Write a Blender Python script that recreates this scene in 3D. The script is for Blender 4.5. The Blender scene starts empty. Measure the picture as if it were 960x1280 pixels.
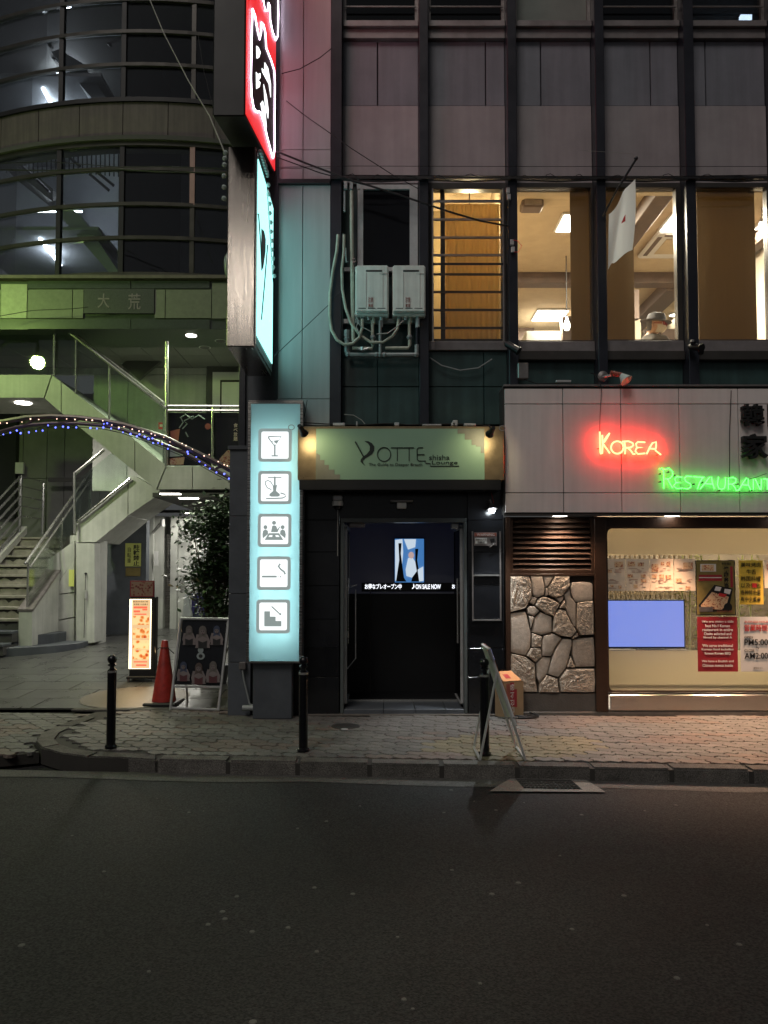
import bpy, bmesh, math, random
from math import sin, cos, tan, radians, pi
from mathutils import Vector, Matrix, noise
random.seed(7)
S = bpy.context.scene
COL = S.collection

# ------------------------------------------------------------------ camera
FPX, PIT, SHV, HC = 961.0, radians(2.6), 31.4, 1.5
cam = bpy.data.cameras.new('camera')
cam.sensor_fit = 'AUTO'; cam.sensor_width = 36
cam.lens = FPX / 1280 * 36
cam.shift_y = SHV / 1280
cam.clip_end = 400
camo = bpy.data.objects.new('camera', cam); COL.objects.link(camo)
camo.location = (0, 0, HC); camo.rotation_euler = (pi/2 + PIT, 0, 0)
S.camera = camo

# ------------------------------------------------------------------ night sky, soft street glow, exposure
SUN_EL, SUN_AZ = radians(53), radians(205)
w = bpy.data.worlds.new('World'); S.world = w; w.use_nodes = True
nt = w.node_tree; bg = nt.nodes['Background']
sky = nt.nodes.new('ShaderNodeTexSky'); sky.sky_type = 'NISHITA'; sky.sun_disc = False
sky.sun_elevation = SUN_EL; sky.sun_rotation = SUN_AZ
hs = nt.nodes.new('ShaderNodeHueSaturation'); hs.inputs['Saturation'].default_value = .15
nt.links.new(sky.outputs[0], hs.inputs['Color']); nt.links.new(hs.outputs[0], bg.inputs[0])
bg.inputs[1].default_value = .010
sl = bpy.data.lights.new('sun', 'SUN'); sl.energy = .78; sl.angle = radians(22); sl.color = (1, .93, .86)
so = bpy.data.objects.new('sun', sl); COL.objects.link(so)
d = Vector((sin(SUN_AZ)*cos(SUN_EL), cos(SUN_AZ)*cos(SUN_EL), sin(SUN_EL)))
so.rotation_euler = d.to_track_quat('Z', 'Y').to_euler()
so.location = (0, 0, 20)
S.view_settings.view_transform = 'Standard'; S.view_settings.look = 'None'
S.view_settings.exposure = 0; S.view_settings.gamma = 1
S.render.engine = 'CYCLES'
S.cycles.use_denoising = True
S.cycles.max_bounces = 8; S.cycles.transparent_max_bounces = 16
S.cycles.sample_clamp_indirect = 4

# ------------------------------------------------------------------ from picture point to place
def ray(u, v):
    a = (640 + SHV - v) / FPX; b = (u - 480) / FPX
    dy = cos(PIT) - sin(PIT)*a
    return b/dy, (sin(PIT) + cos(PIT)*a)/dy
def P(u, v, Y):
    rx, rz = ray(u, v); return Vector((rx*Y, Y, HC + rz*Y))
def X(u, v, Y): return ray(u, v)[0]*Y
def Z(v, Y): return HC + ray(480, v)[1]*Y
def onZ(u, v, z):
    rx, rz = ray(u, v); Y = (z-HC)/rz; return Vector((rx*Y, Y, z))
def onX(u, v, x):
    rx, rz = ray(u, v); Y = x/rx; return Vector((x, Y, HC + rz*Y))

# ------------------------------------------------------------------ materials
def mat(name, col, rough=.6, metal=0, emit=None, es=0, wear=.25, ws=3.0, bump=0, bs=60, vary=0, spec=.5, col2=None, aniso=None, trans=0, grain=0, gs=300, streak=0):
    m = bpy.data.materials.new(name); m.use_nodes = True
    n = m.node_tree.nodes; l = m.node_tree.links; b = n['Principled BSDF']
    b.inputs['Roughness'].default_value = rough; b.inputs['Metallic'].default_value = metal
    b.inputs['Specular IOR Level'].default_value = spec
    geo = n.new('ShaderNodeNewGeometry')
    src = geo.outputs['Position']
    if aniso:
        mp = n.new('ShaderNodeVectorMath'); mp.operation = 'MULTIPLY'; mp.inputs[1].default_value = aniso
        l.new(src, mp.inputs[0]); src = mp.outputs[0]
    nz = n.new('ShaderNodeTexNoise'); nz.inputs['Scale'].default_value = ws; nz.inputs['Detail'].default_value = 7
    nz.inputs['Roughness'].default_value = .65
    l.new(src, nz.inputs['Vector'])
    rp = n.new('ShaderNodeValToRGB'); rp.color_ramp.elements[0].position = .32; rp.color_ramp.elements[1].position = .68
    c = Vector(col)
    lo = Vector(col2) if col2 else c*(1-wear)
    rp.color_ramp.elements[0].color = (*lo, 1); rp.color_ramp.elements[1].color = (*c, 1)
    l.new(nz.outputs['Fac'], rp.inputs[0])
    out = rp.outputs[0]
    if grain:
        g2 = n.new('ShaderNodeTexNoise'); g2.inputs['Scale'].default_value = gs; g2.inputs['Detail'].default_value = 2; l.new(src, g2.inputs['Vector'])
        m2 = n.new('ShaderNodeMapRange'); m2.inputs['From Min'].default_value = .35; m2.inputs['From Max'].default_value = .65
        m2.inputs['To Min'].default_value = 1-grain; m2.inputs['To Max'].default_value = 1+grain*1.5
        l.new(g2.outputs['Fac'], m2.inputs['Value']); x2 = n.new('ShaderNodeVectorMath'); x2.operation = 'SCALE'
        l.new(out, x2.inputs[0]); l.new(m2.outputs[0], x2.inputs['Scale']); out = x2.outputs[0]
    if streak:      # rain streaks: noise stretched down the wall
        v3 = n.new('ShaderNodeVectorMath'); v3.operation = 'MULTIPLY'; v3.inputs[1].default_value = (9, 9, .55); l.new(geo.outputs['Position'], v3.inputs[0])
        g3 = n.new('ShaderNodeTexNoise'); g3.inputs['Scale'].default_value = 1.6; g3.inputs['Detail'].default_value = 6; l.new(v3.outputs[0], g3.inputs['Vector'])
        m3 = n.new('ShaderNodeMapRange'); m3.inputs['From Min'].default_value = .38; m3.inputs['From Max'].default_value = .68
        m3.inputs['To Min'].default_value = 1-streak; m3.inputs['To Max'].default_value = 1+streak*.3
        l.new(g3.outputs['Fac'], m3.inputs['Value']); x3 = n.new('ShaderNodeVectorMath'); x3.operation = 'SCALE'
        l.new(out, x3.inputs[0]); l.new(m3.outputs[0], x3.inputs['Scale']); out = x3.outputs[0]
    if vary:
        oi = n.new('ShaderNodeObjectInfo'); mr = n.new('ShaderNodeMapRange')
        mr.inputs['To Min'].default_value = 1-vary; mr.inputs['To Max'].default_value = 1+vary
        l.new(oi.outputs['Random'], mr.inputs['Value'])
        mx = n.new('ShaderNodeVectorMath'); mx.operation = 'SCALE'
        l.new(out, mx.inputs[0]); l.new(mr.outputs[0], mx.inputs['Scale']); out = mx.outputs[0]
    l.new(out, b.inputs['Base Color'])
    rr = n.new('ShaderNodeMapRange'); rr.inputs['To Min'].default_value = max(.02, rough-.12); rr.inputs['To Max'].default_value = min(1, rough+.12)
    l.new(nz.outputs['Fac'], rr.inputs['Value']); l.new(rr.outputs[0], b.inputs['Roughness'])
    if bump:
        n2 = n.new('ShaderNodeTexNoise'); n2.inputs['Scale'].default_value = bs; n2.inputs['Detail'].default_value = 5
        l.new(src, n2.inputs['Vector'])
        bp = n.new('ShaderNodeBump'); bp.inputs['Strength'].default_value = min(1, bump); bp.inputs['Distance'].default_value = .01*max(1, bump)
        l.new(n2.outputs['Fac'], bp.inputs['Height']); l.new(bp.outputs[0], b.inputs['Normal'])
    if emit:
        b.inputs['Emission Color'].default_value = (*emit, 1); b.inputs['Emission Strength'].default_value = es
    if trans:
        tr = n.new('ShaderNodeBsdfTranslucent'); tr.inputs[0].default_value = (*col, 1)
        mx = n.new('ShaderNodeMixShader'); mx.inputs[0].default_value = trans
        l.new(b.outputs[0], mx.inputs[1]); l.new(tr.outputs[0], mx.inputs[2])
        l.new(mx.outputs[0], n['Material Output'].inputs['Surface'])
    return m
def glow(name, col, s):
    m = bpy.data.materials.new(name); m.use_nodes = True; n = m.node_tree.nodes
    b = n['Principled BSDF']; b.inputs['Base Color'].default_value = (.3, .3, .3, 1)
    b.inputs['Emission Color'].default_value = (*col, 1); b.inputs['Emission Strength'].default_value = s
    return m
def glass(name, tint, refl=.08, rough=.02):
    m = bpy.data.materials.new(name); m.use_nodes = True; n = m.node_tree.nodes; l = m.node_tree.links
    n.remove(n['Principled BSDF'])
    t = n.new('ShaderNodeBsdfTransparent'); t.inputs[0].default_value = (*tint, 1)
    g = n.new('ShaderNodeBsdfGlossy'); g.inputs['Roughness'].default_value = rough
    lw = n.new('ShaderNodeLayerWeight'); lw.inputs[0].default_value = .25
    mr = n.new('ShaderNodeMapRange'); mr.inputs['To Min'].default_value = refl; mr.inputs['To Max'].default_value = .7
    l.new(lw.outputs['Fresnel'], mr.inputs['Value'])
    x = n.new('ShaderNodeMixShader'); l.new(mr.outputs[0], x.inputs[0]); l.new(t.outputs[0], x.inputs[1]); l.new(g.outputs[0], x.inputs[2])
    l.new(x.outputs[0], n['Material Output'].inputs['Surface'])
    return m
M = {}
M['asphalt'] = mat('asphalt', (.0285, .0285, .029), .72, wear=.5, ws=.7, bump=1.0, bs=160, spec=.2, grain=.55, gs=85)
M['gutter'] = mat('gutter_concrete', (.088, .084, .078), .8, wear=.45, ws=14, bump=1, bs=130, grain=.4, gs=110)
M['curb'] = mat('curb_concrete', (.13, .122, .112), .9, wear=.5, ws=5, bump=1, bs=90, vary=.15, grain=.4, gs=140, spec=.2)
M['paver_g'] = mat('paver_grey', (.13, .125, .115), .7, wear=.4, ws=6, bump=.5, bs=140, vary=.16, grain=.3, gs=150, spec=.3)
M['paver_r'] = mat('paver_reddish', (.145, .117, .100), .7, wear=.4, ws=6, bump=.5, bs=140, vary=.14, grain=.3, gs=150, spec=.3)
M['paver_y'] = mat('paver_yellow', (.17, .15, .095), .7, wear=.4, ws=6, bump=.5, bs=140, vary=.16, grain=.3, gs=150, spec=.3)
M['joint'] = mat('joint_sand', (.035, .032, .028), .95, bump=.3)
M['plaza'] = mat('plaza_stone', (.078, .078, .075), .30, wear=.28, ws=3, bump=.15, bs=80, vary=.15)
M['tan_stone'] = mat('tan_round_stone', (.115, .09, .06), .5, wear=.35, ws=9, bump=.4)
M['dark_metal'] = mat('dark_painted_metal', (.018, .020, .030), .35, metal=.0, wear=.3, ws=5)
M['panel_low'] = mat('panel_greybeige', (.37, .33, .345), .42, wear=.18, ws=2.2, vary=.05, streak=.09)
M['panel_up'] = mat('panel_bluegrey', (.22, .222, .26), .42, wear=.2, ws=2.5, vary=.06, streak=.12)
M['panel_left'] = mat('panel_pale', (.50, .50, .50), .40, wear=.14, ws=1.8, aniso=(1, 1, .25), streak=.08)
M['ledge'] = mat('ledge_metal', (.30, .27, .27), .4, metal=.4, wear=.3, ws=6)
M['alu'] = mat('aluminium_frame', (.34, .31, .30), .35, metal=.7, wear=.3, ws=9)
M['alu_w'] = mat('pale_aluminium', (.62, .62, .62), .35, metal=.5, wear=.2, ws=9)
M['steel'] = mat('brushed_steel', (.42, .40, .38), .28, metal=1, wear=.25, ws=30, aniso=(.05, .05, 8))
M['steel_h'] = mat('brushed_steel_wide', (.42, .38, .35), .24, metal=1, wear=.10, ws=5, aniso=(8, 1, .3))
M['teal_dark'] = mat('dark_teal_panel', (.036, .078, .076), .4, wear=.35, ws=3, streak=.25)
M['black_tile'] = mat('black_tile', (.014, .015, .018), .18, wear=.3, ws=6, vary=.3)
M['black'] = mat('black_matt', (.006, .006, .008), .5)
M['black_gloss'] = mat('black_gloss', (.005, .005, .007), .12)
M['slate'] = mat('slate_pillar', (.085, .095, .11), .5, wear=.3, ws=4, vary=.1)
M['fascia'] = mat('fascia_white_panel', (.74, .68, .66), .35, wear=.12, ws=1.6, vary=.04, streak=.07)
M['wood'] = mat('dark_brown_wood', (.050, .024, .013), .38, wear=.35, ws=18, aniso=(1, 1, 6))
M['slat'] = mat('brown_slat', (.075, .046, .033), .35, wear=.3, ws=18, aniso=(.2, 1, 3))
M['stone'] = mat('stone_smooth', (.52, .44, .36), .95, wear=.3, ws=30, bump=.9, bs=160, vary=.14, spec=.1)
M['stone_r'] = mat('stone_rough', (.57, .47, .37), .97, wear=.45, ws=40, bump=1.6, bs=70, vary=.12, spec=.08)
M['mortar'] = mat('dark_mortar', (.07, .055, .045), .95)
M['grey_base'] = mat('grey_base_stone', (.13, .115, .10), .8, wear=.3, ws=8, bump=.4)
M['beige'] = mat('beige_wall', (.58, .52, .42), .8, wear=.12, ws=2)
M['beige_d'] = mat('beige_film', (.74, .66, .52), .6, wear=.08, ws=1.2, trans=.6)
M['ceil'] = mat('ceiling_paper', (.56, .45, .30), .85, wear=.16, ws=5)
M['beam'] = mat('brown_beam', (.13, .09, .07), .6, wear=.3, ws=8)
M['blind'] = mat('brown_blind', (.20, .145, .08), .8, wear=.15, ws=4, aniso=(9, 1, .4), trans=.5)
M['amber'] = mat('amber_curtain', (.70, .54, .29), .85, wear=.12, ws=60, trans=.6)
M['white_paint'] = mat('white_paint', (.75, .75, .73), .4, wear=.12)
M['heater'] = mat('heater_enamel', (.78, .82, .77), .4, wear=.16, ws=5, streak=.14)
M['pvc'] = mat('pale_pvc', (.56, .54, .44), .5, wear=.4, ws=9)
M['pvc_g'] = mat('grey_pvc', (.28, .30, .30), .45, wear=.25, ws=8)
M['cable'] = mat('black_cable', (.012, .012, .013), .5)
M['cable_w'] = mat('pale_cable', (.40, .39, .37), .5)
M['concrete'] = mat('light_concrete', (.50, .51, .47), .65, wear=.25, ws=2.2, streak=.10, bump=.15, vary=.05)
M['concrete_d'] = mat('grey_wall_panel', (.20, .20, .20), .6, wear=.25, ws=3, vary=.06)
M['concrete_b'] = mat('concrete_band', (.15, .128, .115), .7, wear=.25, ws=4, streak=.2, bump=.15, vary=.07)
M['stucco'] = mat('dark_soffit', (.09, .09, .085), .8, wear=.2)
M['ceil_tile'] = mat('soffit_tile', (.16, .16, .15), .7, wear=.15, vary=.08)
M['lintel'] = mat('green_granite', (.045, .060, .050), .4, wear=.3, ws=20)
M['lintel_p'] = mat('pale_granite', (.17, .19, .14), .55, wear=.25, ws=12, vary=.08)  # darkened copy: lamp light fading along the lintel is put into the colour
M['plaque'] = mat('speckled_plaque', (.07, .08, .075), .45, wear=.6, ws=60)
M['int_wall'] = mat('stairwell_wall', (.30, .32, .34), .8, wear=.15)
M['mullion'] = mat('bronze_mullion', (.085, .078, .072), .35, metal=.5, wear=.3)
M['pinkpost'] = mat('pink_mullion', (.45, .26, .26), .5)
M['step'] = mat('stained_step', (.30, .28, .24), .8, wear=.45, ws=7, bump=.4)
M['riser'] = mat('dark_riser', (.07, .07, .065), .8, wear=.4, ws=9)
M['rail'] = mat('steel_rail', (.60, .60, .58), .25, metal=.8, wear=.15)
M['brown_steel'] = mat('brown_steel', (.16, .12, .12), .4, metal=.3)
M['red_cone'] = mat('red_plastic', (.46, .035, .025), .4, wear=.5, ws=14)
M['carton'] = mat('brown_card', (.36, .25, .14), .8, wear=.15, ws=9)
M['carton_o'] = mat('orange_card', (.62, .27, .10), .6, wear=.15)
M['carton_r'] = mat('dark_red_print', (.33, .02, .035), .6)
M['ink'] = mat('black_ink', (.01, .01, .01), .5)
M['ink_g'] = mat('dark_green_ink', (.012, .022, .018), .5)
M['ink_red'] = mat('red_ink', (.55, .03, .03), .5)
M['ink_white'] = mat('white_ink', (.75, .72, .70), .5)
M['paper'] = mat('cream_paper', (.72, .60, .46), .6, wear=.08)
M['paper_w'] = mat('white_paper', (.62, .62, .60), .6, wear=.1)
M['paper_red'] = mat('red_paper', (.30, .018, .028), .5, wear=.1)
M['paper_yel'] = mat('yellow_paper', (.70, .48, .06), .5, wear=.1)
M['olive'] = mat('olive_poster', (.22, .17, .05), .5, wear=.3, ws=10)
M['note'] = mat('yellow_notice', (.62, .66, .18), .5, wear=.15)
M['skin'] = mat('skin', (.55, .32, .20), .5, wear=.1)
M['hat'] = mat('grey_felt', (.10, .10, .11), .9)
M['shirt'] = mat('grey_shirt', (.10, .09, .08), .9)
M['mask'] = mat('pale_mask', (.70, .62, .50), .8)
M['leaf'] = mat('leaf_green', (.045, .095, .035), .45, wear=.5, ws=14)
M['leaf_l'] = mat('bamboo_leaf', (.30, .31, .10), .5, wear=.4, ws=14)
M['bark'] = mat('bark', (.07, .05, .035), .9)
M['cloth'] = mat('white_cloth', (.62, .66, .68), .85, wear=.06, trans=.3)
M['yotte'] = mat('pale_green_sign', (.27, .43, .30), .45, wear=.06, ws=2)
M['yotte_g'] = mat('grey_sign_step', (.27, .27, .22), .45)
M['gold'] = mat('bronze_box', (.34, .25, .15), .32, metal=.55, wear=.25, ws=9)
M['grid'] = mat('cast_iron', (.05, .048, .045), .6, metal=.5)
M['film'] = mat('dark_poster_film', (.010, .011, .014), .2)
M['mauve'] = mat('faded_red_print', (.34, .10, .07), .5)
M['g_clear'] = glass('window_glass', (.93, .94, .93), .05)
M['g_tint'] = glass('tinted_glass', (.85, .87, .90), .06)
M['g_green'] = glass('greenish_glass', (.90, .95, .91), .05)
M['g_dark'] = glass('smoked_glass', (.25, .27, .30), .06)
M['g_frost'] = mat('frosted_glass', (.34, .37, .34), .4, trans=.3)
M['bulb_glass'] = mat('bulb_glass', (.55, .65, .62), .08, spec=.8)
def backlit(name, col, refl=.3):
    m = bpy.data.materials.new(name); m.use_nodes = True; n = m.node_tree.nodes; l = m.node_tree.links
    b = n['Principled BSDF']; b.inputs['Base Color'].default_value = (*[c*refl for c in col], 1); b.inputs['Roughness'].default_value = .3
    t = n.new('ShaderNodeBsdfTranslucent'); t.inputs[0].default_value = (*col, 1)
    a = n.new('ShaderNodeMixShader'); a.inputs[0].default_value = .8
    l.new(b.outputs[0], a.inputs[1]); l.new(t.outputs[0], a.inputs[2]); l.new(a.outputs[0], n['Material Output'].inputs['Surface'])
    return m
M['e_cyan'] = backlit('cyan_acrylic', (.74, .95, .96))
M['acrylic_w'] = backlit('white_acrylic', (.97, .97, .97))
M['e_strip'] = glow('led_strip', (.86, 1, 1), 125)
M['box_white'] = mat('box_white_lining', (.85, .85, .85), .8, wear=.02)
M['e_cyan2'] = glow('cyan_blade_face', (.36, .90, .86), 1.9)
M['e_white'] = glow('white_lightbox', (.95, 1, 1), 1.9)
M['e_red'] = glow('red_lightbox', (1, .012, .016), .85)
M['e_neonw'] = glow('white_neon', (1, .78, 1), 6.5)
M['e_korea'] = glow('red_neon', (1, .05, .045), 62)
M['e_korea'].node_tree.nodes['Principled BSDF'].inputs['Emission Color'].default_value = (1, .022, .008, 1)
M['e_green'] = glow('green_neon', (.05, 1, .06), 6.5)
M['e_lamp'] = glow('lamp_white', (1, .93, .82), 14)
M['e_cool'] = glow('lamp_cool', (.85, .95, 1), 16)
M['e_warm'] = glow('lamp_warm', (1, .80, .50), 9)
M['e_menu'] = glow('menu_lightbox', (1, .62, .28), .85)
M['e_menu2'] = glow('menu_edge_light', (1, .85, .55), 4)
M['e_greenl'] = glow('lamp_green', (.66, 1, .24), 350)
M['e_blue'] = glow('blue_led', (.10, .13, 1), 4.5)
M['e_led'] = glow('warm_led', (1, .62, .45), 3)
M['e_tv'] = glow('tv_blue', (.20, .30, .92), 1.0)
M['e_screen'] = glow('screen_blue', (.06, .22, .55), .8)
M['e_screen_w'] = glow('screen_pale', (.55, .65, .75), 1.0)
M['e_ticker'] = glow('ticker_white', (.9, .93, 1), 1.6)

def food(name, a, b, c, es=0, sc=45):
    m = bpy.data.materials.new(name); m.use_nodes = True; n = m.node_tree.nodes; l = m.node_tree.links; p = n['Principled BSDF']
    g = n.new('ShaderNodeNewGeometry'); v = n.new('ShaderNodeTexVoronoi'); v.inputs['Scale'].default_value = sc
    l.new(g.outputs['Position'], v.inputs['Vector'])
    z = n.new('ShaderNodeTexNoise'); z.inputs['Scale'].default_value = sc*.6; l.new(g.outputs['Position'], z.inputs['Vector'])
    ad = n.new('ShaderNodeMath'); l.new(v.outputs['Distance'], ad.inputs[0]); l.new(z.outputs[0], ad.inputs[1])
    r = n.new('ShaderNodeValToRGB'); e = r.color_ramp.elements
    e[0].position = .55; e[0].color = (*a, 1); e[1].position = 1.15; e[1].color = (*c, 1); q = e.new(.8); q.color = (*b, 1)
    l.new(ad.outputs[0], r.inputs[0]); l.new(r.outputs[0], p.inputs['Base Color'])
    if es: l.new(r.outputs[0], p.inputs['Emission Color']); p.inputs['Emission Strength'].default_value = es
    return m
M['food'] = food('food_print', (.10, .03, .02), (.40, .12, .06), (.60, .42, .25), 0, 60)
M['food_e'] = food('food_backlit', (.55, .05, .02), (.95, .30, .06), (1, .75, .35), .8, 16)
M['food_d'] = food('food_dark', (.05, .02, .02), (.25, .06, .05), (.30, .2, .14), 0, 30)
M['frame_grey'] = mat('door_frame_grey', (.10, .115, .115), .35, wear=.3)
M['e_navy'] = glow('dim_navy_video_wall', (.15, .25, 1), .005)
M['steel_k'] = mat('kickplate_steel', (.62, .58, .54), .2, metal=1, wear=.06, ws=2)
M['pale_granite2'] = mat('pale_granite_end', (.34, .37, .26), .55, wear=.25, ws=12)  # same granite made paler: lamp light on the left end painted in
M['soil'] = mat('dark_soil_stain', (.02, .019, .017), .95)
M['surround'] = mat('pale_drain_concrete', (.20, .19, .175), .85, wear=.35, ws=9, bump=.6, bs=90, grain=.3, gs=120)
M['pgrey_e'] = glow('pictogram_grey_backlit', (.80, 1, .98), .26)
M['e_white1'] = glow('pictogram_white_backlit', (.95, 1, 1), 1.2)
M['lattice'] = mat('lattice_wood', (.42, .33, .21), .6)
M['navy'] = mat('navy_wall', (.008, .012, .05), .5)
M['busts'] = food('busts_print', (.16, .15, .17), (.30, .27, .28), (.10, .10, .14), 0, 40)

# ------------------------------------------------------------------ mesh builder
class MB:
    def __init__(s): s.v = []; s.f = []
    def add(s, vs, fs):
        k = len(s.v); s.v += [tuple(p) for p in vs]; s.f += [tuple(i+k for i in f) for f in fs]; return s
    def box(s, x0, x1, y0, y1, z0, z1):
        x0, x1 = sorted((x0, x1)); y0, y1 = sorted((y0, y1)); z0, z1 = sorted((z0, z1))
        return s.add([(x0,y0,z0),(x1,y0,z0),(x1,y1,z0),(x0,y1,z0),(x0,y0,z1),(x1,y0,z1),(x1,y1,z1),(x0,y1,z1)],
              [(0,3,2,1),(4,5,6,7),(0,1,5,4),(1,2,6,5),(2,3,7,6),(3,0,4,7)])
    def hull(s, a, b):      # two matching loops joined into a closed prism
        n = len(a)
        return s.add(list(a)+list(b), [tuple(range(n))] + [tuple(reversed(range(n, 2*n)))] + [((i+1) % n, i, n+i, n+(i+1) % n) for i in range(n)])
    def prism(s, pts, off):
        off = Vector(off); pts = [Vector(p) for p in pts]
        return s.hull(pts, [p+off for p in pts])
    def tube(s, pts, r, n=8, closed=False):
        pts = [Vector(p) for p in pts]; m = len(pts); rings = []
        rr = r if isinstance(r, (list, tuple)) else [r]*m
        up = None
        for i, p in enumerate(pts):
            a = pts[(i-1) % m] if (i > 0 or closed) else p; b = pts[(i+1) % m] if (i < m-1 or closed) else p
            t = (b-a)
            if t.length < 1e-9: t = Vector((0, 0, 1))
            t.normalize()
            if up is None: up = Vector((0, 0, 1)) if abs(t.z) < .9 else Vector((1, 0, 0))
            q = up - t*up.dot(t)
            if q.length < 1e-6: q = t.orthogonal()
            q.normalize(); up = q; w_ = t.cross(q)
            rings.append([p + (q*cos(2*pi*k/n) + w_*sin(2*pi*k/n))*rr[i] for k in range(n)])
        vs = [p for R in rings for p in R]; fs = []
        for i in range(m if closed else m-1):
            j = (i+1) % m
            for k in range(n):
                fs.append((i*n+k, i*n+(k+1) % n, j*n+(k+1) % n, j*n+k))
        if not closed: fs += [tuple(reversed(range(n))), tuple(range((m-1)*n, m*n))]
        return s.add(vs, fs)
    def lathe(s, prof, c, n=16, ax=(0, 0, 1)):
        ax = Vector(ax).normalized(); q = ax.orthogonal().normalized(); w_ = ax.cross(q); c = Vector(c); vs = []; fs = []
        for r, z in prof:
            for k in range(n): vs.append(c + ax*z + (q*cos(2*pi*k/n) + w_*sin(2*pi*k/n))*max(r, 1e-4))
        for i in range(len(prof)-1):
            for k in range(n): fs.append((i*n+k, i*n+(k+1) % n, (i+1)*n+(k+1) % n, (i+1)*n+k))
        fs += [tuple(reversed(range(n))), tuple(range((len(prof)-1)*n, len(prof)*n))]
        return s.add(vs, fs)
    def ball(s, c, r, n=10, sc=(1, 1, 1)):
        m = n//2; c = Vector(c); vs = []; fs = []
        for i in range(1, m):
            for k in range(n):
                th = pi*i/m; ph = 2*pi*k/n
                vs.append(c + Vector((sin(th)*cos(ph)*sc[0], sin(th)*sin(ph)*sc[1], cos(th)*sc[2]))*r)
        t = len(vs); vs += [c+Vector((0, 0, r*sc[2])), c-Vector((0, 0, r*sc[2]))]
        for i in range(m-2):
            for k in range(n): fs.append((i*n+k, (i+1)*n+k, (i+1)*n+(k+1) % n, i*n+(k+1) % n))
        for k in range(n): fs.append((t, k, (k+1) % n)); fs.append((t+1, (m-2)*n+(k+1) % n, (m-2)*n+k))
        return s.add(vs, fs)
    def build(s, name, m, parent=None, smooth=False, bev=0, kind=None, label=None, cat=None, group=None, seg=1):
        xs, ys, zs = zip(*s.v)
        o3 = Vector(((min(xs)+max(xs))/2, (min(ys)+max(ys))/2, min(zs)))
        me = bpy.data.meshes.new(name)
        me.from_pydata([(Vector(p)-o3)[:] for p in s.v], [], s.f)
        bm = bmesh.new(); bm.from_mesh(me)
        bmesh.ops.recalc_face_normals(bm, faces=bm.faces)
        if bev:
            es = [e for e in bm.edges if len(e.link_faces) == 2 and e.calc_face_angle() > .5]
            bmesh.ops.bevel(bm, geom=es, offset=bev, segments=seg, affect='EDGES', clamp_overlap=True)
        bm.to_mesh(me); bm.free()
        if smooth:
            me.shade_smooth()
            try: me.set_sharp_from_angle(angle=radians(40))
            except Exception: pass
        me.materials.append(m if not isinstance(m, str) else M[m])
        o = bpy.data.objects.new(name, me); COL.objects.link(o)
        if parent: o.parent = parent; o.location = o3 - wloc(parent)
        else: o.location = o3
        tag(o, label, cat, group, kind)
        return o
def wloc(o):
    v = Vector(o.location)
    while o.parent: o = o.parent; v = v + o.location
    return v
def tag(o, label=None, cat=None, group=None, kind=None):
    if label: o['label'] = label
    if cat: o['category'] = cat
    if group: o['group'] = group
    if kind: o['kind'] = kind
    return o
def thing(name, loc, label, cat, group=None):
    o = bpy.data.objects.new(name, None); COL.objects.link(o); o.location = loc; o.empty_display_size = .1
    return tag(o, label, cat, group)
def copy_tree(o, parent=None, off=None, label=None):
    c = o.copy(); COL.objects.link(c); c.parent = parent
    if off is not None: c.location = o.location + Vector(off)
    if label: c['label'] = label
    for ch in list(o.children): copy_tree(ch, c)
    return c
def pb(u0, v0, u1, v1, Y, dep):          # box whose front face covers a picture rectangle at distance Y
    vm = (v0+v1)/2; b = MB()
    return b.box(X(u0, vm, Y), X(u1, vm, Y), Y, Y+dep, Z(v1, Y), Z(v0, Y))
def pg(pts, Y, dep):
    return MB().prism([P(u, v, Y) for u, v in pts], (0, dep, 0))
def ptube(pts, Y, r, n=6, closed=False):
    return MB().tube([P(p[0], p[1], p[2] if len(p) > 2 else Y) for p in pts], r, n, closed)
def light(kind, name, loc, e, col=(1, 1, 1), size=.1, parent=None, spot=None, target=None):
    L = bpy.data.lights.new(name, kind); L.energy = e; L.color = col
    if kind == 'AREA': L.size = size
    else: L.shadow_soft_size = size
    if spot: L.spot_size = spot; L.spot_blend = .6
    o = bpy.data.objects.new(name, L); COL.objects.link(o); o.location = loc
    if target is not None: o.rotation_euler = (Vector(loc)-Vector(target)).to_track_quat('Z', 'Y').to_euler()
    if parent: o.parent = parent; o.location = Vector(loc)-wloc(parent)
    return o
def text(s, x0, x1, z0, z1, Y, m, parent=None, name='lettering', dep=.002, bold=0, keep=False, label=None, plane='xz', flip=False):
    c = bpy.data.curves.new('t', 'FONT'); c.body = s; c.offset = bold; c.extrude = .004; c.resolution_u = 3
    c.align_x = 'CENTER'
    o = bpy.data.objects.new('t', c); COL.objects.link(o)
    bpy.context.view_layer.update()
    me = bpy.data.meshes.new_from_object(o.evaluated_get(bpy.context.evaluated_depsgraph_get()))
    bpy.data.objects.remove(o); bpy.data.curves.remove(c)
    if not len(me.vertices): return None
    xs = [v.co.x for v in me.vertices]; ys = [v.co.y for v in me.vertices]
    ax, bx, ay, by = min(xs), max(xs), min(ys), max(ys)
    sx = (x1-x0)/(bx-ax); sy = (z1-z0)/(by-ay)
    if keep: sx = sy = min(sx, sy)
    cx = (x0+x1)/2; cz = z0
    o3 = Vector((cx, Y, cz))
    for v in me.vertices:
        x = (v.co.x-(ax+bx)/2)*sx; z = (v.co.y-ay)*sy; y = -(v.co.z+.004)/.008*dep
        v.co = (x, y, z)
    me.materials.clear(); me.materials.append(M[m] if isinstance(m, str) else m)
    me.name = name
    ob = bpy.data.objects.new(name, me); COL.objects.link(ob)
    if parent: ob.parent = parent; ob.location = o3-wloc(parent)
    else: ob.location = o3
    if label: ob['label'] = label
    return ob
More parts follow.
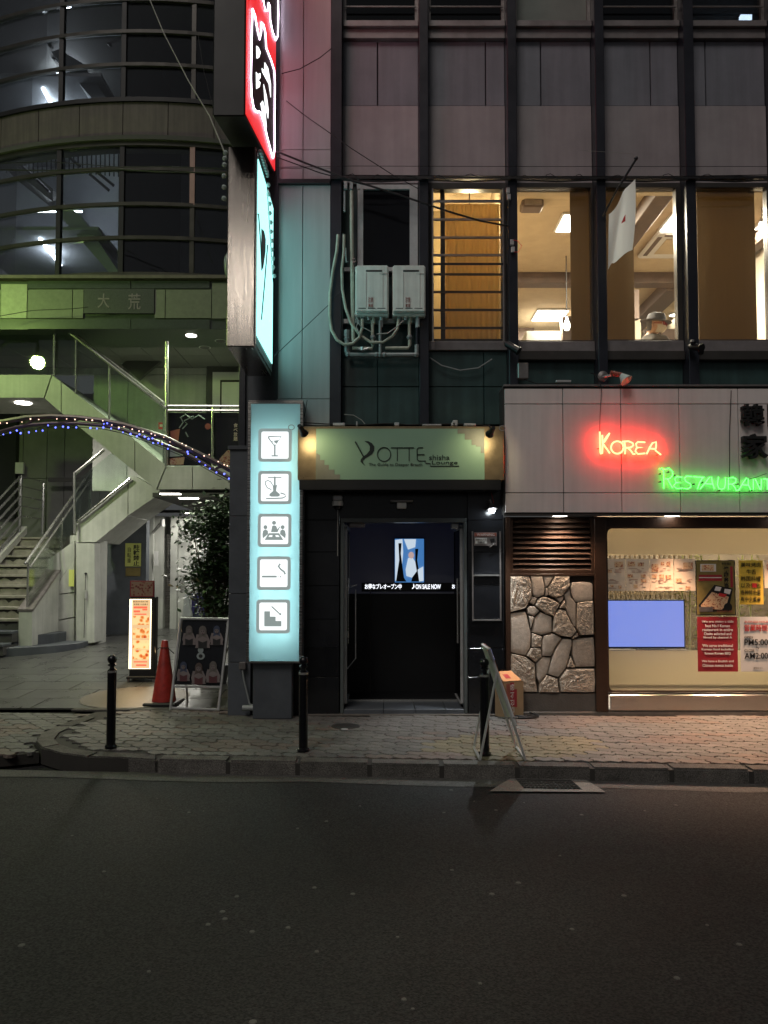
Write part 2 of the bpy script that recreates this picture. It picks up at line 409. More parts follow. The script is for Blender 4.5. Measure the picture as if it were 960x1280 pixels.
def ptext(s, u0, v0, u1, v1, Y, m, parent=None, **k):
    vm = (v0+v1)/2
    return text(s, X(u0, vm, Y), X(u1, vm, Y), Z(v1, Y), Z(v0, Y), Y, m, parent, **k)

# =================================================================== GROUND
RZ = -.11
def yc(x): return 6.11 - .07*x          # front edge of the kerb
def zp(y): return max(0, .045*(y-8.55)) # plaza rises gently
g = MB().add([(-150,-150,-.16),(150,-150,-.16),(150,150,-.16),(-150,150,-.16)], [(0,1,2,3)]).build('ground', 'asphalt', kind='structure')
NX = [-40,-12,-6,-3,0,3,6,12,40]
vs = []; fs = []
for i, x in enumerate(NX): vs += [(x, -12, RZ), (x, yc(max(-6, min(6, x)))+.02, RZ)]
for i in range(len(NX)-1): fs.append((2*i, 2*i+2, 2*i+3, 2*i+1))
road = MB().add(vs, fs).build('road', 'asphalt', kind='structure')
vs = []; fs = []
for i in range(46):
    x = -9 + i*.4
    vs += [(x, yc(x)-.20-.03*sin(x*3.1)-.02*random.random(), RZ+.004), (x, yc(x)+.005, RZ+.004)]
for i in range(45): fs.append((2*i, 2*i+2, 2*i+3, 2*i+1))
MB().add(vs, fs).build('gutter_strip', 'gutter', road)
# flattened gum, leaves and scraps on the asphalt
lit = MB(); litp = MB()
for u, v in [(296,1121),(278,1140),(281,1149),(372,1036),(27,1182),(186,1215),(396,1190),(441,1118),(497,1172),(505,1250),(516,1262),(393,1110),(408,1027),(620,1013),(727,1019),(806,1014),(315,1165),(360,1160),(260,1156),(565,1088),(615,1118),(648,1104),(715,1162),(846,1223),(884,1157),(924,1181),(236,1016),(316,1278),(564,988),(450,1008),(555,1016),(845,1007),(655,1004),(130,1090),(90,1045),(55,1012),(700,1070),(780,1120),(600,1230)]:
    p = onZ(u, v, RZ); r = random.uniform(.008, .016)
    (lit).lathe([(r, 0), (r*.8, .0035)], (p.x, p.y, RZ+.001), 7)
lit.build('flattened_gum', mat('gum_grey', (.12, .12, .11), .8), road, kind='stuff')
for k in range(34):
    u = random.uniform(0, 960); v = 970 + 60*random.random()**1.5 if k < 40 else random.uniform(980, 1270)
    p = onZ(u, v, RZ); a = random.random()*3; r = random.uniform(.004, .008)
    litp.add([(p.x-r*cos(a), p.y-r*sin(a), RZ+.006), (p.x+r*sin(a)*.5, p.y-r*cos(a)*.5, RZ+.010), (p.x+r*cos(a), p.y+r*sin(a), RZ+.007), (p.x-r*sin(a)*.4, p.y+r*cos(a)*.4, RZ+.014)], [(0,1,2,3)])
litp.build('litter_scraps', mat('litter_pale', (.20, .19, .16), .8), kind='stuff', label='tiny pale scraps and dry leaf bits scattered on the dark road')

# pavement slab with its kerb stones
corner = [onZ(u, v, 0) for u, v in [(235,948),(160,946.5),(110,945),(75,940.5),(52,934),(44,926),(50,917),(70,907),(107,894)]]
corner = [(p.x, p.y) for p in corner]
front = [(7.6, yc(7.6)), (corner[0][0], yc(corner[0][0]))] + corner[1:]
back = [(corner[-1][0], 8.55), (-1.6, 8.55), (-1.6, 8.5), (7.6, 8.5)]
out = front + back
pav = MB().prism([(x, y, -.014) for x, y in out], (0, 0, -.13)).build('pavement', 'joint', kind='structure')
kx = [X(u, 955, 6.1) for u in (282, 371, 462, 552, 645, 736, 831, 925)]
kx = [kx[0]-.58] + kx + [kx[-1]+.6, kx[-1]+1.2, kx[-1]+1.8, kx[-1]+2.4, kx[-1]+3.0, 7.6]
for i in range(len(kx)-1):
    a, b = kx[i]+.003, kx[i+1]-.003; t = random.uniform(-.003, .003)
    v = []
    for z in (-.13, t):
        v += [(a, yc(a)-.003, z), (b, yc(b)-.003, z), (b, yc(b)+.16, z), (a, yc(a)+.16, z)]
    MB().add(v, [(0,3,2,1),(4,5,6,7),(0,1,5,4),(1,2,6,5),(2,3,7,6),(3,0,4,7)]).build('kerb_stone', 'curb', pav, bev=.016, seg=2)
cc = [(kx[0], yc(kx[0]))] + corner[1:]
cen = Vector((-2.2, 7.6))
for grp in ((0, 2), (2, 4), (4, 7), (7, 8)):
    pts = [Vector(cc[k]) for k in range(grp[0], min(grp[1], len(cc)-1)+1)]
    if grp == (7, 8): pts = [Vector(cc[7]), Vector(cc[8])]
    inn = [p + (cen-p).normalized()*.17 for p in pts]
    loop = [(p.x, p.y) for p in pts] + [(p.x, p.y) for p in reversed(inn)]
    ce = sum((Vector(q) for q in loop), Vector((0, 0)))/len(loop)
    loop = [tuple(ce+(Vector(q)-ce)*.992) for q in loop]
    MB().prism([(x, y, -.002) for x, y in loop], (0, 0, -.128)).build('kerb_stone', 'curb', pav, bev=.012, seg=2)

apr = [(-12, yc(-6)+.02), (corner[5][0]-.35, 6.42), (corner[4][0]-.02, corner[4][1]), (corner[5][0]-.01, corner[5][1]), (corner[6][0]-.01, corner[6][1]+.01), (corner[7][0], corner[7][1]+.01), (corner[8][0]-.005, 8.54), (-12, 8.54)]
apron = MB().prism([(x, y, -.045) for x, y in apr], (0, 0, -.09)).build('driveway', 'joint', kind='structure')

# interlocking wavy pavers
def inside(x, y, poly):
    c = False; n = len(poly)
    for i in range(n):
        (x1, y1), (x2, y2) = poly[i], poly[(i+1) % n]
        if (y1 > y) != (y2 > y) and x < (x2-x1)*(y-y1)/(y2-y1)+x1: c = not c
    return c
L, W = .228, .116
bx = [(0,0),(.125,.15),(.25,0),(.375,-.15),(.5,0),(.625,.15),(.75,0),(.875,-.15),(1,0)]
ly = [(0,0),(.07,.33),(-.07,.66),(0,1)]
ring = [(x*L, y*W) for x, y in bx] + [(L+x*L, y*W) for x, y in ly[1:]] + [(x*L, W+y*W) for x, y in reversed(bx[:-1])] + [(x*L, y*W) for x, y in reversed(ly[1:-1])]
c0 = Vector((L/2, W/2)); ring = [Vector(p)-c0 for p in ring]
def shr(k): return [Vector((p.x*(1-.0045/ (L/2)*k), p.y*(1-.0045/(W/2)*k))) for p in ring]
def paver_mesh(name):
    a, b = shr(1), shr(2); n = len(a)
    vs = [(p.x, p.y, -.03) for p in a] + [(p.x, p.y, -.003) for p in a] + [(p.x, p.y, 0) for p in b]
    fs = [tuple(range(2*n, 3*n))]
    for i in range(n):
        j = (i+1) % n
        fs += [(i, j, n+j, n+i), (n+i, n+j, 2*n+j, 2*n+i)]
    return vs, fs
pv, pf = paver_mesh('paver')
pms = {}
for k in ('paver_g', 'paver_r', 'paver_y'):
    me = bpy.data.meshes.new('paver'); me.from_pydata(pv, [], pf); me.materials.append(M[k]); pms[k] = me
def pave(parent, poly, zt, ok, cnt):
    cells = []
    ang = radians(-4)
    for i in range(-60, 60):
        for j in range(-5, 40):
            x = i*L + (j % 2)*L/2; y = 5.2 + j*W
            x, y = x*cos(ang)-(y-7)*sin(ang), 7+x*sin(ang)+(y-7)*cos(ang)
            if ok(x, y) and inside(x, y, poly): cells.append((x, y))
    cells = [c for c in cells if abs(c[0]/c[1]) < .95]
    cells.sort(key=lambda c: c[1]**2 + (c[0]*.6)**2 + (3 if abs(c[0]/c[1]) > .52 else 0))
    rest = {k: MB() for k in pms}
    for n_, (x, y) in enumerate(cells):
        r = noise.noise(Vector((x*.9, y*1.7, 3)))+random.uniform(-.25, .25)
        k = 'paver_r' if r > .2 else 'paver_g'
        if math.hypot(x-1.1, (y-6.75)*1.5) < .62+.2*random.random() and parent == pav: k = 'paver_y'
        z = zt + random.uniform(-.003, .002)
        if n_ < cnt:
            o = bpy.data.objects.new('paver', pms[k]); COL.objects.link(o); o.parent = parent
            o.location = Vector((x, y, z))-wloc(parent); o.rotation_euler = (random.uniform(-.012, .012), random.uniform(-.008, .008), ang)
        else:
            Rm = Matrix.Translation((x, y, z)) @ Matrix.Rotation(ang, 4, 'Z')
            rest[k].add([Rm @ Vector(p) for p in pv], pf)
    for k, b in rest.items():
        if b.v: b.build('far_paving', k, parent, kind='stuff')
spoly = [(x, y+.17) for x, y in front[:2]] + [tuple(Vector(p)+(cen-Vector(p)).normalized()*.26) for p in corner[1:8]] + [(corner[-1][0]+.3, 8.42), (-1.7, 8.42), (-1.6, 8.12), (7.6, 8.12)]
GR = onZ(685, 980, RZ)
pave(pav, spoly, 0, lambda x, y: True, 300)
pave(apron, apr, -.03, lambda x, y: y < 8.45 and y > 6.5 and x < corner[7][0]+.6, 230)
MB().box(X(631, 890, 8.1), 7.6, 8.135, 8.32, -.012, .035).build('step_stone', 'grey_base', pav, bev=.006)
MB().box(-3.4, X(383, 893, 8.1), 8.43, 8.55, -.012, .006).build('edge_stone', 'curb', pav)
MB().box(X(383, 893, 8.1), X(631, 890, 8.1), 8.135, 8.3, -.012, .010).build('step_stone', 'grey_base', pav, bev=.004)
p = onZ(432, 908, 0); MB().lathe([(.14, 0), (.14, .006), (.125, .009)], (p.x, p.y, -.002), 20).build('water_meter_cover', 'grid', pav)
p = onZ(431, 911.5, 0); MB().lathe([(.035, 0), (.035, .006)], (p.x, p.y-.06, .008), 12).build('survey_disc', 'alu_w', pav)

# storm drain
dr = thing('storm_drain', (GR.x, GR.y, RZ), 'iron storm drain grate in a pale concrete surround against the kerb', 'drain')
o_ = [onZ(u, v, RZ) for u, v in [(612,991),(640,973.5),(731,975.5),(757,992)]]
i_ = [onZ(u, v, RZ) for u, v in [(655,987.5),(645,975.5),(714,977),(728,989)]]
def quad_strip(A, B, z): 
    b = MB()
    vs = [(p.x, p.y, z) for p in A] + [(p.x, p.y, z) for p in B] + [(p.x, p.y, z-.02) for p in A] + [(p.x, p.y, z-.05) for p in B]
    b.add(vs, [(0,3,7,4),(3,2,6,7),(2,1,5,6),(1,0,4,5),(4,7,15,12),(7,6,14,15),(6,5,13,14),(5,4,12,13)]); return b
quad_strip(o_, i_, RZ+.012).build('concrete_surround', 'surround', dr)
MB().add([(p.x, p.y, RZ+.002) for p in i_], [(0,1,2,3)]).build('drain_pit', 'black', dr)
gb = MB(); gl = MB()
def lp(a, b, t): return a+(b-a)*t
for k in range(6):
    a = lp(i_[1], i_[0], k/5); b = lp(i_[2], i_[3], k/5)
    gb.tube([(a.x, a.y, RZ+.008), (b.x, b.y, RZ+.008)], .006, 4)
for k in range(15):
    a = lp(i_[1], i_[2], k/14); b = lp(i_[0], i_[3], k/14)
    gb.tube([(a.x, a.y, RZ+.006), (b.x, b.y, RZ+.006)], .005 if k % 3 else .009, 4)
gb.build('grate', 'grid', dr)

# plaza of large tiles
plz = MB().add([(-14, 8.55, -.012), (-1.5, 8.55, -.012), (-1.5, 18, zp(18)-.012), (-14, 18, zp(18)-.012)], [(0,1,2,3)]).build('plaza', 'joint', kind='structure')
TW, TD = .78, .52; sl_ = math.atan(.045)
tv = MB().box(-TW/2+.006, TW/2-.006, -TD/2+.006, TD/2-.006, -.02, 0)
me = bpy.data.meshes.new('paving_tile'); me.from_pydata(tv.v, [], tv.f); me.materials.append(M['plaza'])
for j in range(15):
    for i in range(9):
        x = -8.2 + i*TW + (j % 2)*TW/2; y = 8.56+TD/2+j*TD
        if x+TW/2 > -1.55: continue
        if abs(x/y) > .66: continue
        o = bpy.data.objects.new('paving_tile', me); COL.objects.link(o); o.parent = plz
        o.location = Vector((x, y, zp(y)))-wloc(plz); o.rotation_euler = (sl_, random.uniform(-.002, .002), 0)
p = onZ(168, 872, .03); MB().lathe([(.62, 0), (.62, .008), (.60, .012)], (p.x, p.y+.05, zp(p.y)), 32, ax=(0, -.045, 1)).build('round_inlay', 'tan_stone', plz)

# =================================================================== RIGHT BUILDING
YW, YPF = 8.30, 8.12
bld = thing('commercial_building', (1.2, YW, 0), 'dark ribbed commercial block with lit upstairs windows and two street level shops', 'building')
TOP = 9.4
pil_u = [(413, 427), (524, 535.5), (635, 646.5), (745.5, 757), (857.5, 870), (969, 982)]
pil_x = [(X(a, 220, YPF), X(b, 220, YPF)) for a, b in pil_u]
for i, (a, b) in enumerate(pil_x):
    MB().box(a, b, YPF, YW+.05, Z(531 if i < 3 else 484, YPF), TOP).build('pilaster', 'dark_metal', bld, bev=.004)
bays = [(pil_x[i][1]+.002, pil_x[i+1][0]-.002) for i in range(5)]
bays.append((pil_x[5][1]+.002, pil_x[5][1]+.96))
z_s0, z_s1 = Z(230, YW), Z(133, YW)
z_u1, z_l1, z_w0 = Z(52, YW), Z(30, YW), Z(33, YW)
split = [472, 607, 676, 813, 882, None]
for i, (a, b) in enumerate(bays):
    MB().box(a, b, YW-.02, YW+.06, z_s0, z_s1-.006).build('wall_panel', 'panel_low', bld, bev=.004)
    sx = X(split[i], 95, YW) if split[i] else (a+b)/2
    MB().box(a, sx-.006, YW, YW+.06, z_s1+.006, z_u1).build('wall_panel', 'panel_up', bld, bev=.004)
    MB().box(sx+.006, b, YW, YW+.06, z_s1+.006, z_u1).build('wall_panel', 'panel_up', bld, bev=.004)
    MB().box(a, b, YW-.05, YW+.06, z_u1+.004, Z(40, YW)).build('window_sill', 'ledge', bld, bev=.004)
    MB().box(a, b, YW-.09, YW+.06, Z(40, YW)+.002, Z(32, YW)).build('window_sill', 'ledge', bld, bev=.006)
    zb = Z(31, YW); zt = TOP
    fr = MB()
    fr.box(a, a+.035, YW-.03, YW+.05, zb, zt).box(b-.035, b, YW-.03, YW+.05, zb, zt).box(a+.036, b-.036, YW-.03, YW+.05, zb, zb+.03)
    fo = fr.build('window_frame', 'alu', bld)
    MB().box(a+.036, b-.036, YW+.01, YW+.016, zb+.031, zt).build('pane', 'g_frost' if i == 2 else 'g_dark', fo)
    if i != 2:
        for k in range(3):
            MB().tube([(a+.02, YW-.05, zb+.17+k*.2), (b-.02, YW-.05, zb+.17+k*.2)], .010, 6).build('guard_bar', 'alu', fo)
# mass behind the skin and floors
MB().box(pil_x[0][0], 5.2, YW+.061, YW+.2, z_s0+.05, z_l1).build('spandrel_wall', 'concrete_b', bld)
MB().box(-1.15, 5.2, YW+.2, 14.8, Z(60, YW), Z(60, YW)+.1).build('floor_slab', 'concrete_b', bld)
MB().box(-1.15, 5.2, YW+.9, YW+1.0, Z(58, YW), TOP).build('inner_wall', 'int_wall', bld)
MB().box(-1.15, 5.2, YPF, 14.8, TOP+.003, TOP+.15).build('roof', 'concrete_b', bld)
lmp = MB().box(X(926, 20, 8.8), X(940, 20, 8.8), 8.8, 8.85, Z(24, 8.8), Z(18, 8.8)).build('fluorescent_lamp', 'e_cool')
tag(lmp, 'small lit fluorescent lamp behind the topmost right window', 'lamp')
# cladding left of the first pilaster
lx = [(X(347, 300, YPF), X(378, 300, YPF)-.004), (X(378, 300, YPF)+.004, pil_x[0][0]-.003)]
zz = [0.0, Z(498, YPF), Z(209, YPF), Z(186, YPF), TOP]
for c, (a, b) in enumerate(lx):
    for k in range(1, 4):
        pts = [(a, YPF+.02), (b, YPF+.02), (b, YPF+.14), (a, YPF+.14)] if c else [(a+.07*(1-cos(t)) if 1 else 0, YPF+.02+.07*(1-sin(t))) for t in (0, .4, .8, 1.2, pi/2)] + [(b, YPF+.02), (b, YPF+.14), (a, YPF+.14)]
        MB().prism([(x, y, zz[k]+.004) for x, y in pts], (0, 0, zz[k+1]-zz[k]-.008)).build('cladding_panel', 'panel_left', bld, bev=0, smooth=(c == 0))
MB().box(lx[0][0], lx[1][1], YPF+.02, YPF+.12, Z(531, YPF), zz[1]-.003).build('wall_plate', 'panel_left', bld)
MB().box(-1.52, lx[0][0]-.002, YPF+.12, YPF+.3, Z(560, YPF), TOP).build('corner_wall', 'slate', bld)
MB().box(lx[0][0], lx[1][1], YPF-.03, YPF+.018, Z(231, YPF), Z(225, YPF)).build('trim_bar', 'black', bld, bev=.004)
MB().box(-1.52, -1.36, YPF+.31, 14.8, 0, TOP).build('side_wall', 'concrete_b', bld)
# band bar that runs across the facade below the spandrels
MB().box(pil_x[0][0], 5.1, YPF-.045, YPF-.003, Z(226, YPF), Z(222.5, YPF)).build('trim_bar', 'black', bld)

# first floor, bay 1: dark window over the water heaters
a, b = bays[0]; zb, zt = Z(345, YW), Z(238, YW)
MB().box(a, b, YW+.02, YW+.08, z_s0-.02, zt+.06).box(a, X(446, 290, YW), YW+.02, YW+.08, Z(530, YW), zt+.06).box(X(446, 290, YW), b, YW+.02, YW+.08, Z(530, YW), zb).build('wall_panel', 'teal_dark', bld)
wf = MB(); wx0, wx1 = X(447, 290, YW), X(522, 290, YW)
wf.box(wx0, X(454, 290, YW), YW-.03, YW+.05, zb, zt+.05).box(X(512, 290, YW), wx1, YW-.03, YW+.05, zb, zt+.05).box(X(454, 290, YW), X(512, 290, YW), YW-.03, YW+.05, zt, zt+.05)
wo = wf.build('window_frame', 'alu_w', bld)
MB().box(X(454, 290, YW), X(512, 290, YW), YW+.0, YW+.008, zb, zt).build('pane', 'black_gloss', wo)
MB().box(pil_x[0][0], pil_x[2][1], YW+.085, YW+.10, Z(531, YW), Z(436, YW)).box(pil_x[0][0], pil_x[1][1], YW+.101, YW+.12, Z(531, YW), z_s0+.04).build('backing_wall', 'black', bld)  # unseen black sheets added to stop room light leaking through panel joints
# dark teal panels below bays 1 and 2
for i in (0, 1):
    a, b = bays[i]; m_ = (a+b)/2-.03 if i == 0 else b-.25
    for (p_, q_) in ((a, m_-.004), (m_+.004, b)):
        for (r_, s_) in ((Z(531, YW), Z(484, YW)-.004), (Z(484, YW)+.004, Z(449 if i == 0 else 440, YW))):
            MB().box(p_, q_, YW-.02, YW+.018, r_, s_).build('wall_panel', 'teal_dark', bld, bev=.003)
# bay 2: barred window with amber curtain
a, b = bays[1]; zb, zt = Z(428, YW), Z(238, YW)
fr = MB().box(a, a+.05, YW-.03, YW+.06, zb, zt).box(b-.05, b, YW-.03, YW+.06, zb, zt).box(a, b, YW-.03, YW+.06, zt, z_s0-.003).box(a+.051, b-.051, YW-.03, YW+.06, zb, zb+.03).box(X(551, 330, YW), X(556.5, 330, YW), YW+.02, YW+.06, zb+.031, zt-.001)
fo = fr.build('window_frame', 'mullion', bld)
MB().box(a, b, YW-.06, YW+.06, Z(440, YW)+.004, zb-.002).build('window_sill', 'ledge', bld, bev=.005)
MB().box(a+.051, X(551, 330, YW)-.001, YW+.03, YW+.036, zb+.031, zt).build('pane', 'g_clear', fo)
MB().box(X(556.5, 330, YW)+.001, b-.051, YW+.03, YW+.036, zb+.031, zt).build('pane', 'g_clear', fo)
gr = thing('window_grille', ((a+b)/2, YPF, Z(428, YPF)), 'metal grille of thin horizontal bars over the amber curtained window', 'grille')
xa, xb = X(541, 330, YPF), X(629, 330, YPF)
for v in (252, 274.5, 297, 319, 343, 365, 387.5, 410):
    z = Z(v, YPF); MB().box(xa+.008, xb-.008, YPF-.008, YPF+.008, z-.011, z+.011).build('bar', 'alu' if v < 330 else 'mullion', gr)
MB().box(xa-.008, xa+.008, YPF-.010, YPF+.010, Z(428, YPF), Z(236, YPF)).build('post', 'alu', gr)
MB().box(xb-.008, xb+.008, YPF-.010, YPF+.010, Z(428, YPF), Z(236, YPF)).build('post', 'alu', gr)
MB().box(xa, xb, YPF-.012, YPF-.009, Z(332, YPF), Z(329, YPF)).build('brace', 'black', gr)

def folds(x0, x1, y, z0, z1, n, amp, th=.012):
    b = MB(); N = n*6; A = []; B = []
    for i in range(N+1):
        x = x0+(x1-x0)*i/N; yy = y+amp*sin(2*pi*i/6)*(1+.4*sin(i*.7))
        A += [(x, yy, z0), (x, yy, z1)]; B += [(x, yy+th, z0), (x, yy+th, z1)]
    k = len(A); f = []
    for i in range(N):
        q = 2*i; f += [(q, q+2, q+3, q+1), (k+q, k+q+1, k+q+3, k+q+2), (q, k+q, k+q+2, q+2), (q+1, q+3, k+q+3, k+q+1)]
    f += [(0, 1, k+1, k), (2*N, k+2*N, k+2*N+1, 2*N+1)]
    return b.add(A+B, f)
zc0, zc1 = Z(426, YW)+.0, Z(244, YW)
folds(X(557, 330, 8.42), X(625, 330, 8.42), 8.44, zc0, zc1-.03, 10, .006).build('curtain', 'amber', smooth=True, label='amber lace curtain lit from behind in the barred window', cat='curtain')
# curtain rail and little side gap light
MB().tube([(X(545, 250, 8.42), 8.42, zc1), (X(630, 250, 8.42), 8.42, zc1)], .008, 6).build('curtain_rail', 'beam', label='thin rail above the amber curtain in the barred window', cat='rail')

# interior of the lit restaurant floor
FZ, CZ = 3.10, 6.10
room = thing('upstairs_room', (2.2, 10, FZ), 'lit upstairs dining room seen through the first floor windows', 'room')
DX = pil_x[2][0]+.02     # dividing wall behind third pilaster
MB().box(-.45, 5.2, YW+.21, 14.8, FZ-.1, FZ-.003).build('room_floor', 'wood', room)
MB().box(-.45, 5.2, YW+.10, 14.8, CZ, CZ+.05).build('room_ceiling', 'ceil', room)
MB().box(DX, 5.2, 14.7, 14.8, FZ, CZ-.002).build('back_wall', 'white_paint', room)
MB().box(DX-.05, DX, YW+.14, 14.69, FZ, CZ-.002).build('side_wall', 'ceil', room)
MB().box(5.2, 5.3, YW+.14, 14.8, FZ, CZ-.002).build('side_wall', 'beige', room)
MB().box(.42, DX-.051, 9.6, 9.7, FZ, CZ-.002).build('partition', 'amber', room)
al = thing('pendant_lamp', (1.02, 9.0, 5.62), 'small warm lamp glowing behind the amber lace curtain', 'lamp')
MB().tube([(1.02, 9.0, CZ-.002), (1.02, 9.0, 5.70)], .006, 5).build('cord', 'cable', al); MB().lathe([(.02, .10), (.08, .0)], (1.02, 9.0, 5.62), 12).build('shade', 'alu', al); MB().ball((1.02, 9.0, 5.61), .04, 10).build('bulb', 'e_lamp', al)
light('POINT', 'bulb_light', (1.02, 9.0, 5.5), 75, (1, .80, .48), .08, al)
MB().box(.40, .46, YW+.14, 9.59, FZ, CZ-.002).build('partition', 'amber', room)
MB().box(DX+.002, 5.18, 11.6, 11.82, 5.93, CZ-.002).build('beam', 'beam', room, bev=.006)
MB().box(4.42, 4.72, 11.83, 14.68, 5.90, CZ-.002).build('beam', 'beam', room, bev=.006)
MB().box(3.18, 3.40, YW+.4, 11.59, 5.90, CZ-.002).build('beam', 'beam', room, bev=.006)
MB().box(5.0, 5.15, YW+.4, 11.59, 5.90, CZ-.002).build('beam', 'beam', room, bev=.006)
p = onZ(690, 420, 5.3)
MB().box(X(645, 420, 14.5), X(665, 420, 14.5), 14.3, 14.68, FZ, Z(412, 14.5)).build('wall_cabinet', 'beam', room)
MB().box(X(700, 410, 13.5), X(713, 410, 13.5), 13.3, 13.5, FZ, Z(400, 13.5)).build('screen_panel', 'beam', room)
MB().box(X(806, 410, 12.5), X(848, 410, 12.5), 12.5, 12.6, FZ, Z(411, 12.5)).build('dark_wainscot', 'beam', room)
MB().box(X(794, 400, 12), X(801, 400, 12), 12.0, 12.2, FZ, Z(399, 12)).build('post', 'beige', room)
MB().box(X(793, 380, 11.4), X(799, 380, 11.4), 11.4, 11.5, Z(398, 11.4), Z(362, 11.4)).build('hanging_post', 'beam', room)
# window frames, blinds
ops = {2: (646.5, 742, 236, 428), 3: (757, 850, 236, 427), 4: (872, 968, 236, 427), 5: (983, 1080, 236, 427)}
for i, (u0, u1, v0, v1) in ops.items():
    a, b = bays[i]; zb, zt = Z(v1, YW), Z(v0, YW); e = .02 if i != 3 else .055
    fr = MB().box(a, a+.015, YW-.03, YW+.06, zb, zt).box(b-e, b, YW-.03, YW+.06, zb, zt).box(a, b, YW-.03, YW+.06, zt+.001, z_s0-.003).box(a+.016, b-e-.001, YW-.03, YW+.06, zb, zb+.015)
    fo = fr.build('window_frame', 'mullion', bld)
    MB().box(a+.016, b-e-.001, YW+.02, YW+.028, zb+.016, zt).build('pane', 'g_clear', fo)
    MB().box(a, b, YW-.05, YW+.06, Z(441, YW)+.003, zb-.002).build('window_sill', 'ledge', bld, bev=.005)
    MB().box(a, b, YW-.08, YW+.06, Z(452, YW), Z(441, YW)).build('window_sill', 'mullion', bld, bev=.005)
    MB().box(a, b, YW, YW+.2, Z(487, YW), Z(452, YW)-.003).build('wall_panel', 'teal_dark', bld, bev=.003)
    MB().box(a, b, YW+.12, YW+.2, zt+.02, CZ+.0).box(a, b, YW+.12, YW+.2, FZ, zb-.03).build('lining_wall', 'ceil', bld)
for u0, u1, lab in ((713, 743, 'narrow brown roller blind in the window nearest the grille'), (758, 792, 'brown roller blind behind the white flag'), (872, 944, 'wide brown roller blind in the rightmost upstairs window')):
    i = {713: 2, 758: 3, 872: 4}[u0]
    MB().box(X(u0, 330, 8.40), X(u1, 330, 8.40), 8.39, 8.398, Z(428, 8.4), Z(238, 8.4)+.03).build('roller_blind', 'blind', label=lab, cat='blind', group='roller blinds upstairs')
# ceiling fittings
def clamp_(u0, u1, v0, v1, z, lab, round_=False, e='e_lamp', watt=260):
    p = [onZ(u0, v0, z), onZ(u1, v0, z), onZ(u1, v1, z), onZ(u0, v1, z)]
    ya, yb = p[0].y, p[2].y; ya, yb = min(ya, yb), max(ya, yb)
    cx = (X(u0, (v0+v1)/2, (ya+yb)/2)+X(u1, (v0+v1)/2, (ya+yb)/2))/2; hw = (X(u1, (v0+v1)/2, (ya+yb)/2)-X(u0, (v0+v1)/2, (ya+yb)/2))/2
    t = thing('ceiling_lamp', (cx, (ya+yb)/2, z), lab, 'lamp', 'ceiling lamps upstairs')
    if round_:
        MB().lathe([(hw, -.03), (hw+.02, -.03), (hw+.02, 0)], (cx, (ya+yb)/2, z), 20).build('housing', 'white_paint', t)
        MB().lathe([(hw*.9, -.034), (hw*.9, -.031)], (cx, (ya+yb)/2, z), 20).build('diffuser', e, t)
    else:
        MB().box(cx-hw-.03, cx+hw+.03, ya-.03, yb+.03, z-.03, z-.002).build('housing', 'white_paint', t, bev=.008)
        MB().box(cx-hw, cx+hw, ya, yb, z-.036, z-.031).build('diffuser', e, t)
    light('AREA', 'ceiling_light', (cx, (ya+yb)/2, z-.06), watt, (1, .88, .68), .5, t)
clamp_(700, 722, 266, 287, CZ, 'square ceiling lamp glowing by the narrow brown blind')
clamp_(833, 861, 266, 286, CZ, 'square ceiling lamp above the ceiling cassette')
clamp_(669, 706, 386, 399, CZ, 'wide ceiling lamp low in the far dining room corner', watt=150)
clamp_(837, 847, 390, 394, CZ, 'small oval ceiling lamp above the man in the hat', True, watt=8)
clamp_(936, 951, 350, 354, CZ, 'small lit ceiling lamp beside the widest brown blind', True, watt=8)
clamp_(952, 985, 268, 284, CZ, 'ceiling lamp at the right picture edge', watt=170)
q = P(708.5, 404, 11.0)
t = thing('pendant_lamp', q, 'small bright bulb hanging at the edge of the narrow brown blind', 'lamp')
MB().tube([(q.x, q.y, CZ-.002), (q.x, q.y, q.z+.05)], .008, 6).build('cord', 'cable', t); MB().lathe([(.03, 0), (.045, .03), (.045, .09), (.02, .15), (.012, .19)], (q.x, q.y, q.z-.1), 10).build('bulb', 'e_lamp', t, smooth=True)
q = P(680, 418, 13.6)
MB().box(q.x-.35, q.x+.35, 13.4, 14.0, FZ, q.z).build('wall_counter', 'white_paint', room)
sp = onZ(953, 278, 5.9)
t = thing('spotlight', sp, 'small clustered ceiling spotlight beside the widest blind', 'lamp')
MB().tube([(sp.x, sp.y, 6.09), (sp.x, sp.y, 5.98)], .012, 8).build('stem', 'alu', t)
MB().lathe([(.02, .09), (.06, 0), (.055, 0)], (sp.x, sp.y, 5.89), 12, ax=(.3, -.3, 1)).build('shade', 'alu', t, smooth=True)
MB().ball((sp.x-.005, sp.y+.005, 5.885), .035, 10).build('bulb', 'e_lamp', t)
p0 = onZ(800, 312, CZ); p1 = onZ(848, 290, CZ)
t = thing('ceiling_cassette', ((p0.x+p1.x)/2, p0.y, CZ-.05), 'square ceiling air conditioner cassette with dark louvre slot', 'air conditioner')
ac0, ac1, ay0, ay1 = p0.x+.02, p0.x+.85, min(p0.y, p1.y)-.1, min(p0.y, p1.y)+.75
MB().box(ac0, ac1, ay0, ay1, CZ-.06, CZ-.002).build('panel', 'white_paint', t, bev=.02)
MB().box(ac0+.18, ac1-.18, ay0+.18, ay1-.18, CZ-.068, CZ-.061).build('grille', 'ceil', t)
MB().box(ac0+.04, ac0+.10, ay0+.12, ay1-.12, CZ-.066, CZ-.061).build('louvre', 'beam', t)
MB().box(ac0+.12, ac1-.12, ay0+.04, ay0+.10, CZ-.066, CZ-.061).build('louvre', 'beam', t)
p0 = P(667, 250, 9.3)
t = thing('wall_speaker', p0, 'grey speaker box hung from the ceiling behind the leftmost lit pane', 'speaker')
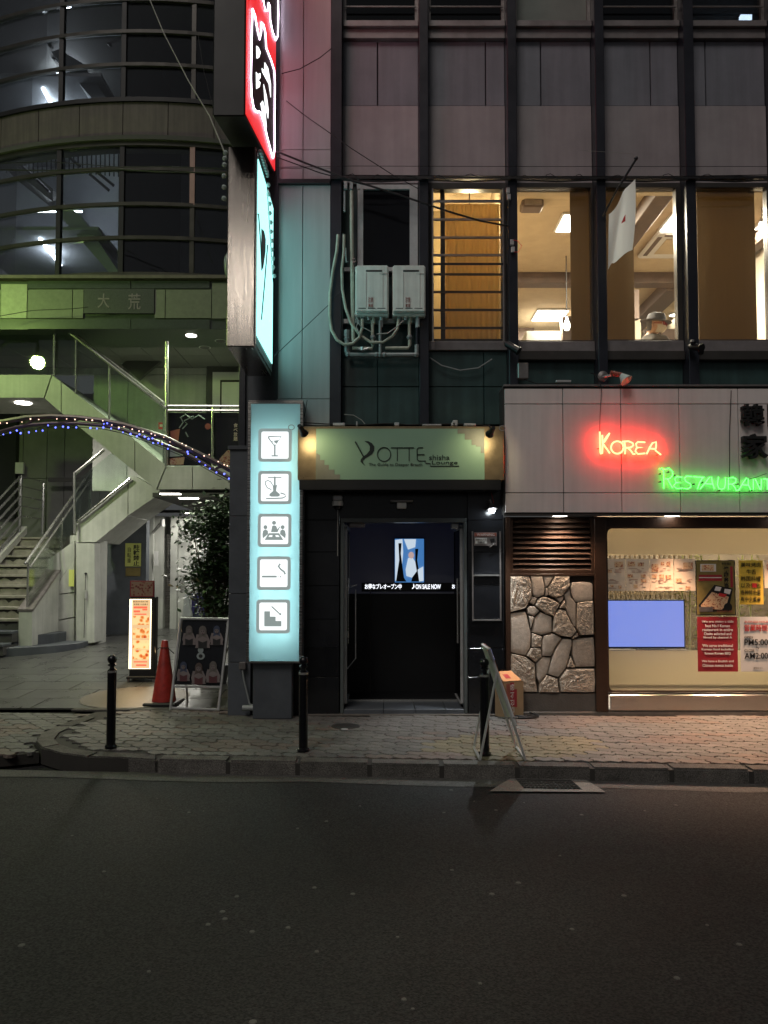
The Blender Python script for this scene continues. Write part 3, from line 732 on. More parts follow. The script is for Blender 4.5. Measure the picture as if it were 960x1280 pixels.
MB().box(p0.x-.14, p0.x+.13, 9.3, 9.5, p0.z-.08, p0.z+.10).build('body', 'beam', t, bev=.02)
MB().box(p0.x-.11, p0.x+.10, 9.285, 9.299, p0.z-.06, p0.z+.06).build('grille', 'alu', t)
MB().box(p0.x-.03, p0.x+.03, 9.36, 9.42, p0.z+.101, CZ-.003).build('bracket', 'beam', t)

ab = thing('neighbouring_building', (6.6, 8.2, 0), 'dark plain neighbouring shop building beyond the right picture edge', 'building')
MB().box(5.35, 8.4, 8.2, 14.8, 0, 8.6).build('wall', 'concrete_b', ab); MB().box(5.5, 8.2, 8.15, 8.199, .1, 2.5).build('shutter', 'alu', ab)
# man in a hat
def skin_body(name, pts, edges, rad, m, parent, sub=2):
    me = bpy.data.meshes.new(name); me.from_pydata(pts, edges, [])
    o = bpy.data.objects.new(name, me); COL.objects.link(o)
    md = o.modifiers.new('s', 'SKIN'); md.use_smooth_shade = True
    for v, r in zip(me.skin_vertices[0].data, rad): v.radius = r if isinstance(r, tuple) else (r, r)
    me.skin_vertices[0].data[0].use_root = True
    o.modifiers.new('d', 'SUBSURF').levels = sub; o.modifiers['d'].render_levels = sub
    bpy.context.view_layer.update()
    m2 = bpy.data.meshes.new_from_object(o.evaluated_get(bpy.context.evaluated_depsgraph_get()))
    bpy.data.objects.remove(o)
    b = MB().add([v.co[:] for v in m2.vertices], [tuple(p.vertices) for p in m2.polygons])
    return b.build(name, m, parent, smooth=True)
hd = P(820, 408, 9.3); hx, hy, hz = hd
man = thing('person', (hx, hy, FZ), 'man in grey hat, glasses and pale face mask standing at the upstairs window', 'person')
f = Vector((.78, -.60, -.10)).normalized()       # facing right and slightly out and down
sd = f.cross(Vector((0, 0, 1))).normalized(); up = sd.cross(f)
HB = Vector((hx, hy, hz))
def hp(a, b, c): return HB + (f*a + sd*b + up*c)*1.12
b = MB()
# head and neck: one lofted surface built from rings
rings = [(-.115,-.055,.075,.075),(-.085,-.045,.058,.058),(-.045,-.01,.062,.075),(-.02,.0,.068,.088),(.02,.0,.072,.094),(.055,-.004,.072,.094),(.09,-.008,.062,.082),(.115,-.012,.035,.05)]
n = 20; vs = []; fs = []
for (c, fa, rs, rf) in rings:
    for k in range(n):
        t = 2*pi*k/n; q = hp(fa+rf*cos(t), rs*sin(t), c); vs.append(q)
for i in range(len(rings)-1):
    for k in range(n): fs.append((i*n+k, i*n+(k+1) % n, (i+1)*n+(k+1) % n, (i+1)*n+k))
fs.append(tuple(range((len(rings)-1)*n, len(rings)*n)))
b.add(vs, fs)
nose = [hp(.088, 0, .022), hp(.090, .014, -.018), hp(.112, 0, -.016), hp(.090, -.014, -.018), hp(.09, 0, -.03)]
b.add(nose, [(0,1,2),(0,2,3),(1,4,2),(2,4,3)])
for s_ in (-1, 1): b.ball(hp(-.008, s_*.074, .0), .022, 8, (.8, .5, 1.3))
head = b.build('head', 'skin', man, smooth=True)
for s_ in (-1, 1):
    MB().ball(hp(.078, s_*.03, .022), .012, 8).build('eye', 'paper_w', man)
    ring_ = [hp(.098, s_*.032+.026*cos(t), .020+.018*sin(t)) for t in [2*pi*k/12 for k in range(12)]]
    MB().tube(ring_, .0055, 5, True).build('glasses_rim', 'carton_r', man)
MB().tube([hp(.098, -.006, .024), hp(.102, 0, .026), hp(.098, .006, .024)], .003, 5).tube([hp(.098, .057, .024), hp(.0, .078, .02)], .003, 5).tube([hp(.098, -.057, .024), hp(.0, -.078, .02)], .003, 5).build('glasses_arm', 'carton_r', man)
hr = MB(); vs = []; fs = []
for i, (c, fa, rs, rf) in enumerate([(-.055, -.012, .068, .080), (-.02, -.004, .074, .092), (.02, -.004, .078, .098), (.05, -.006, .076, .097)]):
    for k in range(11):
        t = pi*.56+pi*.88*k/10; vs.append(hp(fa+rf*cos(t), rs*sin(t), c))
for i in range(3):
    for k in range(10): fs.append((i*11+k, i*11+k+1, (i+1)*11+k+1, (i+1)*11+k))
hr.add(vs, fs).build('hair', 'hat', man, smooth=True)
mk = MB(); vs = []; fs = []
for i, (c, fa, rs, rf) in enumerate([(.004, .004, .073, .100), (-.025, .006, .071, .112), (-.055, .0, .066, .098), (-.078, -.008, .058, .078)]):
    for k in range(9):
        t = -1.25+2.5*k/8; vs.append(hp(fa+rf*cos(t), rs*1.04*sin(t), c))
for i in range(3):
    for k in range(8): fs.append((i*9+k, i*9+k+1, (i+1)*9+k+1, (i+1)*9+k))
mk.add(vs, fs).tube([hp(.03, .072, 0), hp(-.01, .078, .005)], .002, 4).tube([hp(.03, -.072, 0), hp(-.01, -.078, .005)], .002, 4).build('face_mask', 'mask', man, smooth=True)
hb = MB(); vs = []; fs = []
for (c, r1, r2) in [(.045, .135, .170), (.052, .137, .173), (.060, .086, .108), (.10, .082, .102), (.135, .070, .088), (.145, .045, .06)]:
    for k in range(n):
        t = 2*pi*k/n; vs.append(hp(-.006+r2*cos(t), r1*sin(t), c-(.015*cos(t) if r1 > .1 else 0)))
for i in range(5):
    for k in range(n): fs.append((i*n+k, i*n+(k+1) % n, (i+1)*n+(k+1) % n, (i+1)*n+k))
fs += [tuple(range(5*n, 6*n)), tuple(reversed(range(n)))]
hb.add(vs, fs).build('hat', 'hat', man, smooth=True)
bx_, by_ = hx-.05, hy+.02
skin_body('body', [(bx_, by_, 3.98), (bx_, by_, 4.22), (bx_, by_, hz-.19), (bx_+.01, by_, hz-.10), (bx_-.13, by_+.12, hz-.205), (bx_+.12, by_-.13, hz-.205), (bx_-.17, by_+.14, 4.14), (bx_+.15, by_-.17, 4.14), (bx_-.1, by_+.05, 3.90), (bx_+.17, by_-.12, 3.95), (bx_, by_, 3.6), (bx_-.05, by_+.08, 3.15), (bx_+.05, by_-.08, 3.15)],
          [(0,1),(1,2),(2,3),(2,4),(2,5),(4,6),(5,7),(6,8),(7,9),(0,10),(10,11),(10,12)], [.14,.15,.10,.055,.075,.075,.055,.055,.04,.04,.13,.06,.06], 'shirt', man, 2)

# =================================================================== STREET LEVEL, RIGHT: restaurant front
YF, YS = 8.18, 7.98           # shopfront plane, fascia face
rf = thing('restaurant_front', (2.8, YF, 0), 'restaurant shop front with stone cladding, slatted vent and big rounded window', 'shop front')
fas = thing('fascia', (2.8, YS, Z(640, YS)), 'long pale panelled sign fascia above the restaurant window', 'fascia')
fx = [X(u, 560, YS) for u in (631, 704, 776.5, 849.5, 923.5, 997, 1070)]
fz = [Z(641, YS), Z(616, YS), Z(505, YS), Z(485.5, YS)]
MB().box(fx[0]-.01, fx[-1], YS+.03, YW-.03, fz[0]-.01, fz[3]+.02).build('fascia_box', 'mullion', fas)
for i in range(6):
    for k in range(3):
        MB().box(fx[i]+.004, fx[i+1]-.004, YS, YS+.028, fz[k]+.004, fz[k+1]-.004).build('fascia_panel', 'fascia', fas, bev=.002)
MB().box(fx[0]-.01, fx[-1], YS-.012, YW-.03, fz[3]+.021, fz[3]+.04).build('capping', 'alu', fas)
MB().box(fx[0]-.012, fx[-1], YS-.012, YS+.04, fz[0]-.03, fz[0]-.011).build('bottom_trim', 'mullion', fas)
for u, nm, e in ((701, 'left', 42), (842, 'right', 330), (985, 'far', 360)):
    x = X(u, 642, YS+.06)
    t = thing('downlight', (x, YS+.08, fz[0]-.03), {'left': 'lit downlight under the fascia above the slatted vent', 'right': 'lit downlight under the fascia above the television window', 'far': 'lit downlight under the fascia at the right picture edge'}[nm], 'lamp', 'downlights under the fascia')
    MB().lathe([(.085, -.012), (.085, .0)], (x, YS+.10, fz[0]-.012), 16).build('rim', 'alu_w', t)
    MB().lathe([(.075, -.016), (.075, -.0125)], (x, YS+.10, fz[0]-.012), 16).build('lens', 'e_lamp', t)
    light('SPOT', 'downlight_beam', (x, YS+.02, fz[0]-.05), e, ((1, .72, .52) if nm == 'left' else (1, .60, .38)), .05, t, radians(125 if nm == 'left' else 88), (x+.02, YS+.10 if nm == 'left' else YS-.75, 0))

# neon lettering, bent glass tubes
YN = YS-.055
def neon(strokes, mt, parent, r=.0085):
    for s_ in strokes:
        b = ptube([(u, v) for u, v in s_], YN, r, 6); b.build('neon_tube', mt, parent, smooth=True)
def crop(pts, ox, oy, k): return [(ox+x/k, oy+y/k) for x, y in pts]
kk = 960/220
def arc(cx, cy, rx, ry, a0, a1, n=14): return [(cx+rx*cos(radians(a0+(a1-a0)*i/n)), cy+ry*sin(radians(a0+(a1-a0)*i/n))) for i in range(n+1)]
ks = [[(42,42),(44,100),(46,160)], [(56,60),(58,112),(56,160),(46,162)], [(60,104),(78,72),(96,50)], [(60,108),(80,135),(97,160)], [(66,100),(84,72),(96,50)],
      arc(138,128,34,34,0,352,20),
      [(165,96),(200,94),(222,104),(226,116),(212,128),(186,130)], [(176,98),(182,130),(180,164)], [(196,130),(214,148),(224,164),(236,163)],
      [(290,100),(250,98),(240,108),(244,128),(276,128),(244,130),(236,148),(250,164),(290,160)],
      [(298,164),(316,126),(330,104),(350,98),(350,122),(346,144),(376,168)], [(318,134),(346,136)]]
nk = thing('neon_sign', P(788, 570, YN), 'glowing red neon word over the restaurant fascia', 'neon sign')
neon([crop(s_, 740, 530, kk) for s_ in ks], 'e_korea', nk)
gs = [[(368,246),(384,242),(392,270),(392,352)], [(392,250),(420,242),(438,258),(440,280),(424,298),(398,300)], [(412,300),(426,326),(440,350)],
      [(492,290),(462,288),(450,300),(458,318),(484,320),(456,322),(446,338),(462,352),(494,350)],
      [(546,288),(518,284),(504,296),(512,314),(536,326),(540,342),(524,354),(500,352)],
      [(552,288),(612,292)], [(604,292),(586,322),(576,354)],
      [(590,354),(620,318),(640,292),(652,290),(656,320),(668,354)], [(620,326),(656,328)],
      [(690,290),(684,330),(692,352),(710,356),(724,348),(728,318),(728,292)],
      [(744,358),(744,296),(770,292),(786,300),(784,318),(764,328),(746,328)], [(764,328),(780,346),(786,362),(796,360)],
      [(800,362),(824,320),(842,296),(852,300),(852,330),(866,360)], [(822,332),(854,334)],
      [(880,358),(880,302),(890,300),(916,356),(922,358),(924,300)], [(934,300),(978,302)], [(956,302),(958,358)]]
ng = thing('neon_sign', P(900, 600, YN), 'glowing green neon word to the lower right of the red neon word', 'neon sign')
neon([crop(s_, 740, 530, kk) for s_ in gs], 'e_green', ng, .0062)
for u, v in [(826,592),(836,590),(826,602),(844,594),(857,611),(868,605),(879,603),(900,613),(912,598),(923,605),(936,599),(940,613),(951,606)]:
    q = P(u, v, YN); MB().tube([(q.x, YS-.001, q.z), (q.x, YN+.01, q.z)], .006, 5).ball((q.x, YN+.012, q.z), .011, 6).build('tube_holder', 'brown_steel', ng)
for u, v in [(749,560),(778,568),(800,560),(823,568)]:
    q = P(u, v, YN); MB().tube([(q.x, YS-.001, q.z), (q.x, YN+.01, q.z)], .005, 5).build('tube_holder', 'brown_steel', nk)
ptube([(752, 484), (750, 520), (749.5, 542)], YS-.02, .003, 5).build('feed_wire', 'cable', nk)
ptube([(914, 488), (912, 540), (912, 597)], YS-.02, .004, 5).build('feed_wire', 'cable', ng)
ptube([(958, 592), (944, 597), (936, 599)], YS-.03, .003, 5).build('feed_wire', 'cable', ng)
for (c, u0, v0, u1, v1, l_) in (('韓', 925, 506, 952, 533, 'black raised character above another one near the right edge'), ('家', 925, 543, 957, 574, 'black raised character lower of two near the right edge'), ('国', 959, 506, 985, 533, 'black raised character cut off by the right edge')):
    o = ptext(c, u0, v0, u1, v1, YS-.012, 'ink', dep=.06, bold=.018, name='raised_character')
    tag(o, l_, 'sign lettering', 'raised black characters on the fascia')

# frame, louvre, stones, plinth
rx0, rx1 = X(632, 760, YF), X(637.5, 760, YF)
lx0, lx1 = X(742.5, 760, YF), X(757.5, 760, YF)
zF = fz[0]-.03
MB().box(rx0, rx1, YF-.04, YF+.1, 0.0, zF).build('timber_post', 'wood', rf, bev=.004)
MB().box(lx0, lx1, YF-.05, YF+.1, 0.035, zF).build('timber_post', 'wood', rf, bev=.004)
MB().box(rx1+.001, lx0-.001, YF-.02, YF+.1, Z(647, YF), zF).build('timber_header', 'wood', rf)
MB().box(lx1+.001, 4.9, YF-.02, YF+.1, Z(659, YF), zF).build('timber_header', 'wood', rf)
lv = MB().box(rx1+.001, rx1+.03, YF-.03, YF+.06, Z(717, YF), Z(648, YF)).box(lx0-.03, lx0-.001, YF-.03, YF+.06, Z(717, YF), Z(648, YF)).box(rx1+.031, lx0-.031, YF-.03, YF+.06, Z(717, YF), Z(713, YF)).box(rx1+.031, lx0-.031, YF+.05, YF+.06, Z(713, YF), Z(648, YF)).build('louvre_vent', 'wood', rf)
for k in range(10):
    z = Z(710.5-k*6.6, YF); a, b = rx1+.032, lx0-.032
    MB().hull([(a, YF-.02, z-.018), (a, YF-.012, z-.022), (a, YF+.04, z+.028), (a, YF+.034, z+.034)], [(b, YF-.02, z-.018), (b, YF-.012, z-.022), (b, YF+.04, z+.028), (b, YF+.034, z+.034)]).build('slat', 'slat', lv)
MB().box(rx1+.001, lx0-.001, YF-.035, YF+.06, Z(718.5, YF)-.012, Z(717, YF)-.001).build('timber_rail', 'wood', rf, bev=.003)
cl = MB().box(rx1+.001, lx0-.001, YF+.03, YF+.1, Z(866, YF), Z(719, YF)-.01).build('stone_cladding', 'mortar', rf)
ST = [(1,[(55,80),(245,80),(270,150),(272,290),(215,400),(55,445)]),(0,[(262,80),(378,80),(400,190),(395,270),(330,295),(280,270)]),(0,[(385,80),(495,80),(430,185),(405,190)]),
(1,[(505,80),(650,80),(652,180),(580,275),(510,300),(440,270),(435,200)]),(0,[(408,195),(430,200),(437,275),(408,280)]),(0,[(690,142),(860,142),(885,165),(885,320),(720,345),(680,290),(662,200),(664,160)]),
(0,[(595,262),(650,200),(660,290),(715,350),(712,590),(690,580),(615,420),(612,330)]),(0,[(250,345),(275,285),(330,300),(295,372)]),(1,[(335,310),(400,285),(500,320),(555,360),(490,480),(420,460),(305,380)]),
(0,[(512,300),(590,275),(590,310),(555,350)]),(1,[(550,400),(598,318),(612,400)]),(1,[(725,345),(885,322),(893,665),(760,672),(720,600)]),(0,[(222,410),(245,380),(300,380),(350,430),(300,480),(235,460)]),
(0,[(55,455),(212,432),(245,560),(265,650),(258,800),(210,875),(55,840)]),(0,[(240,470),(300,490),(265,600)]),(0,[(300,500),(360,440),(475,490),(475,640),(370,670),(272,640)]),
(1,[(490,480),(540,410),(605,420),(660,540),(720,630),(665,692),(570,680),(485,640)]),(1,[(672,700),(725,645),(735,675),(685,710)]),(1,[(275,650),(375,680),(365,785),(275,790)]),
(0,[(390,675),(485,655),(570,700),(500,800),(465,880),(375,880),(372,760)]),(0,[(585,705),(670,710),(672,760),(640,900),(610,1000),(535,1095),(430,1060),(470,900),(510,800)]),(0,[(685,715),(893,690),(905,985),(710,990),(675,860)]),
(1,[(220,875),(270,800),(360,795),(375,880),(312,940)]),(1,[(60,850),(210,885),(305,955),(310,1100),(330,1240),(60,1240)]),(0,[(318,950),(375,890),(465,895),(430,1050),(350,1150),(322,1090)]),
(1,[(620,990),(660,880),(705,990)]),(1,[(345,1240),(350,1160),(425,1068),(530,1105),(550,1240)]),(1,[(545,1105),(615,1005),(905,1000),(905,1240),(560,1240)])]
for rough, pts in ST:
    P2 = [P(630+x/8, 710+y/8, YF) for x, y in pts]
    c = sum(P2, Vector())/len(P2)
    bm = bmesh.new()
    ring = []
    for i, p in enumerate(P2):       # densify and soften the outline
        q = P2[(i+1) % len(P2)]
        for t in (0, .33, .66):
            s_ = p.lerp(q, t); s_ = c+(s_-c)*(.995 if t else .982)
            ring.append(s_+Vector((random.uniform(-.002, .002), 0, random.uniform(-.002, .002))))
    lv_ = [(1.0, .05), (1.0, -.012), (.965, -.021), (.86, -.025), (.72, -.027), (.56, -.028), (.38, -.028), (.2, -.028)]
    R = []
    dpt = random.uniform(.0, .012)+(.012 if rough else 0)
    for sc, y in lv_:
        row = []
        for s_ in ring:
            p = c+(s_-c)*sc; yy = y
            if sc < 1:
                yy -= dpt
                nn = noise.noise(Vector((p.x*24, p.z*42, 1)))+.6*noise.noise(Vector((p.x*60, p.z*90, 5)))
                yy += nn*(.009 if rough else .002) + (random.uniform(-.003, .003) if rough else 0)
            row.append(bm.verts.new((p.x, YF+yy, p.z)))
        R.append(row)
    n = len(ring)
    for a, b in zip(R, R[1:]):
        for k in range(n): bm.faces.new((a[k], a[(k+1) % n], b[(k+1) % n], b[k]))
    cv = bm.verts.new((c.x, YF-.03-dpt, c.z))
    for k in range(n): bm.faces.new((R[-1][k], R[-1][(k+1) % n], cv))
    mb = MB(); bm.verts.index_update()
    mb.add([v.co[:] for v in bm.verts], [tuple(v.index for v in f_.verts) for f_ in bm.faces]); bm.free()
    mb.build('stone', 'stone_r' if rough else 'stone', cl, smooth=not rough)
MB().box(rx1+.001, lx0-.001, YF-.02, YF+.1, .035, Z(866, YF)-.002).build('base_stone', 'grey_base', rf, bev=.004)
# window
gx0 = lx1; gz0, gz1 = Z(865, YF), Z(659, YF)
MB().box(gx0+.001, 4.9, YF-.03, YF+.03, gz0-.02, gz0-.001).build('window_sill', 'black', rf, bev=.004)
MB().box(gx0+.02, 4.9, YF-.045, YF+.03, Z(888, YF), gz0-.022).build('steel_kickplate', 'steel_k', rf, bev=.008)
MB().box(gx0+.001, 4.9, YF-.01, YF+.08, .035, Z(888, YF)-.002).build('base_stone', 'grey_base', rf)
wfr = MB().box(gx0+.001, gx0+.02, YF-.015, YF+.04, gz0, gz1).box(gx0+.021, 4.9, YF-.015, YF+.04, gz1-.012, gz1-.001).box(gx0+.021, 4.9, YF-.015, YF+.04, gz0, gz0+.012)
R_ = .06
for (cx, cz, a0) in ((gx0+.02+R_, gz0+.012+R_, 180), (gx0+.02+R_, gz1-.012-R_, 90)):
    k_ = (gx0+.02, gz0+.012) if a0 == 180 else (gx0+.02, gz1-.012)
    a_ = [(cx+R_*cos(radians(a0+90*i/6)), cz+R_*sin(radians(a0+90*i/6))) for i in range(7)]
    wfr.prism([(x, YF-.015, z) for x, z in [k_]+a_], (0, .055, 0))
wo = wfr.build('window_frame', 'wood', rf)
MB().box(gx0+.02, 4.9, YF+.012, YF+.020, gz0+.012, gz1-.012).build('pane', 'g_clear', wo)

# inside of the restaurant window
Zi0, Zi1 = .30, 2.25
M['bay_brown'] = mat('bay_brown_wall', (.20, .165, .12), .8, wear=.35, ws=3)
inn = thing('window_bay', (2.9, 9.4, Zi0), 'warm beige window bay inside the restaurant', 'window bay')
MB().box(gx0-.1, 5.0, 9.6, 9.7, Zi0, Zi1+.3).build('back_wall', 'bay_brown', inn)
MB().box(gx0-.1, 5.0, YF+.12, 9.6, Zi0-.05, Zi0-.001).build('bay_floor', 'wood', inn)
MB().box(gx0-.1, 5.0, YF+.12, 9.6, Zi1+.30, Zi1+.35).build('bay_ceiling', 'beige', inn)
MB().box(gx0-.1, gx0-.05, YF+.12, 9.59, Zi0, Zi1+.29).build('side_wall', 'wood', inn)
MB().box(5.0, 5.1, YF+.12, 9.59, Zi0, Zi1+.29).build('side_wall', 'beige', inn)
MB().box(gx0+.0, 4.9, YF+.10, YF+.104, Z(864, YF+.1), Z(813, YF+.1)).build('frosted_film', 'beige_d', inn)
MB().box(gx0+.0, 4.9, YF+.10, YF+.104, Z(693, YF+.1), Z(655, YF+.1)).build('frosted_film', 'beige_d', inn)
for x in (2.5, 3.6, 4.5):
    t = thing('pendant_lamp', (x, 9.0, Zi1+.1), {2.5: 'hidden warm lamp behind the frosted film over the television', 3.6: 'hidden warm lamp behind the frosted film over the food poster', 4.5: 'hidden warm lamp behind the frosted film at the right edge'}[x], 'lamp', 'lamps in the restaurant window')
    MB().lathe([(.02, .16), (.10, 0), (.09, 0)], (x, 9.0, Zi1+.1), 14).build('shade', 'beam', t)
    MB().ball((x, 9.0, Zi1+.11), .05, 10).build('bulb', 'e_warm', t)
    light('POINT', 'bulb_light', (x, 8.8, Zi1+.03), 52, (1, .85, .64), .12, t)
stl = thing('strip_lamp', (3.4, YF+.35, Zi0+.02), 'low strip lamp glowing behind the frosted lower edge of the window', 'lamp')  # hidden fitting and its area lights added to brighten the lower film
MB().box(gx0+.1, 4.8, YF+.93, YF+.97, Zi0+.001, Zi0+.05).build('housing', 'alu', stl); MB().box(gx0+.12, 4.78, YF+.915, YF+.929, Zi0+.005, Zi0+.045).build('tube', 'e_warm', stl)
light('AREA', 'strip_light', (2.9, YF+.9, Zi0+.06), 34, (1, .88, .70), 1.3, stl, target=(2.9, YF, Zi0+.30))
light('AREA', 'strip_light', (4.1, YF+.9, Zi0+.06), 34, (1, .88, .70), 1.3, stl, target=(4.1, YF, Zi0+.30))
kl = thing('lattice_screen', P(830, 745, 9.0), 'dark lattice screen behind the television', 'screen')
for k in range(18):
    x = X(757+k*6.2, 720, 9.0)
    MB().box(x-.007, x+.007, 9.0, 9.03, Z(808, 9.0), Z(688, 9.0)).build('lattice_bar', 'lattice', kl)
for v in (693, 733, 742, 808):
    MB().box(gx0-.04, X(866, 720, 9.0), 8.985, 8.999, Z(v+1.2, 9.0), Z(v-1.2, 9.0)).build('lattice_rail', 'lattice', kl)
tv = thing('television', P(806, 812, 8.6), 'flat television showing a plain blue screen on the window shelf', 'television')
pb(758, 749, 857, 811, 8.6, .04).build('casing', 'black', tv, bev=.006)
pb(760, 751, 855, 808.5, 8.597, .0025).build('screen', 'e_tv', tv)
pb(795, 811.5, 832, 813.5, 8.58, .12).build('stand', 'alu', tv)
sh = pb(740, 814, 867, 817, 8.45, .35).build('shelf', 'beam', bev=.004); tag(sh, 'brown shelf under the television inside the restaurant window', 'shelf')
for j, (u, v) in enumerate([(856, 776), (866, 752), (846, 738), (900, 690), (930, 700), (858, 735), (905, 770), (935, 780), (880, 690), (850, 800)]):
    pass
bam = thing('bamboo_plant', P(890, 815, 8.75), 'yellow green artificial bamboo behind the window posters', 'plant')
lf = MB(); stm = MB()
for k in range(7):
    u = 845+k*19+random.uniform(-4, 4); q0 = P(u, 818, 8.78); q1 = P(u+random.uniform(-8, 8), 694, 8.78)
    stm.tube([q0, (q0+q1)/2+Vector((random.uniform(-.03, .03), 0, 0)), q1], .009, 5)
    for j in range(38):
        c = q0.lerp(q1, .1+.9*random.random())+Vector((random.uniform(-.10, .10), random.uniform(-.06, .05), random.uniform(-.03, .03)))
        a = random.uniform(-1.2, 1.2)+(pi if random.random() < .5 else 0); l_ = random.uniform(.05, .11); w_ = .009
        dx = Vector((cos(a), random.uniform(-.5, .5), sin(a)*.8-.3)).normalized()*l_; nx = Vector((-dx.z, 0, dx.x)).normalized()*w_
        lf.add([c, c+dx*.4+nx, c+dx, c+dx*.4-nx], [(0,1,2,3)])
stm.build('stem', 'leaf_l', bam, kind='stuff'); lf.build('foliage', 'leaf_l', bam, kind='stuff')

# papers and posters fixed to the glass
YG = YF+.006
def sheet(u0, v0, u1, v1, m, name, lab, grp='posters on the restaurant window', y=None, border=None):
    t = thing(name, P((u0+u1)/2, v1, y or YG), lab, 'poster', grp)
    pb(u0, v0, u1, v1, y or YG, .003).build('sheet', m, t)
    if border: pb(u0-1.2, v0-1.2, u1+1.2, v1+1.2, (y or YG)+.0032, .002).build('border', border, t)
    return t
def patch(t, rects, m, y=YG-.0025, name='printed_patch'):
    for r in rects: pb(*r, y, .002).build(name, m, t)
for j, (a, b) in enumerate(((758, 782), (782.5, 812), (812.5, 842), (842.5, 869))):
    t = sheet(a, 698.5, b, 738.5, 'paper', 'menu_sheet', ['leftmost cream menu sheet on the window', 'cream menu sheet second from the dark window post', 'cream menu sheet third from the dark window post', 'cream menu sheet next to the food poster'][j], 'cream menu sheets in a row')
    ph = [[(768, 702, 779, 709), (759, 712, 765, 716), (763, 731, 767, 734), (773, 732, 777, 736)], [(784.5, 702, 794, 708), (797, 703, 805, 708), (784, 718, 791, 722), (801, 718, 807, 722), (801, 724, 808, 728), (792, 731, 797, 735)], [(814.5, 705, 823, 715), (826, 702, 830, 707), (833, 702, 838, 708), (815, 718, 821, 723), (824, 718, 830, 723), (832, 719, 839, 724)], [(854, 703, 866, 711), (845, 723, 852, 728), (857, 733, 863, 737)]][j]
    patch(t, ph, 'food')
    b_ = MB()
    for k in range(26):
        u = random.uniform(a+2, b-7); v = random.choice([711, 712.5, 714, 715.5, 724.5, 726, 727.5, 729, 730.5, 734, 735.5])
        if any(r[0]-1 < u+4 and u < r[2]+1 and r[1]-1 < v < r[3]+1 for r in ph): continue
        q = P(u, v, YG-.0025); b_.box(q.x, q.x+random.uniform(.02, .05), q.y, q.y+.001, q.z, q.z+.004)
    if b_.v: b_.build('printed_lines', 'mauve', t, kind='stuff')
t = sheet(871, 701.5, 918, 768, 'olive', 'food_poster', 'dark framed olive food poster with a boxed grilled meat meal', border='black')
pb(875.5, 705, 895, 714.5, YG-.0025, .002).build('photo_frame', 'ink_white', t); pb(877, 706, 892.5, 713.5, YG-.005, .002).build('food_photo', 'food', t)
patch(t, [(873.5, 718.5, 902.5, 726)], 'paper_red'); patch(t, [(874, 721.5, 902, 722.5)], 'ink_white', YG-.005)
pg([(875, 763), (873, 757), (893, 731), (898, 732), (916, 736), (912, 757), (905, 764), (885, 765)], YG-.0025, .002).build('meal_box', 'ink', t)
pg([(878, 761), (876, 757), (890, 740), (911, 746), (908, 757), (902, 762)], YG-.005, .002).build('food_photo', 'food', t)
pg([(895, 733), (902, 734), (900, 739), (893, 738)], YG-.005, .002).build('rice', 'ink_white', t); pg([(906, 736), (914, 737), (912, 743), (905, 741)], YG-.005, .002).build('rice', 'ink_white', t)
pg([(899, 741), (909, 743), (906, 747), (898, 745)], YG-.0075, .002).build('ginger', 'ink_red', t)
pb(874, 758.5, 891, 764.5, YG-.0075, .002).build('caption_strip', 'alu', t)
ptext('焼\n肉\n弁\n当', 904.5, 708, 911, 735, YG-.0025, 'ink', t, bold=.03); ptext('特製', 902, 703, 914, 706, YG-.0025, 'ink', t)
pb(913, 708, 916, 734, YG-.0025, .002).build('side_strip', 'carton_r', t)
MB().lathe([(.045, 0), (.045, .002)], P(910, 759, YG-.008), 18, ax=(0, -1, 0)).build('seal', 'ink', t)
ptext('お弁当承ります', 896, 762.5, 916, 765.5, YG-.011, 'mauve', t)
t = sheet(872, 771, 922, 839.5, 'paper_red', 'notice', 'dark red English notice with pale text below the food poster')
ls = ['We are giving a title', 'best No.1 Korean', 'restaurant in entire', 'Osaka selected and', 'filmed by channel A', None, 'We serve traditional', 'Korean food including', 'famous Korean BBQ', None, 'We have a English and', 'Chinese menus inside']
for i, s_ in enumerate(ls):
    if s_:
        w_ = len(s_)*.95; v = 775.5+i*4.95
        ptext(s_, 897-w_, v, 897+w_, v+3.6, YG-.0025, 'ink_white', t, bold=.02)
t = sheet(924, 700.5, 954, 755.5, 'paper_yel', 'notice', 'yellow notice with dark Chinese characters beside the food poster')
for i, (s_, a, b) in enumerate([('美味烤肉', 926, 951), ('牛舌', 933, 945), ('韩国料理', 926, 951), ('以及特色', 926, 951), ('各种特色菜', 926, 951), ('有中文菜单', 926, 951)]):
    v = 703+i*8.6; ptext(s_, a, v, b, v+6, YG-.0025, 'ink', t)
pb(940.5, 729, 946, 734.5, YG-.0055, .002).build('red_stamp', 'e_korea' if False else 'ink_red', t)
t = sheet(955.5, 700, 985, 735, 'paper', 'notice', 'pale paper cut off by the right picture edge')
ptext('営業中', 958, 705, 982, 712, YG-.0025, 'mauve', t)
t = sheet(925.5, 771, 972, 839.5, 'paper_w', 'opening_hours_sign', 'white opening hours notice with red heading')
ptext('BUSINESS HOURS', 931, 776, 962, 778.5, YG-.0025, 'ink_red', t)
ptext('営業時間', 930.5, 780.5, 959, 789, YG-.0025, 'ink_red', t, bold=.006)
ptext('OPEN', 930.5, 795, 941, 798, YG-.0025, 'ink', t, bold=.01)
ptext('PM5:00', 930.5, 799, 960, 806.5, YG-.0025, 'ink', t, bold=.015)
ptext('〜', 945, 808, 949, 811, YG-.0025, 'ink', t)
ptext('CLOSE', 930.5, 811.5, 943, 814.5, YG-.0025, 'ink', t, bold=.01)
ptext('AM2:00', 930.5, 816, 960, 823.5, YG-.0025, 'ink', t, bold=.015)
ptext('定休日 なし', 942, 834, 954, 836, YG-.0025, 'ink', t)

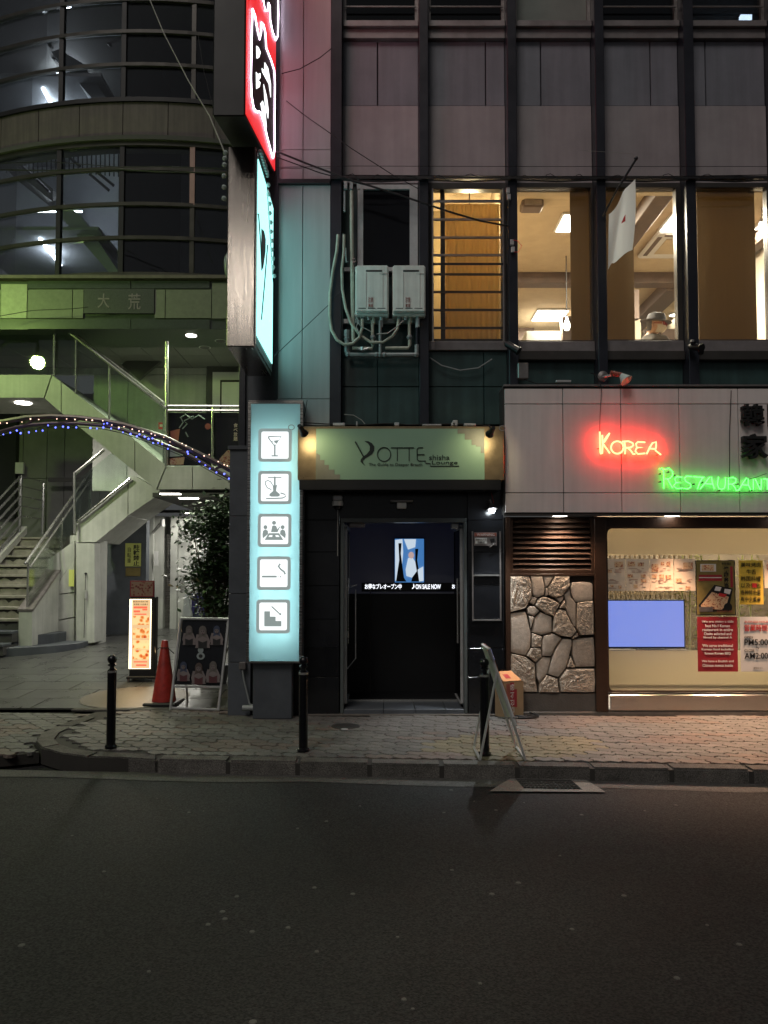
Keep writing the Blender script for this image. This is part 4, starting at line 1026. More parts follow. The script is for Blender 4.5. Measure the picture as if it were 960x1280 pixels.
# =================================================================== ENTRANCE OF THE BASEMENT LOUNGE
YE = 8.16
ent = thing('lounge_entrance', (.3, YE, 0), 'black tiled street entrance with steel door frame leading downstairs', 'entrance')
zE = Z(600, YE)
def pillar(u0, u1, y, name='tiled_pillar'):
    a, b = X(u0, 750, y), X(u1, 750, y); zs = [.0, Z(846, y), Z(810, y), Z(774, y), Z(732, y), Z(690, y), Z(650, y), zE]
    po = MB().box(a+.006, b-.006, y+.012, y+.3, 0, zE).build(name, 'black', ent)
    for k in range(7): MB().box(a, b, y, y+.0115, zs[k]+.003, zs[k+1]-.003).build('wall_tile', 'black_tile', po, bev=.002)
    return a, b
pa, pb_ = pillar(376, 424, YE); pc, pd = pillar(585, 630, YE)
MB().box(pb_+.002, pc-.002, YE+.02, YE+.3, Z(652, YE), zE).build('lintel', 'black_tile', ent)
fa, fb_ = X(425.5, 770, YE), X(584, 770, YE); fw = .05; zt = Z(653, YE)
MB().box(fa, fa+fw*.7, YE+.0, YE+.12, .012, zt).box(fb_-fw*.7, fb_, YE+.0, YE+.12, .012, zt).box(fa, fb_, YE+.001, YE+.12, zt+.001, zt+.045).build('door_frame', 'frame_grey', ent, bev=.003)
# short vestibule
YB = 9.35
MB().box(fa-.05, fa+.02, YE+.31, YB, 0, zE).build('vestibule_wall', 'black_gloss', ent)
MB().box(fb_-.02, fb_+.05, YE+.31, YB, 0, zE).build('vestibule_wall', 'black_gloss', ent)
MB().box(fa-.05, fb_+.05, YB, YB+.08, 0, zE+.1).build('vestibule_wall', 'black', ent)
MB().box(fa-.05, fb_+.05, YE+.31, YB+.08, zE-.1, zE-.02).build('vestibule_ceiling', 'black', ent)
MB().box(fa+.036, fb_-.036, YE+.55, YB-.001, -.02, .05).build('vestibule_floor', 'black', ent)
tx = [fa+.036, X(482, 880, YE+.2), X(515, 880, YE+.2), X(550, 880, YE+.2), fb_-.036]; tx = [tx[0], tx[0]+.42, tx[0]+.75, tx[0]+1.08, tx[-1]]
for k in range(4): MB().box(tx[k]+.003, tx[k+1]-.003, YE+.0, YE+.50, -.01, .055).build('threshold_tile', 'slate', ent, bev=.003)
MB().box(fa+.036, fb_-.036, YE+.505, YE+.545, -.01, .075).build('steel_sill', 'rail', ent)
# open glass door leaves with steel trim
for s_, x in ((1, fa+.04), (-1, fb_-.05)):
    dlf = MB().box(x, x+.012, YE+.14, YE+.82, .10, zt-.06).build('door_leaf', 'g_dark', ent)
    tr = MB().box(x-.012, x+.024, YE+.125, YE+.139, .08, zt-.04).box(x-.012, x+.024, YE+.125, YE+.82, zt-.059, zt-.02).box(x-.012, x+.024, YE+.125, YE+.82, .08, .098)
    tr.build('leaf_frame', 'alu_w', dlf)
    zz_ = Z(735, YE+.1)
    MB().tube([(x+.03*s_, YE+.22, zz_-.1-.5), (x+.03*s_, YE+.22, zz_+.1)], .010, 8).build('handle', 'rail', dlf)
MB().box(X(436, 660, YE+.1), X(456, 660, YE+.1), YE+.10, YE+.20, Z(659, YE+.1), Z(653, YE+.1)).build('door_closer', 'alu', ent, bev=.01)
MB().box(X(564, 660, YE+.1), X(574, 660, YE+.1), YE+.10, YE+.18, Z(661, YE+.1), Z(654, YE+.1)).build('door_closer', 'alu_w', ent, bev=.01)
# inner panel trims
ptube([(436.5, 668), (436.5, 735), (446, 731)], YE+.34, .007, 5).build('inner_trim', 'alu_w', ent)
ptube([(444.5, 737), (444.5, 823), (434, 836)], YE+.36, .007, 5).build('inner_trim', 'alu_w', ent)
ptube([(463, 737), (463, 870)], YE+1.0, .006, 5).build('inner_trim', 'mullion', ent)
MB().box(fa+.03, fb_-.03, YB-.012, YB-.001, Z(742, YB), zE-.11).build('video_wall', 'e_navy', ent)
# screen and running text
scr = thing('video_screen', P(511, 727, YB-.05), 'small bright upright video screen inside the dark entrance', 'screen')
pb(492.5, 672.5, 531, 729, YB-.06, .05).build('casing', 'black', scr)
pb(493.5, 673.5, 530, 728, YB-.063, .0025).build('picture', 'e_screen', scr)
ys = YB-.066
for pts, m in (([(494, 675), (503, 673.8), (504, 690), (501, 726), (494, 726)], 'e_screen_w'), ([(498, 679), (502, 679), (501, 692), (505, 722), (508, 727), (495, 727), (499, 700)], 'ink'), ([(505, 674), (520, 674), (519, 684), (510, 687)], 'e_screen_w'),
               ([(519, 686), (523, 686), (521.5, 700), (525, 722), (527, 727), (514, 727), (519, 708)], 'ink'), ([(507, 712), (510, 698), (515, 696), (519, 702), (521, 714), (515, 722), (508, 720)], 'e_screen_w'), ([(522, 712), (529, 708), (529.5, 726), (524, 727)], 'e_screen_w')):
    pg(pts, ys, .002).build('picture_area', m, scr); ys -= .002
MB().ball(P(514, 694, ys), .035, 10, (1, .03, 1.2)).build('picture_area', glow('screen_skin', (.6, .42, .4), .8), scr)
tk = thing('led_ticker', P(508, 737, YB-.02), 'line of glowing white ticker text inside the dark entrance', 'led ticker')
pb(452, 728.5, 582, 739.5, YB-.03, .02).build('casing', 'black', tk)
ptext('お得なプレオープン中', 456, 729.8, 502, 736.5, YB-.032, 'e_ticker', tk, bold=.02)
ptext('♪', 515, 729.5, 518.5, 736, YB-.032, 'e_ticker', tk); ptext('ON SALE NOW', 519.5, 730.3, 551, 736.3, YB-.032, 'e_ticker', tk, bold=.02)
ptext('お得', 565, 730, 573, 736, YB-.032, 'e_ticker', tk, bold=.02)
# notice frame on right pillar
nf = thing('notice_board', P(608, 775, YE-.02), 'steel poster frame with small warning notice on the right black pillar', 'notice board')
a, b = X(590, 720, YE-.02), X(626.5, 720, YE-.02)
for v in (775, 719): MB().box(a+.016, b-.016, YE-.022, YE-.003, Z(v, YE-.02)-.008, Z(v, YE-.02)+.008).build('rail', 'rail', nf)
MB().box(a, a+.015, YE-.022, YE-.003, Z(776, YE-.02), Z(664, YE-.02)).build('rail', 'alu', nf); MB().box(b-.015, b, YE-.022, YE-.003, Z(776, YE-.02), Z(664, YE-.02)).build('rail', 'alu', nf)
pb(592.5, 665.5, 621, 682, YE-.026, .004).build('warning_plate', 'alu', nf)
pb(593, 666, 620.5, 670.5, YE-.029, .0025).build('red_band', 'mauve', nf)
ptext('WARNING', 596, 666.7, 618, 670, YE-.031, 'ink_white', nf)
pb(594, 672.5, 608.5, 679.5, YE-.029, .0025).build('plate_box', 'paper_w', nf); ptext('防犯カメラ', 595, 673.2, 607.5, 675.6, YE-.031, 'ink', nf); ptext('作動中', 597, 676.4, 606, 679, YE-.031, 'ink', nf)
pg([(612, 674), (618, 673), (619, 677), (614, 679)], YE-.029, .0025).build('camera_symbol', 'ink', nf)
ptube([(612, 684), (619, 680), (619, 676)], YE-.032, .005, 5).build('clip', 'rail', nf)

# camera, exit lamp, lit spot over the door
cv = thing('security_camera', P(422, 631, YE-.05), 'white dome security camera above the left side of the entrance', 'camera')
q = P(422, 630, YE-.05)
MB().box(q.x-.05, q.x+.05, YE-.09, YE-.002, q.z+.03, q.z+.09).build('bracket', 'alu_w', cv, bev=.01)
MB().lathe([(.055, .03), (.06, 0), (.055, -.02)], q, 16).build('housing', 'white_paint', cv, smooth=True)
MB().ball((q.x, q.y, q.z-.02), .045, 12).build('dome', 'black_gloss', cv, smooth=True)
MB().tube([(q.x, YE-.02, q.z-.02), (q.x, YE-.012, q.z-.55)], .005, 6).build('cable', 'cable_w', cv)
q = P(502, 632, YE-.05)
em = thing('emergency_lamp', q, 'small unlit lamp fitting over the middle of the door', 'lamp')
MB().box(q.x-.12, q.x+.12, YE-.1, YE+.015, Z(627, YE-.1), Z(624.5, YE-.1)).build('base_plate', 'alu', em, bev=.006)
MB().box(q.x-.05, q.x+.05, YE-.09, YE-.01, Z(635, YE-.1), Z(628, YE-.1)).build('body', 'white_paint', em, bev=.006)
q = P(615, 637, YE-.12)
ls = thing('spotlight', q, 'brightly lit white spotlight over the right black pillar', 'spotlight')
MB().tube([(q.x-.02, YE, q.z+.10), (q.x-.02, q.y, q.z+.10), (q.x, q.y, q.z+.04)], .008, 6).build('arm', 'alu', ls)
MB().lathe([(.022, .06), (.055, .0), (.05, .0)], (q.x, q.y, q.z), 14, ax=(-.1, .2, 1)).build('shade', 'alu', ls, smooth=True)
MB().ball((q.x, q.y-.005, q.z-.005), .034, 10).build('bulb', glow('lamp_spot_white', (.85, .95, 1), 40), ls)
ptube([(614, 616), (617, 628), (614, 634)], YE-.12, .003, 5).build('red_wire', 'ink_red', ls)
light('SPOT', 'spot_beam', (q.x, q.y-.04, q.z-.05), 120, (.92, .97, 1), .03, ls, radians(84), (q.x+.05, q.y-.75, 0))

# =================================================================== LOUNGE SIGN BOX
YB1 = 7.86
yb = thing('lounge_sign', P(500, 600, YB1), 'wide bronze sign box with a green painted panel over the entrance', 'sign')
q0, q1 = P(372, 567, YB1), P(630.5, 567, YB1); zt, zb = Z(532.5, YB1), Z(600, YB1)
MB().box(q0.x, q1.x, YB1+.012, YPF-.002, zb, zt).build('box_body', 'gold', yb, bev=.006)
MB().box(q0.x+.02, q1.x-.04, YB1-.01, YPF-.003, zb-.10, zb-.002).build('box_base', 'black', yb)
ga, gb_ = X(395, 567, YB1), X(605.5, 567, YB1)
MB().box(ga, gb_, YB1-.004, YB1+.011, Z(599.5, YB1), Z(536, YB1)).build('green_panel', 'yotte', yb)
ff = YB1-.007
pg([(395, 566), (400, 569), (400, 575), (405.5, 575), (405.5, 581), (411, 581), (411, 587), (418, 587), (418, 593), (425, 593), (425, 599.3), (395, 599.3)], ff, .002).build('step_pattern', 'yotte_g', yb)
pg([(572, 536.2), (605.3, 536.2), (605.3, 566), (601, 566), (601, 558), (595, 558), (595, 556), (589.5, 556), (589.5, 549.5), (581, 549.5), (581, 542), (572, 542)], ff, .002).build('step_pattern', 'yotte_g', yb)
yk = 960/180
def yl(pts, r=.005): ptube(crop(pts, 420, 530, yk), ff-.001, r, 5).build('lettering', 'ink_g', yb)
yl([(128, 118), (185, 222)], .0075)
pg(crop([(190,114),(215,114),(240,128),(256,150),(254,178),(240,200),(215,218),(192,232),(180,246),(182,260),(196,280),(176,264),(163,250),(165,236),(180,218),(205,200),(224,176),(226,150),(214,130)], 420, 530, yk), ff, .002).build('lettering', 'ink_g', yb)
yl(arc(320, 202, 44, 46, 0, 360, 28)); yl([(366, 158), (448, 158)]); yl([(408, 158), (408, 246)]); yl([(450, 158), (520, 158)]); yl([(487, 158), (487, 246)])
yl([(580, 158), (550, 158), (541, 168), (541, 236), (552, 246), (598, 246), (598, 262), (628, 262), (628, 280), (820, 280)]); yl([(541, 204), (590, 204)])
text('The Guide to Deeper Breath', X(461, 581, ff), X(528, 581, ff), Z(583.5, ff), Z(579, ff), ff, 'ink_g', yb)
text('shisha', X(536.5, 575, ff), X(562, 575, ff), Z(575, ff), Z(568.5, ff), ff, 'ink_g', yb)
text('Lounge', X(540, 579, ff), X(572, 579, ff), Z(581.8, ff), Z(575.8, ff), ff, 'ink_g', yb)
def spot_(u, v, tgt, lab, sx):
    q = P(u, v, YB1-.32); t = thing('sign_spotlight', q, lab, 'spotlight', 'spotlights on the lounge sign')
    dr_ = (Vector(tgt)-q).normalized()
    MB().lathe([(.02, -.10), (.024, -.06), (.027, -.015), (.044, .03), (.04, .03)], q, 14, ax=dr_).build('housing', 'black', t, smooth=True)
    MB().lathe([(.038, .026), (.038, .029)], q, 12, ax=dr_).build('lens', glow('sign_spot_lens', (1, .85, .6), 9), t)
    MB().tube([q-dr_*.1, (q.x-sx*.05, YB1-.1, q.z+.05), (q.x-sx*.03, YB1+.02, zt+.02)], .007, 6).build('arm', 'black', t)
    MB().tube([(q.x-sx*.12+.03*cos(a), q.y+.02, q.z+.05+.025*sin(a)) for a in [2*pi*k/10 for k in range(10)]], .004, 5, True).build('cable_loop', 'cable_w', t)
    light('SPOT', 'sign_beam', q+dr_*.06, 4.5, (1, .86, .50), .09, t, radians(120), tgt)
spot_(379, 540, P(398, 570, YB1), 'black clip spotlight at the left end of the lounge sign', 1)
spot_(613, 541, P(600, 562, YB1), 'black clip spotlight at the right end of the lounge sign', -1)
# clutter on top of the sign box
jb = thing('cable_run', P(500, 532, 7.98), 'loose cables and connector boxes lying on top of the lounge sign', 'cables')
ptube([(376, 528), (400, 529.5), (430, 531), (452, 531), (470, 530), (492, 529), (510, 531), (535, 530), (552, 530), (575, 530), (600, 531), (628, 535)], 7.98, .006, 6).build('cable', 'cable', jb)
ptube([(430, 518), (442, 519), (452, 525), (457, 531)], 7.98, .004, 6).build('cable', 'cable_w', jb)
ptube([(376, 531), (381, 518), (384, 500)], 7.98, .004, 6).build('cable', 'cable', jb)
for u0, v0, u1, v1 in ((416, 528.5, 431, 532), (493, 528, 499, 532), (528, 530, 552, 532), (564, 528, 569, 532), (566, 525, 572, 532), (580, 529, 595, 532), (445, 526.5, 447, 532)):
    pb(u0, v0, u1, v1, 7.97, .05).build('connector_box', 'alu_w', jb, bev=.004)

# =================================================================== PICTOGRAM LIGHT BOX
YI = 7.88
pic = thing('pictogram_lightbox', P(343, 895, YI), 'tall cyan light box with five framed white pictograms', 'sign')
a, b = X(309, 664, YI), X(378, 664, YI); z0, z1 = Z(829, YI), Z(500.5, YI)
bbx = MB().box(a, a+.02, YI+.012, YI+.22, z0, z1).box(b-.02, b, YI+.012, YI+.22, z0, z1).box(a+.021, b-.021, YI+.20, YI+.22, z0, z1).box(a+.021, b-.021, YI+.012, YI+.199, z1-.02, z1).box(a+.021, b-.021, YI+.012, YI+.199, z0, z0+.02).build('box_body', 'slate', pic)
MB().box(a+.022, b-.022, YI+.192, YI+.198, z0+.021, z1-.021).build('box_lining', 'box_white', bbx)
for x_ in (-.10, .10):
    xm = (a+b)/2+x_; MB().tube([(xm, YI+.09, Z(805, YI)), (xm, YI+.09, Z(538, YI))], .012, 8).build('led_strip', 'e_strip', bbx)
fr = MB().box(a, a+.028, YI-.006, YI+.011, z0, z1).box(b-.028, b, YI-.006, YI+.011, z0, z1).box(a+.029, b-.029, YI-.006, YI+.011, z1-.035, z1).box(a+.029, b-.029, YI-.006, YI+.011, z0, z0+.02)
fr.build('box_frame', 'steel', pic)
MB().box(a+.029, b-.029, YI+.002, YI+.010, z0+.021, z1-.036).build('lit_panel', 'e_cyan', pic)
MB().box(X(315, 860, YI), X(364, 860, YI), YI+.05, YI+.2, 0, z0-.002).build('foot_panel', 'slate', pic, bev=.006)
def rrect(cx, cz, w_, h_, r):
    o = []
    for sx, sz, a0 in ((1, 1, 0), (-1, 1, 90), (-1, -1, 180), (1, -1, 270)):
        for k in range(6):
            t = radians(a0+18*k); o.append((cx+sx*(w_-r)+r*cos(t), cz+sz*(h_-r)+r*sin(t)))
    return o
grey = mat('pictogram_grey', (.24, .28, .28), .6, wear=.02); M['pgrey'] = grey
icons = [(343.8, 556.5), (343.5, 609.5), (343.2, 663), (342.3, 716.5), (341.5, 770.5)]
hw = X(364.5, 600, YI)-X(343.5, 600, YI)
for i, (u, v) in enumerate(icons):
    q = P(u, v, YI)
    o = MB().prism([(x, YI-.003, z) for x, z in rrect(q.x, q.z, hw, hw, .035)], (0, .004, 0)).build('pictogram_frame', 'pgrey_e', pic)
    MB().prism([(x, YI-.008, z) for x, z in rrect(q.x, q.z, hw-.033, hw-.033, .018)], (0, .004, 0)).build('pictogram_field', 'e_white1', o)
    y = YI-.012; I = 1/7.53
    def IP(pts, m='pgrey_e'): pg(pts, y, .003).build('pictogram', m, o)
    def IT(pts, r=.006): ptube(pts, y, r*1.45, 5).build('pictogram', 'pgrey_e', o)
    if i == 0:
        c = lambda L: [(300+x/7.53, 490+yy/7.53) for x, yy in L]
        IT(c([(268, 420), (388, 420), (326, 512), (268, 432), (268, 420)]), .005); IP(c([(288, 462), (368, 452), (328, 515)])); IT(c([(327, 510), (327, 600)])); IT(c([(296, 601), (358, 601)]), .005)
        for x_, y_ in ((314, 470), (333, 488), (322, 484)): MB().ball(P(*c([(x_, y_)])[0], y-.004), .010, 8, (1, .2, 1)).build('bubble', 'e_white1', o)
    if i == 1:
        c = lambda L: [(300+x/7.53, 490+yy/7.53) for x, yy in L]
        IT(c([(262, 805), (392, 806)]), .004); IT(c([(327, 796), (327, 880)]), .007); IP(c([(304, 866), (318, 880), (336, 880), (352, 866), (344, 900), (340, 930), (372, 958), (378, 972), (360, 985), (292, 985), (272, 972), (282, 956), (312, 930), (310, 900)]))
        IT(c([(296, 920), (256, 900), (238, 866), (240, 842), (264, 832), (290, 846), (306, 872)]), .004); IT(c([(244, 1004), (330, 1002), (400, 998), (430, 984), (424, 964), (380, 950)]), .005)
    if i == 2:
        c = lambda L: [(300+x*100/512, 650+yy*100/512) for x, yy in L]
        for x_, y_, r in ((163, 46, .014), (218, 18, .014), (273, 46, .014)): MB().lathe([(r*1.5, 0), (r*1.5, .003)], P(*c([(x_, y_)])[0], y+.003), 14, ax=(0, -1, 0)).build('pictogram', 'pgrey_e', o)
        IP(c([(143, 92), (148, 68), (163, 60), (178, 68), (180, 90), (146, 118)])); IP(c([(293, 92), (288, 68), (273, 60), (258, 68), (256, 90), (290, 118)]))
        IP(c([(198, 78), (206, 38), (218, 34), (232, 38), (240, 60), (252, 40), (256, 44), (242, 74), (240, 78)])); IP(c([(184, 84), (250, 84), (278, 128), (156, 128)]))
        IP(c([(186, 98), (210, 98), (206, 108), (178, 108)]), 'e_white') if False else None
        y -= .003; IP(c([(190, 97), (208, 97), (205, 108), (182, 108)]), 'e_white1'); IP(c([(226, 97), (244, 97), (252, 108), (230, 108)]), 'e_white1')
    if i == 3:
        c = lambda L: [(300+x*100/512, 650+yy*100/512) for x, yy in L]
        IP(c([(140, 356), (235, 356), (235, 368), (140, 368)])); IP(c([(242, 356), (246, 356), (246, 368), (242, 368)])); IP(c([(256, 356), (262, 356), (262, 368), (256, 368)]))
        IP(c([(258, 278), (248, 296), (252, 310), (278, 328), (290, 350), (284, 332), (258, 304), (252, 294)]))
        IT(c([(258, 280), (246, 296), (262, 316), (282, 330), (290, 348)]), .007)
    if i == 4:
        c = lambda L: [(300+x*100/512, 650+yy*100/512) for x, yy in L]
        IP(c([(155, 584), (192, 584), (192, 618), (228, 618), (228, 646), (265, 646), (265, 681), (155, 681)])); IT(c([(202, 553), (260, 606)]), .005); IP(c([(250, 606), (264, 590), (264, 611)]))
light('AREA', 'lightbox_spill', (0, 0, 0), 0.001, size=.1) if False else None

# =================================================================== BLADE SIGNS
XB = -1.165; YA, YZ = 6.98, 8.06
bz0, bz1 = Z(433, YA), Z(183, YA)
xl = X(284, 300, YA); xr = X(320.5, 300, YA)
bs = thing('blade_sign', ((xl+xr)/2, (YA+YZ)/2, bz0), 'steel edged projecting sign with glowing cyan face, lower of the two', 'sign')
MB().box(xl, xr-.012, YA, YZ, bz0, bz1).build('sign_body', 'steel_h', bs, bev=.008)
MB().box(xr-.011, xr-.002, YA+.02, YZ-.02, bz0+.03, bz1-.03).build('side_frame', 'steel', bs)
MB().box(xr-.001, xr+.004, YA+.055, YZ-.05, bz0+.12, bz1-.09).build('lit_face', 'e_cyan2', bs)
def cside(L, ox, oy, kx_, x): return [onX(ox+a/kx_, oy+b/kx_, x) for a, b in L]
xs = xr+.006
MB().tube(cside([(333,215),(345,380),(352,540)], 250, 220, 4.572, xs), .008, 5).build('lettering', 'ink', bs)
MB().tube(cside([(385,395),(368,610),(350,820)], 250, 220, 4.572, xs), .008, 5).build('lettering', 'ink', bs)
MB().prism(cside([(350,300),(366,315),(375,360),(374,430),(360,530),(349,525)], 250, 220, 4.572, xs), (.002, 0, 0)).build('lettering', 'pgrey', bs)
MB().lathe([(.0, 0), (.13, .01), (.14, .05), (.10, .08)], (xl-.001, YA+.35, Z(333, YA+.35)), 16, ax=(-1, 0, 0)).build('round_lamp', 'bulb_glass', bs, smooth=True)
bl = thing('bulb_string', (XB, YA, bz1), 'clear round unlit bulbs strung along both upper edges of the cyan sign', 'string lights')
pts = [(282, 191), (281, 198), (280.5, 206), (280, 220), (280, 234), (280, 248)]
for u, v in pts: MB().ball(P(u, v, YA+.04), .024, 8).build('bulb', 'bulb_glass', bl, smooth=True)
for k in range(20):
    yy = YA+.06+k*.052; zz_ = bz1-.02-(k*.0 if k < 8 else (k-8)*.075); 
    if k >= 8: yy = YA+.48+(k-8)*.045
    MB().ball((xr+.02+.004*(k % 2), yy, zz_), .024, 8).build('bulb', 'bulb_glass', bl, smooth=True)
MB().tube([(xl-.01, YA+.05, bz1), (xl-.015, YA+.05, bz1-.55)], .004, 4).tube([(xr+.01, YA+.05, bz1), (xr+.01, YA+.5, bz1-.02), (xr+.01, YA+1.0, bz1-.9)], .004, 4).build('wire', 'cable', bl)
MB().box(xl+.12, xr-.03, YZ+.003, YPF+.115, bz0+.3, bz0+.4).build('wall_bracket', 'black', bs); MB().box(xl+.12, xr-.03, YZ+.003, YPF+.115, bz1-.5, bz1-.4).build('wall_bracket', 'black', bs)

rs = thing('red_sign', (-1.3, 7.2, 5.5), 'big dark projecting sign above with a red face and white outlined brushwork', 'sign')
RX = -1.164; RYA, RYZ = 6.33, 8.07
rx_l = X(266, 100, RYA); rz_f = Z(145, RYA); rz_b = Z(217, RYZ)
rtop = 9.2
side = [(RYA, rz_f), (RYZ, rz_b), (RYZ, rtop), (RYA, rtop)]
MB().prism([(rx_l, y, z) for y, z in side], (RX-rx_l-.012, 0, 0)).build('sign_body', 'black', rs, bev=.01)
c_ = Vector((sum(p[0] for p in side)/4, sum(p[1] for p in side)/4))
MB().prism([(RX-.011, y, z) for y, z in [(RYA+.02, rz_f+.03), (RYZ-.02, rz_b+.02), (RYZ-.02, rtop-.05), (RYA+.02, rtop-.05)]], (.008, 0, 0)).build('lit_face', 'e_red', rs)
def rc(L): return cside(L, 250, 0, 5.3333, RX+.004)
blob = [(345,60),(362,110),(375,190),(392,262),(402,215),(405,150),(418,165),(430,220),(436,320),(468,400),(490,470),(494,560),(492,760),(492,1000),(482,1055),(466,1000),(440,900),(420,810),(398,750),(385,742),(378,748),(368,742),(352,720),(338,640),(333,520),(337,350),(340,180)]
MB().prism(rc(blob), (.003, 0, 0)).build('brush_figure', 'ink', rs)
MB().tube([p+Vector((.008, 0, 0)) for p in rc(blob)], .0075, 5, True).build('outline_tube', 'e_neonw', rs)
blob2 = [(420,-200),(416,0),(430,68),(446,70),(452,20),(460,40),(462,130),(478,210),(500,268),(514,240),(518,100),(516,-200)]
MB().prism(rc(blob2), (.003, 0, 0)).build('brush_figure', 'ink', rs)
MB().tube([p+Vector((.008, 0, 0)) for p in rc(blob2)], .0075, 5, True).build('outline_tube', 'e_neonw', rs)
for L in ([(372,305),(385,315),(400,350),(388,385),(374,390)], [(370,480),(380,495),(398,488),(398,520),(385,535),(398,550),(392,580),(372,592)], [(428,415),(450,455),(468,560),(468,650),(455,560),(412,480),(408,455),(425,470)], [(420,560),(440,640),(452,730),(450,790),(430,700)], [(400,690),(414,672),(430,730),(440,850),(420,800)]):
    MB().prism([p+Vector((.004, 0, 0)) for p in rc(L)], (.004, 0, 0)).build('white_mark', 'e_white', rs)
MB().box(-1.35, RX-.05, RYZ+.003, YPF+.115, 6.2, 6.35).build('wall_bracket', 'black', rs)

# =================================================================== SLATE PILLAR AND POLE LEFT OF THE LIGHT BOX
sp_ = thing('slate_pillar', P(296, 891, YPF), 'grey slate clad pillar left of the pictogram light box', 'pillar')
a, b = X(286, 720, YPF), X(308, 720, YPF); zs = [0, Z(828, YPF), Z(742, YPF), Z(645, YPF), Z(562, YPF)]
for k in range(4): MB().box(a, b+.05, YPF, YPF+.35, zs[k]+.003, zs[k+1]-.003).build('cladding_slab', 'slate', sp_, bev=.003)
MB().box(a-.02, b+.05, YPF-.02, YPF+.35, zs[4]-.002, zs[4]+.04).build('cap', 'slate', sp_, bev=.004)
po = thing('steel_pole', P(302, 560, YPF+.1), 'dark square steel pole rising above the slate pillar', 'pole')
MB().box(X(299, 500, YPF+.1), X(307, 500, YPF+.1), YPF+.08, YPF+.15, zs[4]+.04, bz1).build('pole_shaft', 'dark_metal', po, bev=.004)
t = thing('junction_box', P(303, 836, YPF-.03), 'small grey junction box low on the slate pillar with a pipe', 'electrical box')
pb(298.5, 828, 307, 837, YPF-.06, .055).build('box', 'alu', t, bev=.005)
ptube([(303, 838), (305, 850), (312, 880), (322, 884)], YPF-.05, .01, 6).build('conduit', 'pvc_g', t)
MB().tube([P(303, 885, YPF-.08), P(317, 885, YPF-.08)], .03, 10).build('pipe_stub', 'pvc_g', t)
MB().box(b+.051, X(376, 700, YPF+.05), YPF+.05, YPF+.3, 0, Z(531, YPF)).build('wall_infill', 'black', bld)

# =================================================================== LEFT BUILDING
lb = thing('curved_glass_building', (-3.9, 12, 0), 'bowed dark glass stair tower over a green granite lintel and open plaza', 'building')
CX, CY, CR = -3.93, 19.0, 7.0
def cyl(x, r=CR):
    s_ = max(-.98, min(.98, (x-CX)/r)); return CY - r*math.sqrt(1-s_*s_)
def curve_box(x0, x1, z0, z1, dr=0, th=.1, n=6, name='x', m='x', par=None, **k):
    a0, a1 = math.asin((x0-CX)/CR), math.asin((x1-CX)/CR); A = []
    b_ = MB(); vs = []
    for i in range(n+1):
        t = a0+(a1-a0)*i/n
        for r in (CR+dr, CR+dr-th):
            for z in (z0, z1): vs.append((CX+r*sin(t), CY-r*cos(t), z))
    fs = []
    for i in range(n):
        q = 4*i
        fs += [(q, q+4, q+5, q+1), (q+2, q+3, q+7, q+6), (q+1, q+5, q+7, q+3), (q, q+2, q+6, q+4)]
    fs += [(0, 1, 3, 2), (4*n, 4*n+2, 4*n+3, 4*n+1)]
    return b_.add(vs, fs).build(name, m, par, **k)
XL, XR = -9.2, -1.45
mx = [X(u, 260, 12.02) for u in (-98, -12, 70.5, 153, 240, 322)]
mx[0] = XL; mx[1] = -6.55
xe = [XL]+mx[1:-1]+[XR]
zsill, zr1, zr2, zr3, zh = Z(343, 12), Z(298, 12), Z(256, 12), Z(212, 12), Z(181, 12)
zb0, zb1, zc1, zc2, zc3 = Z(173, 12), Z(124.5, 12), Z(82, 12), Z(41, 12), Z(1, 12)
TOPL = 11.6
for za, zb_ in ((zsill, zr1), (zr1, zr2), (zr2, zr3), (zr3, zh)):
    for i in range(len(xe)-1): curve_box(xe[i]+.03, xe[i+1]-.03, za+.03, zb_-.03, 0, .012, 5, 'pane', 'g_tint', lb)
for za, zb_ in ((zb1, zc1), (zc1, zc2), (zc2, zc3), (zc3, TOPL)):
    for i in range(len(xe)-1): curve_box(xe[i]+.03, xe[i+1]-.03, za+.03, zb_-.03, 0, .012, 5, 'pane', 'g_tint', lb)
for z in (zr1, zr2, zr3, zc1, zc2, zc3): curve_box(XL, XR, z-.028, z+.028, .05, .05, 24, 'rail', 'mullion', lb)
curve_box(XL, XR, zsill-.06, zsill+.02, .06, .1, 24, 'window_sill', 'mullion', lb)
curve_box(XL, XR, zh-.03, zh+.04, .05, .1, 24, 'rail', 'mullion', lb)
curve_box(XL, XR, zb1-.05, zb1+.02, .05, .1, 24, 'window_sill', 'black', lb)
for i, x in enumerate(xe[1:-1]):
    for z0, z1 in ((zsill+.021, zh-.031), (zb1+.021, TOPL)):
        w_ = .035
        MB().box(x-w_, x+w_, cyl(x)-.035, cyl(x)+.06, z0, z1).build('mullion', 'black' if i < 3 else 'mullion', lb)
x = xe[4]; MB().box(x-.04, x+.04, cyl(x)-.045, cyl(x)-.036, zr2, zh-.031).build('mullion', 'pinkpost', lb)
bx_ = [XL]+[-3.93+(-.0)+k*.70 for k in range(-7, 4)]+[XR]
bx_ = sorted(set(round(q, 3) for q in [XL, XR]+[X(u, 150, 12) for u in (-126, -70, -14, 42, 98, 154, 210, 266)]))
for i in range(len(bx_)-1): curve_box(bx_[i]+.006, bx_[i+1]-.006, zb0+.02, zb1-.055, .02, .12, 5, 'band_panel', 'concrete_b', lb)
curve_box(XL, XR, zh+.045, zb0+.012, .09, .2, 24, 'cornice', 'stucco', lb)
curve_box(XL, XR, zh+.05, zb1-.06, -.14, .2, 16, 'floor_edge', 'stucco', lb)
MB().box(XL, XR, 11.85, 12.4, Z(352, 12)+.0, zsill-.065).build('coping', 'concrete_b', lb)
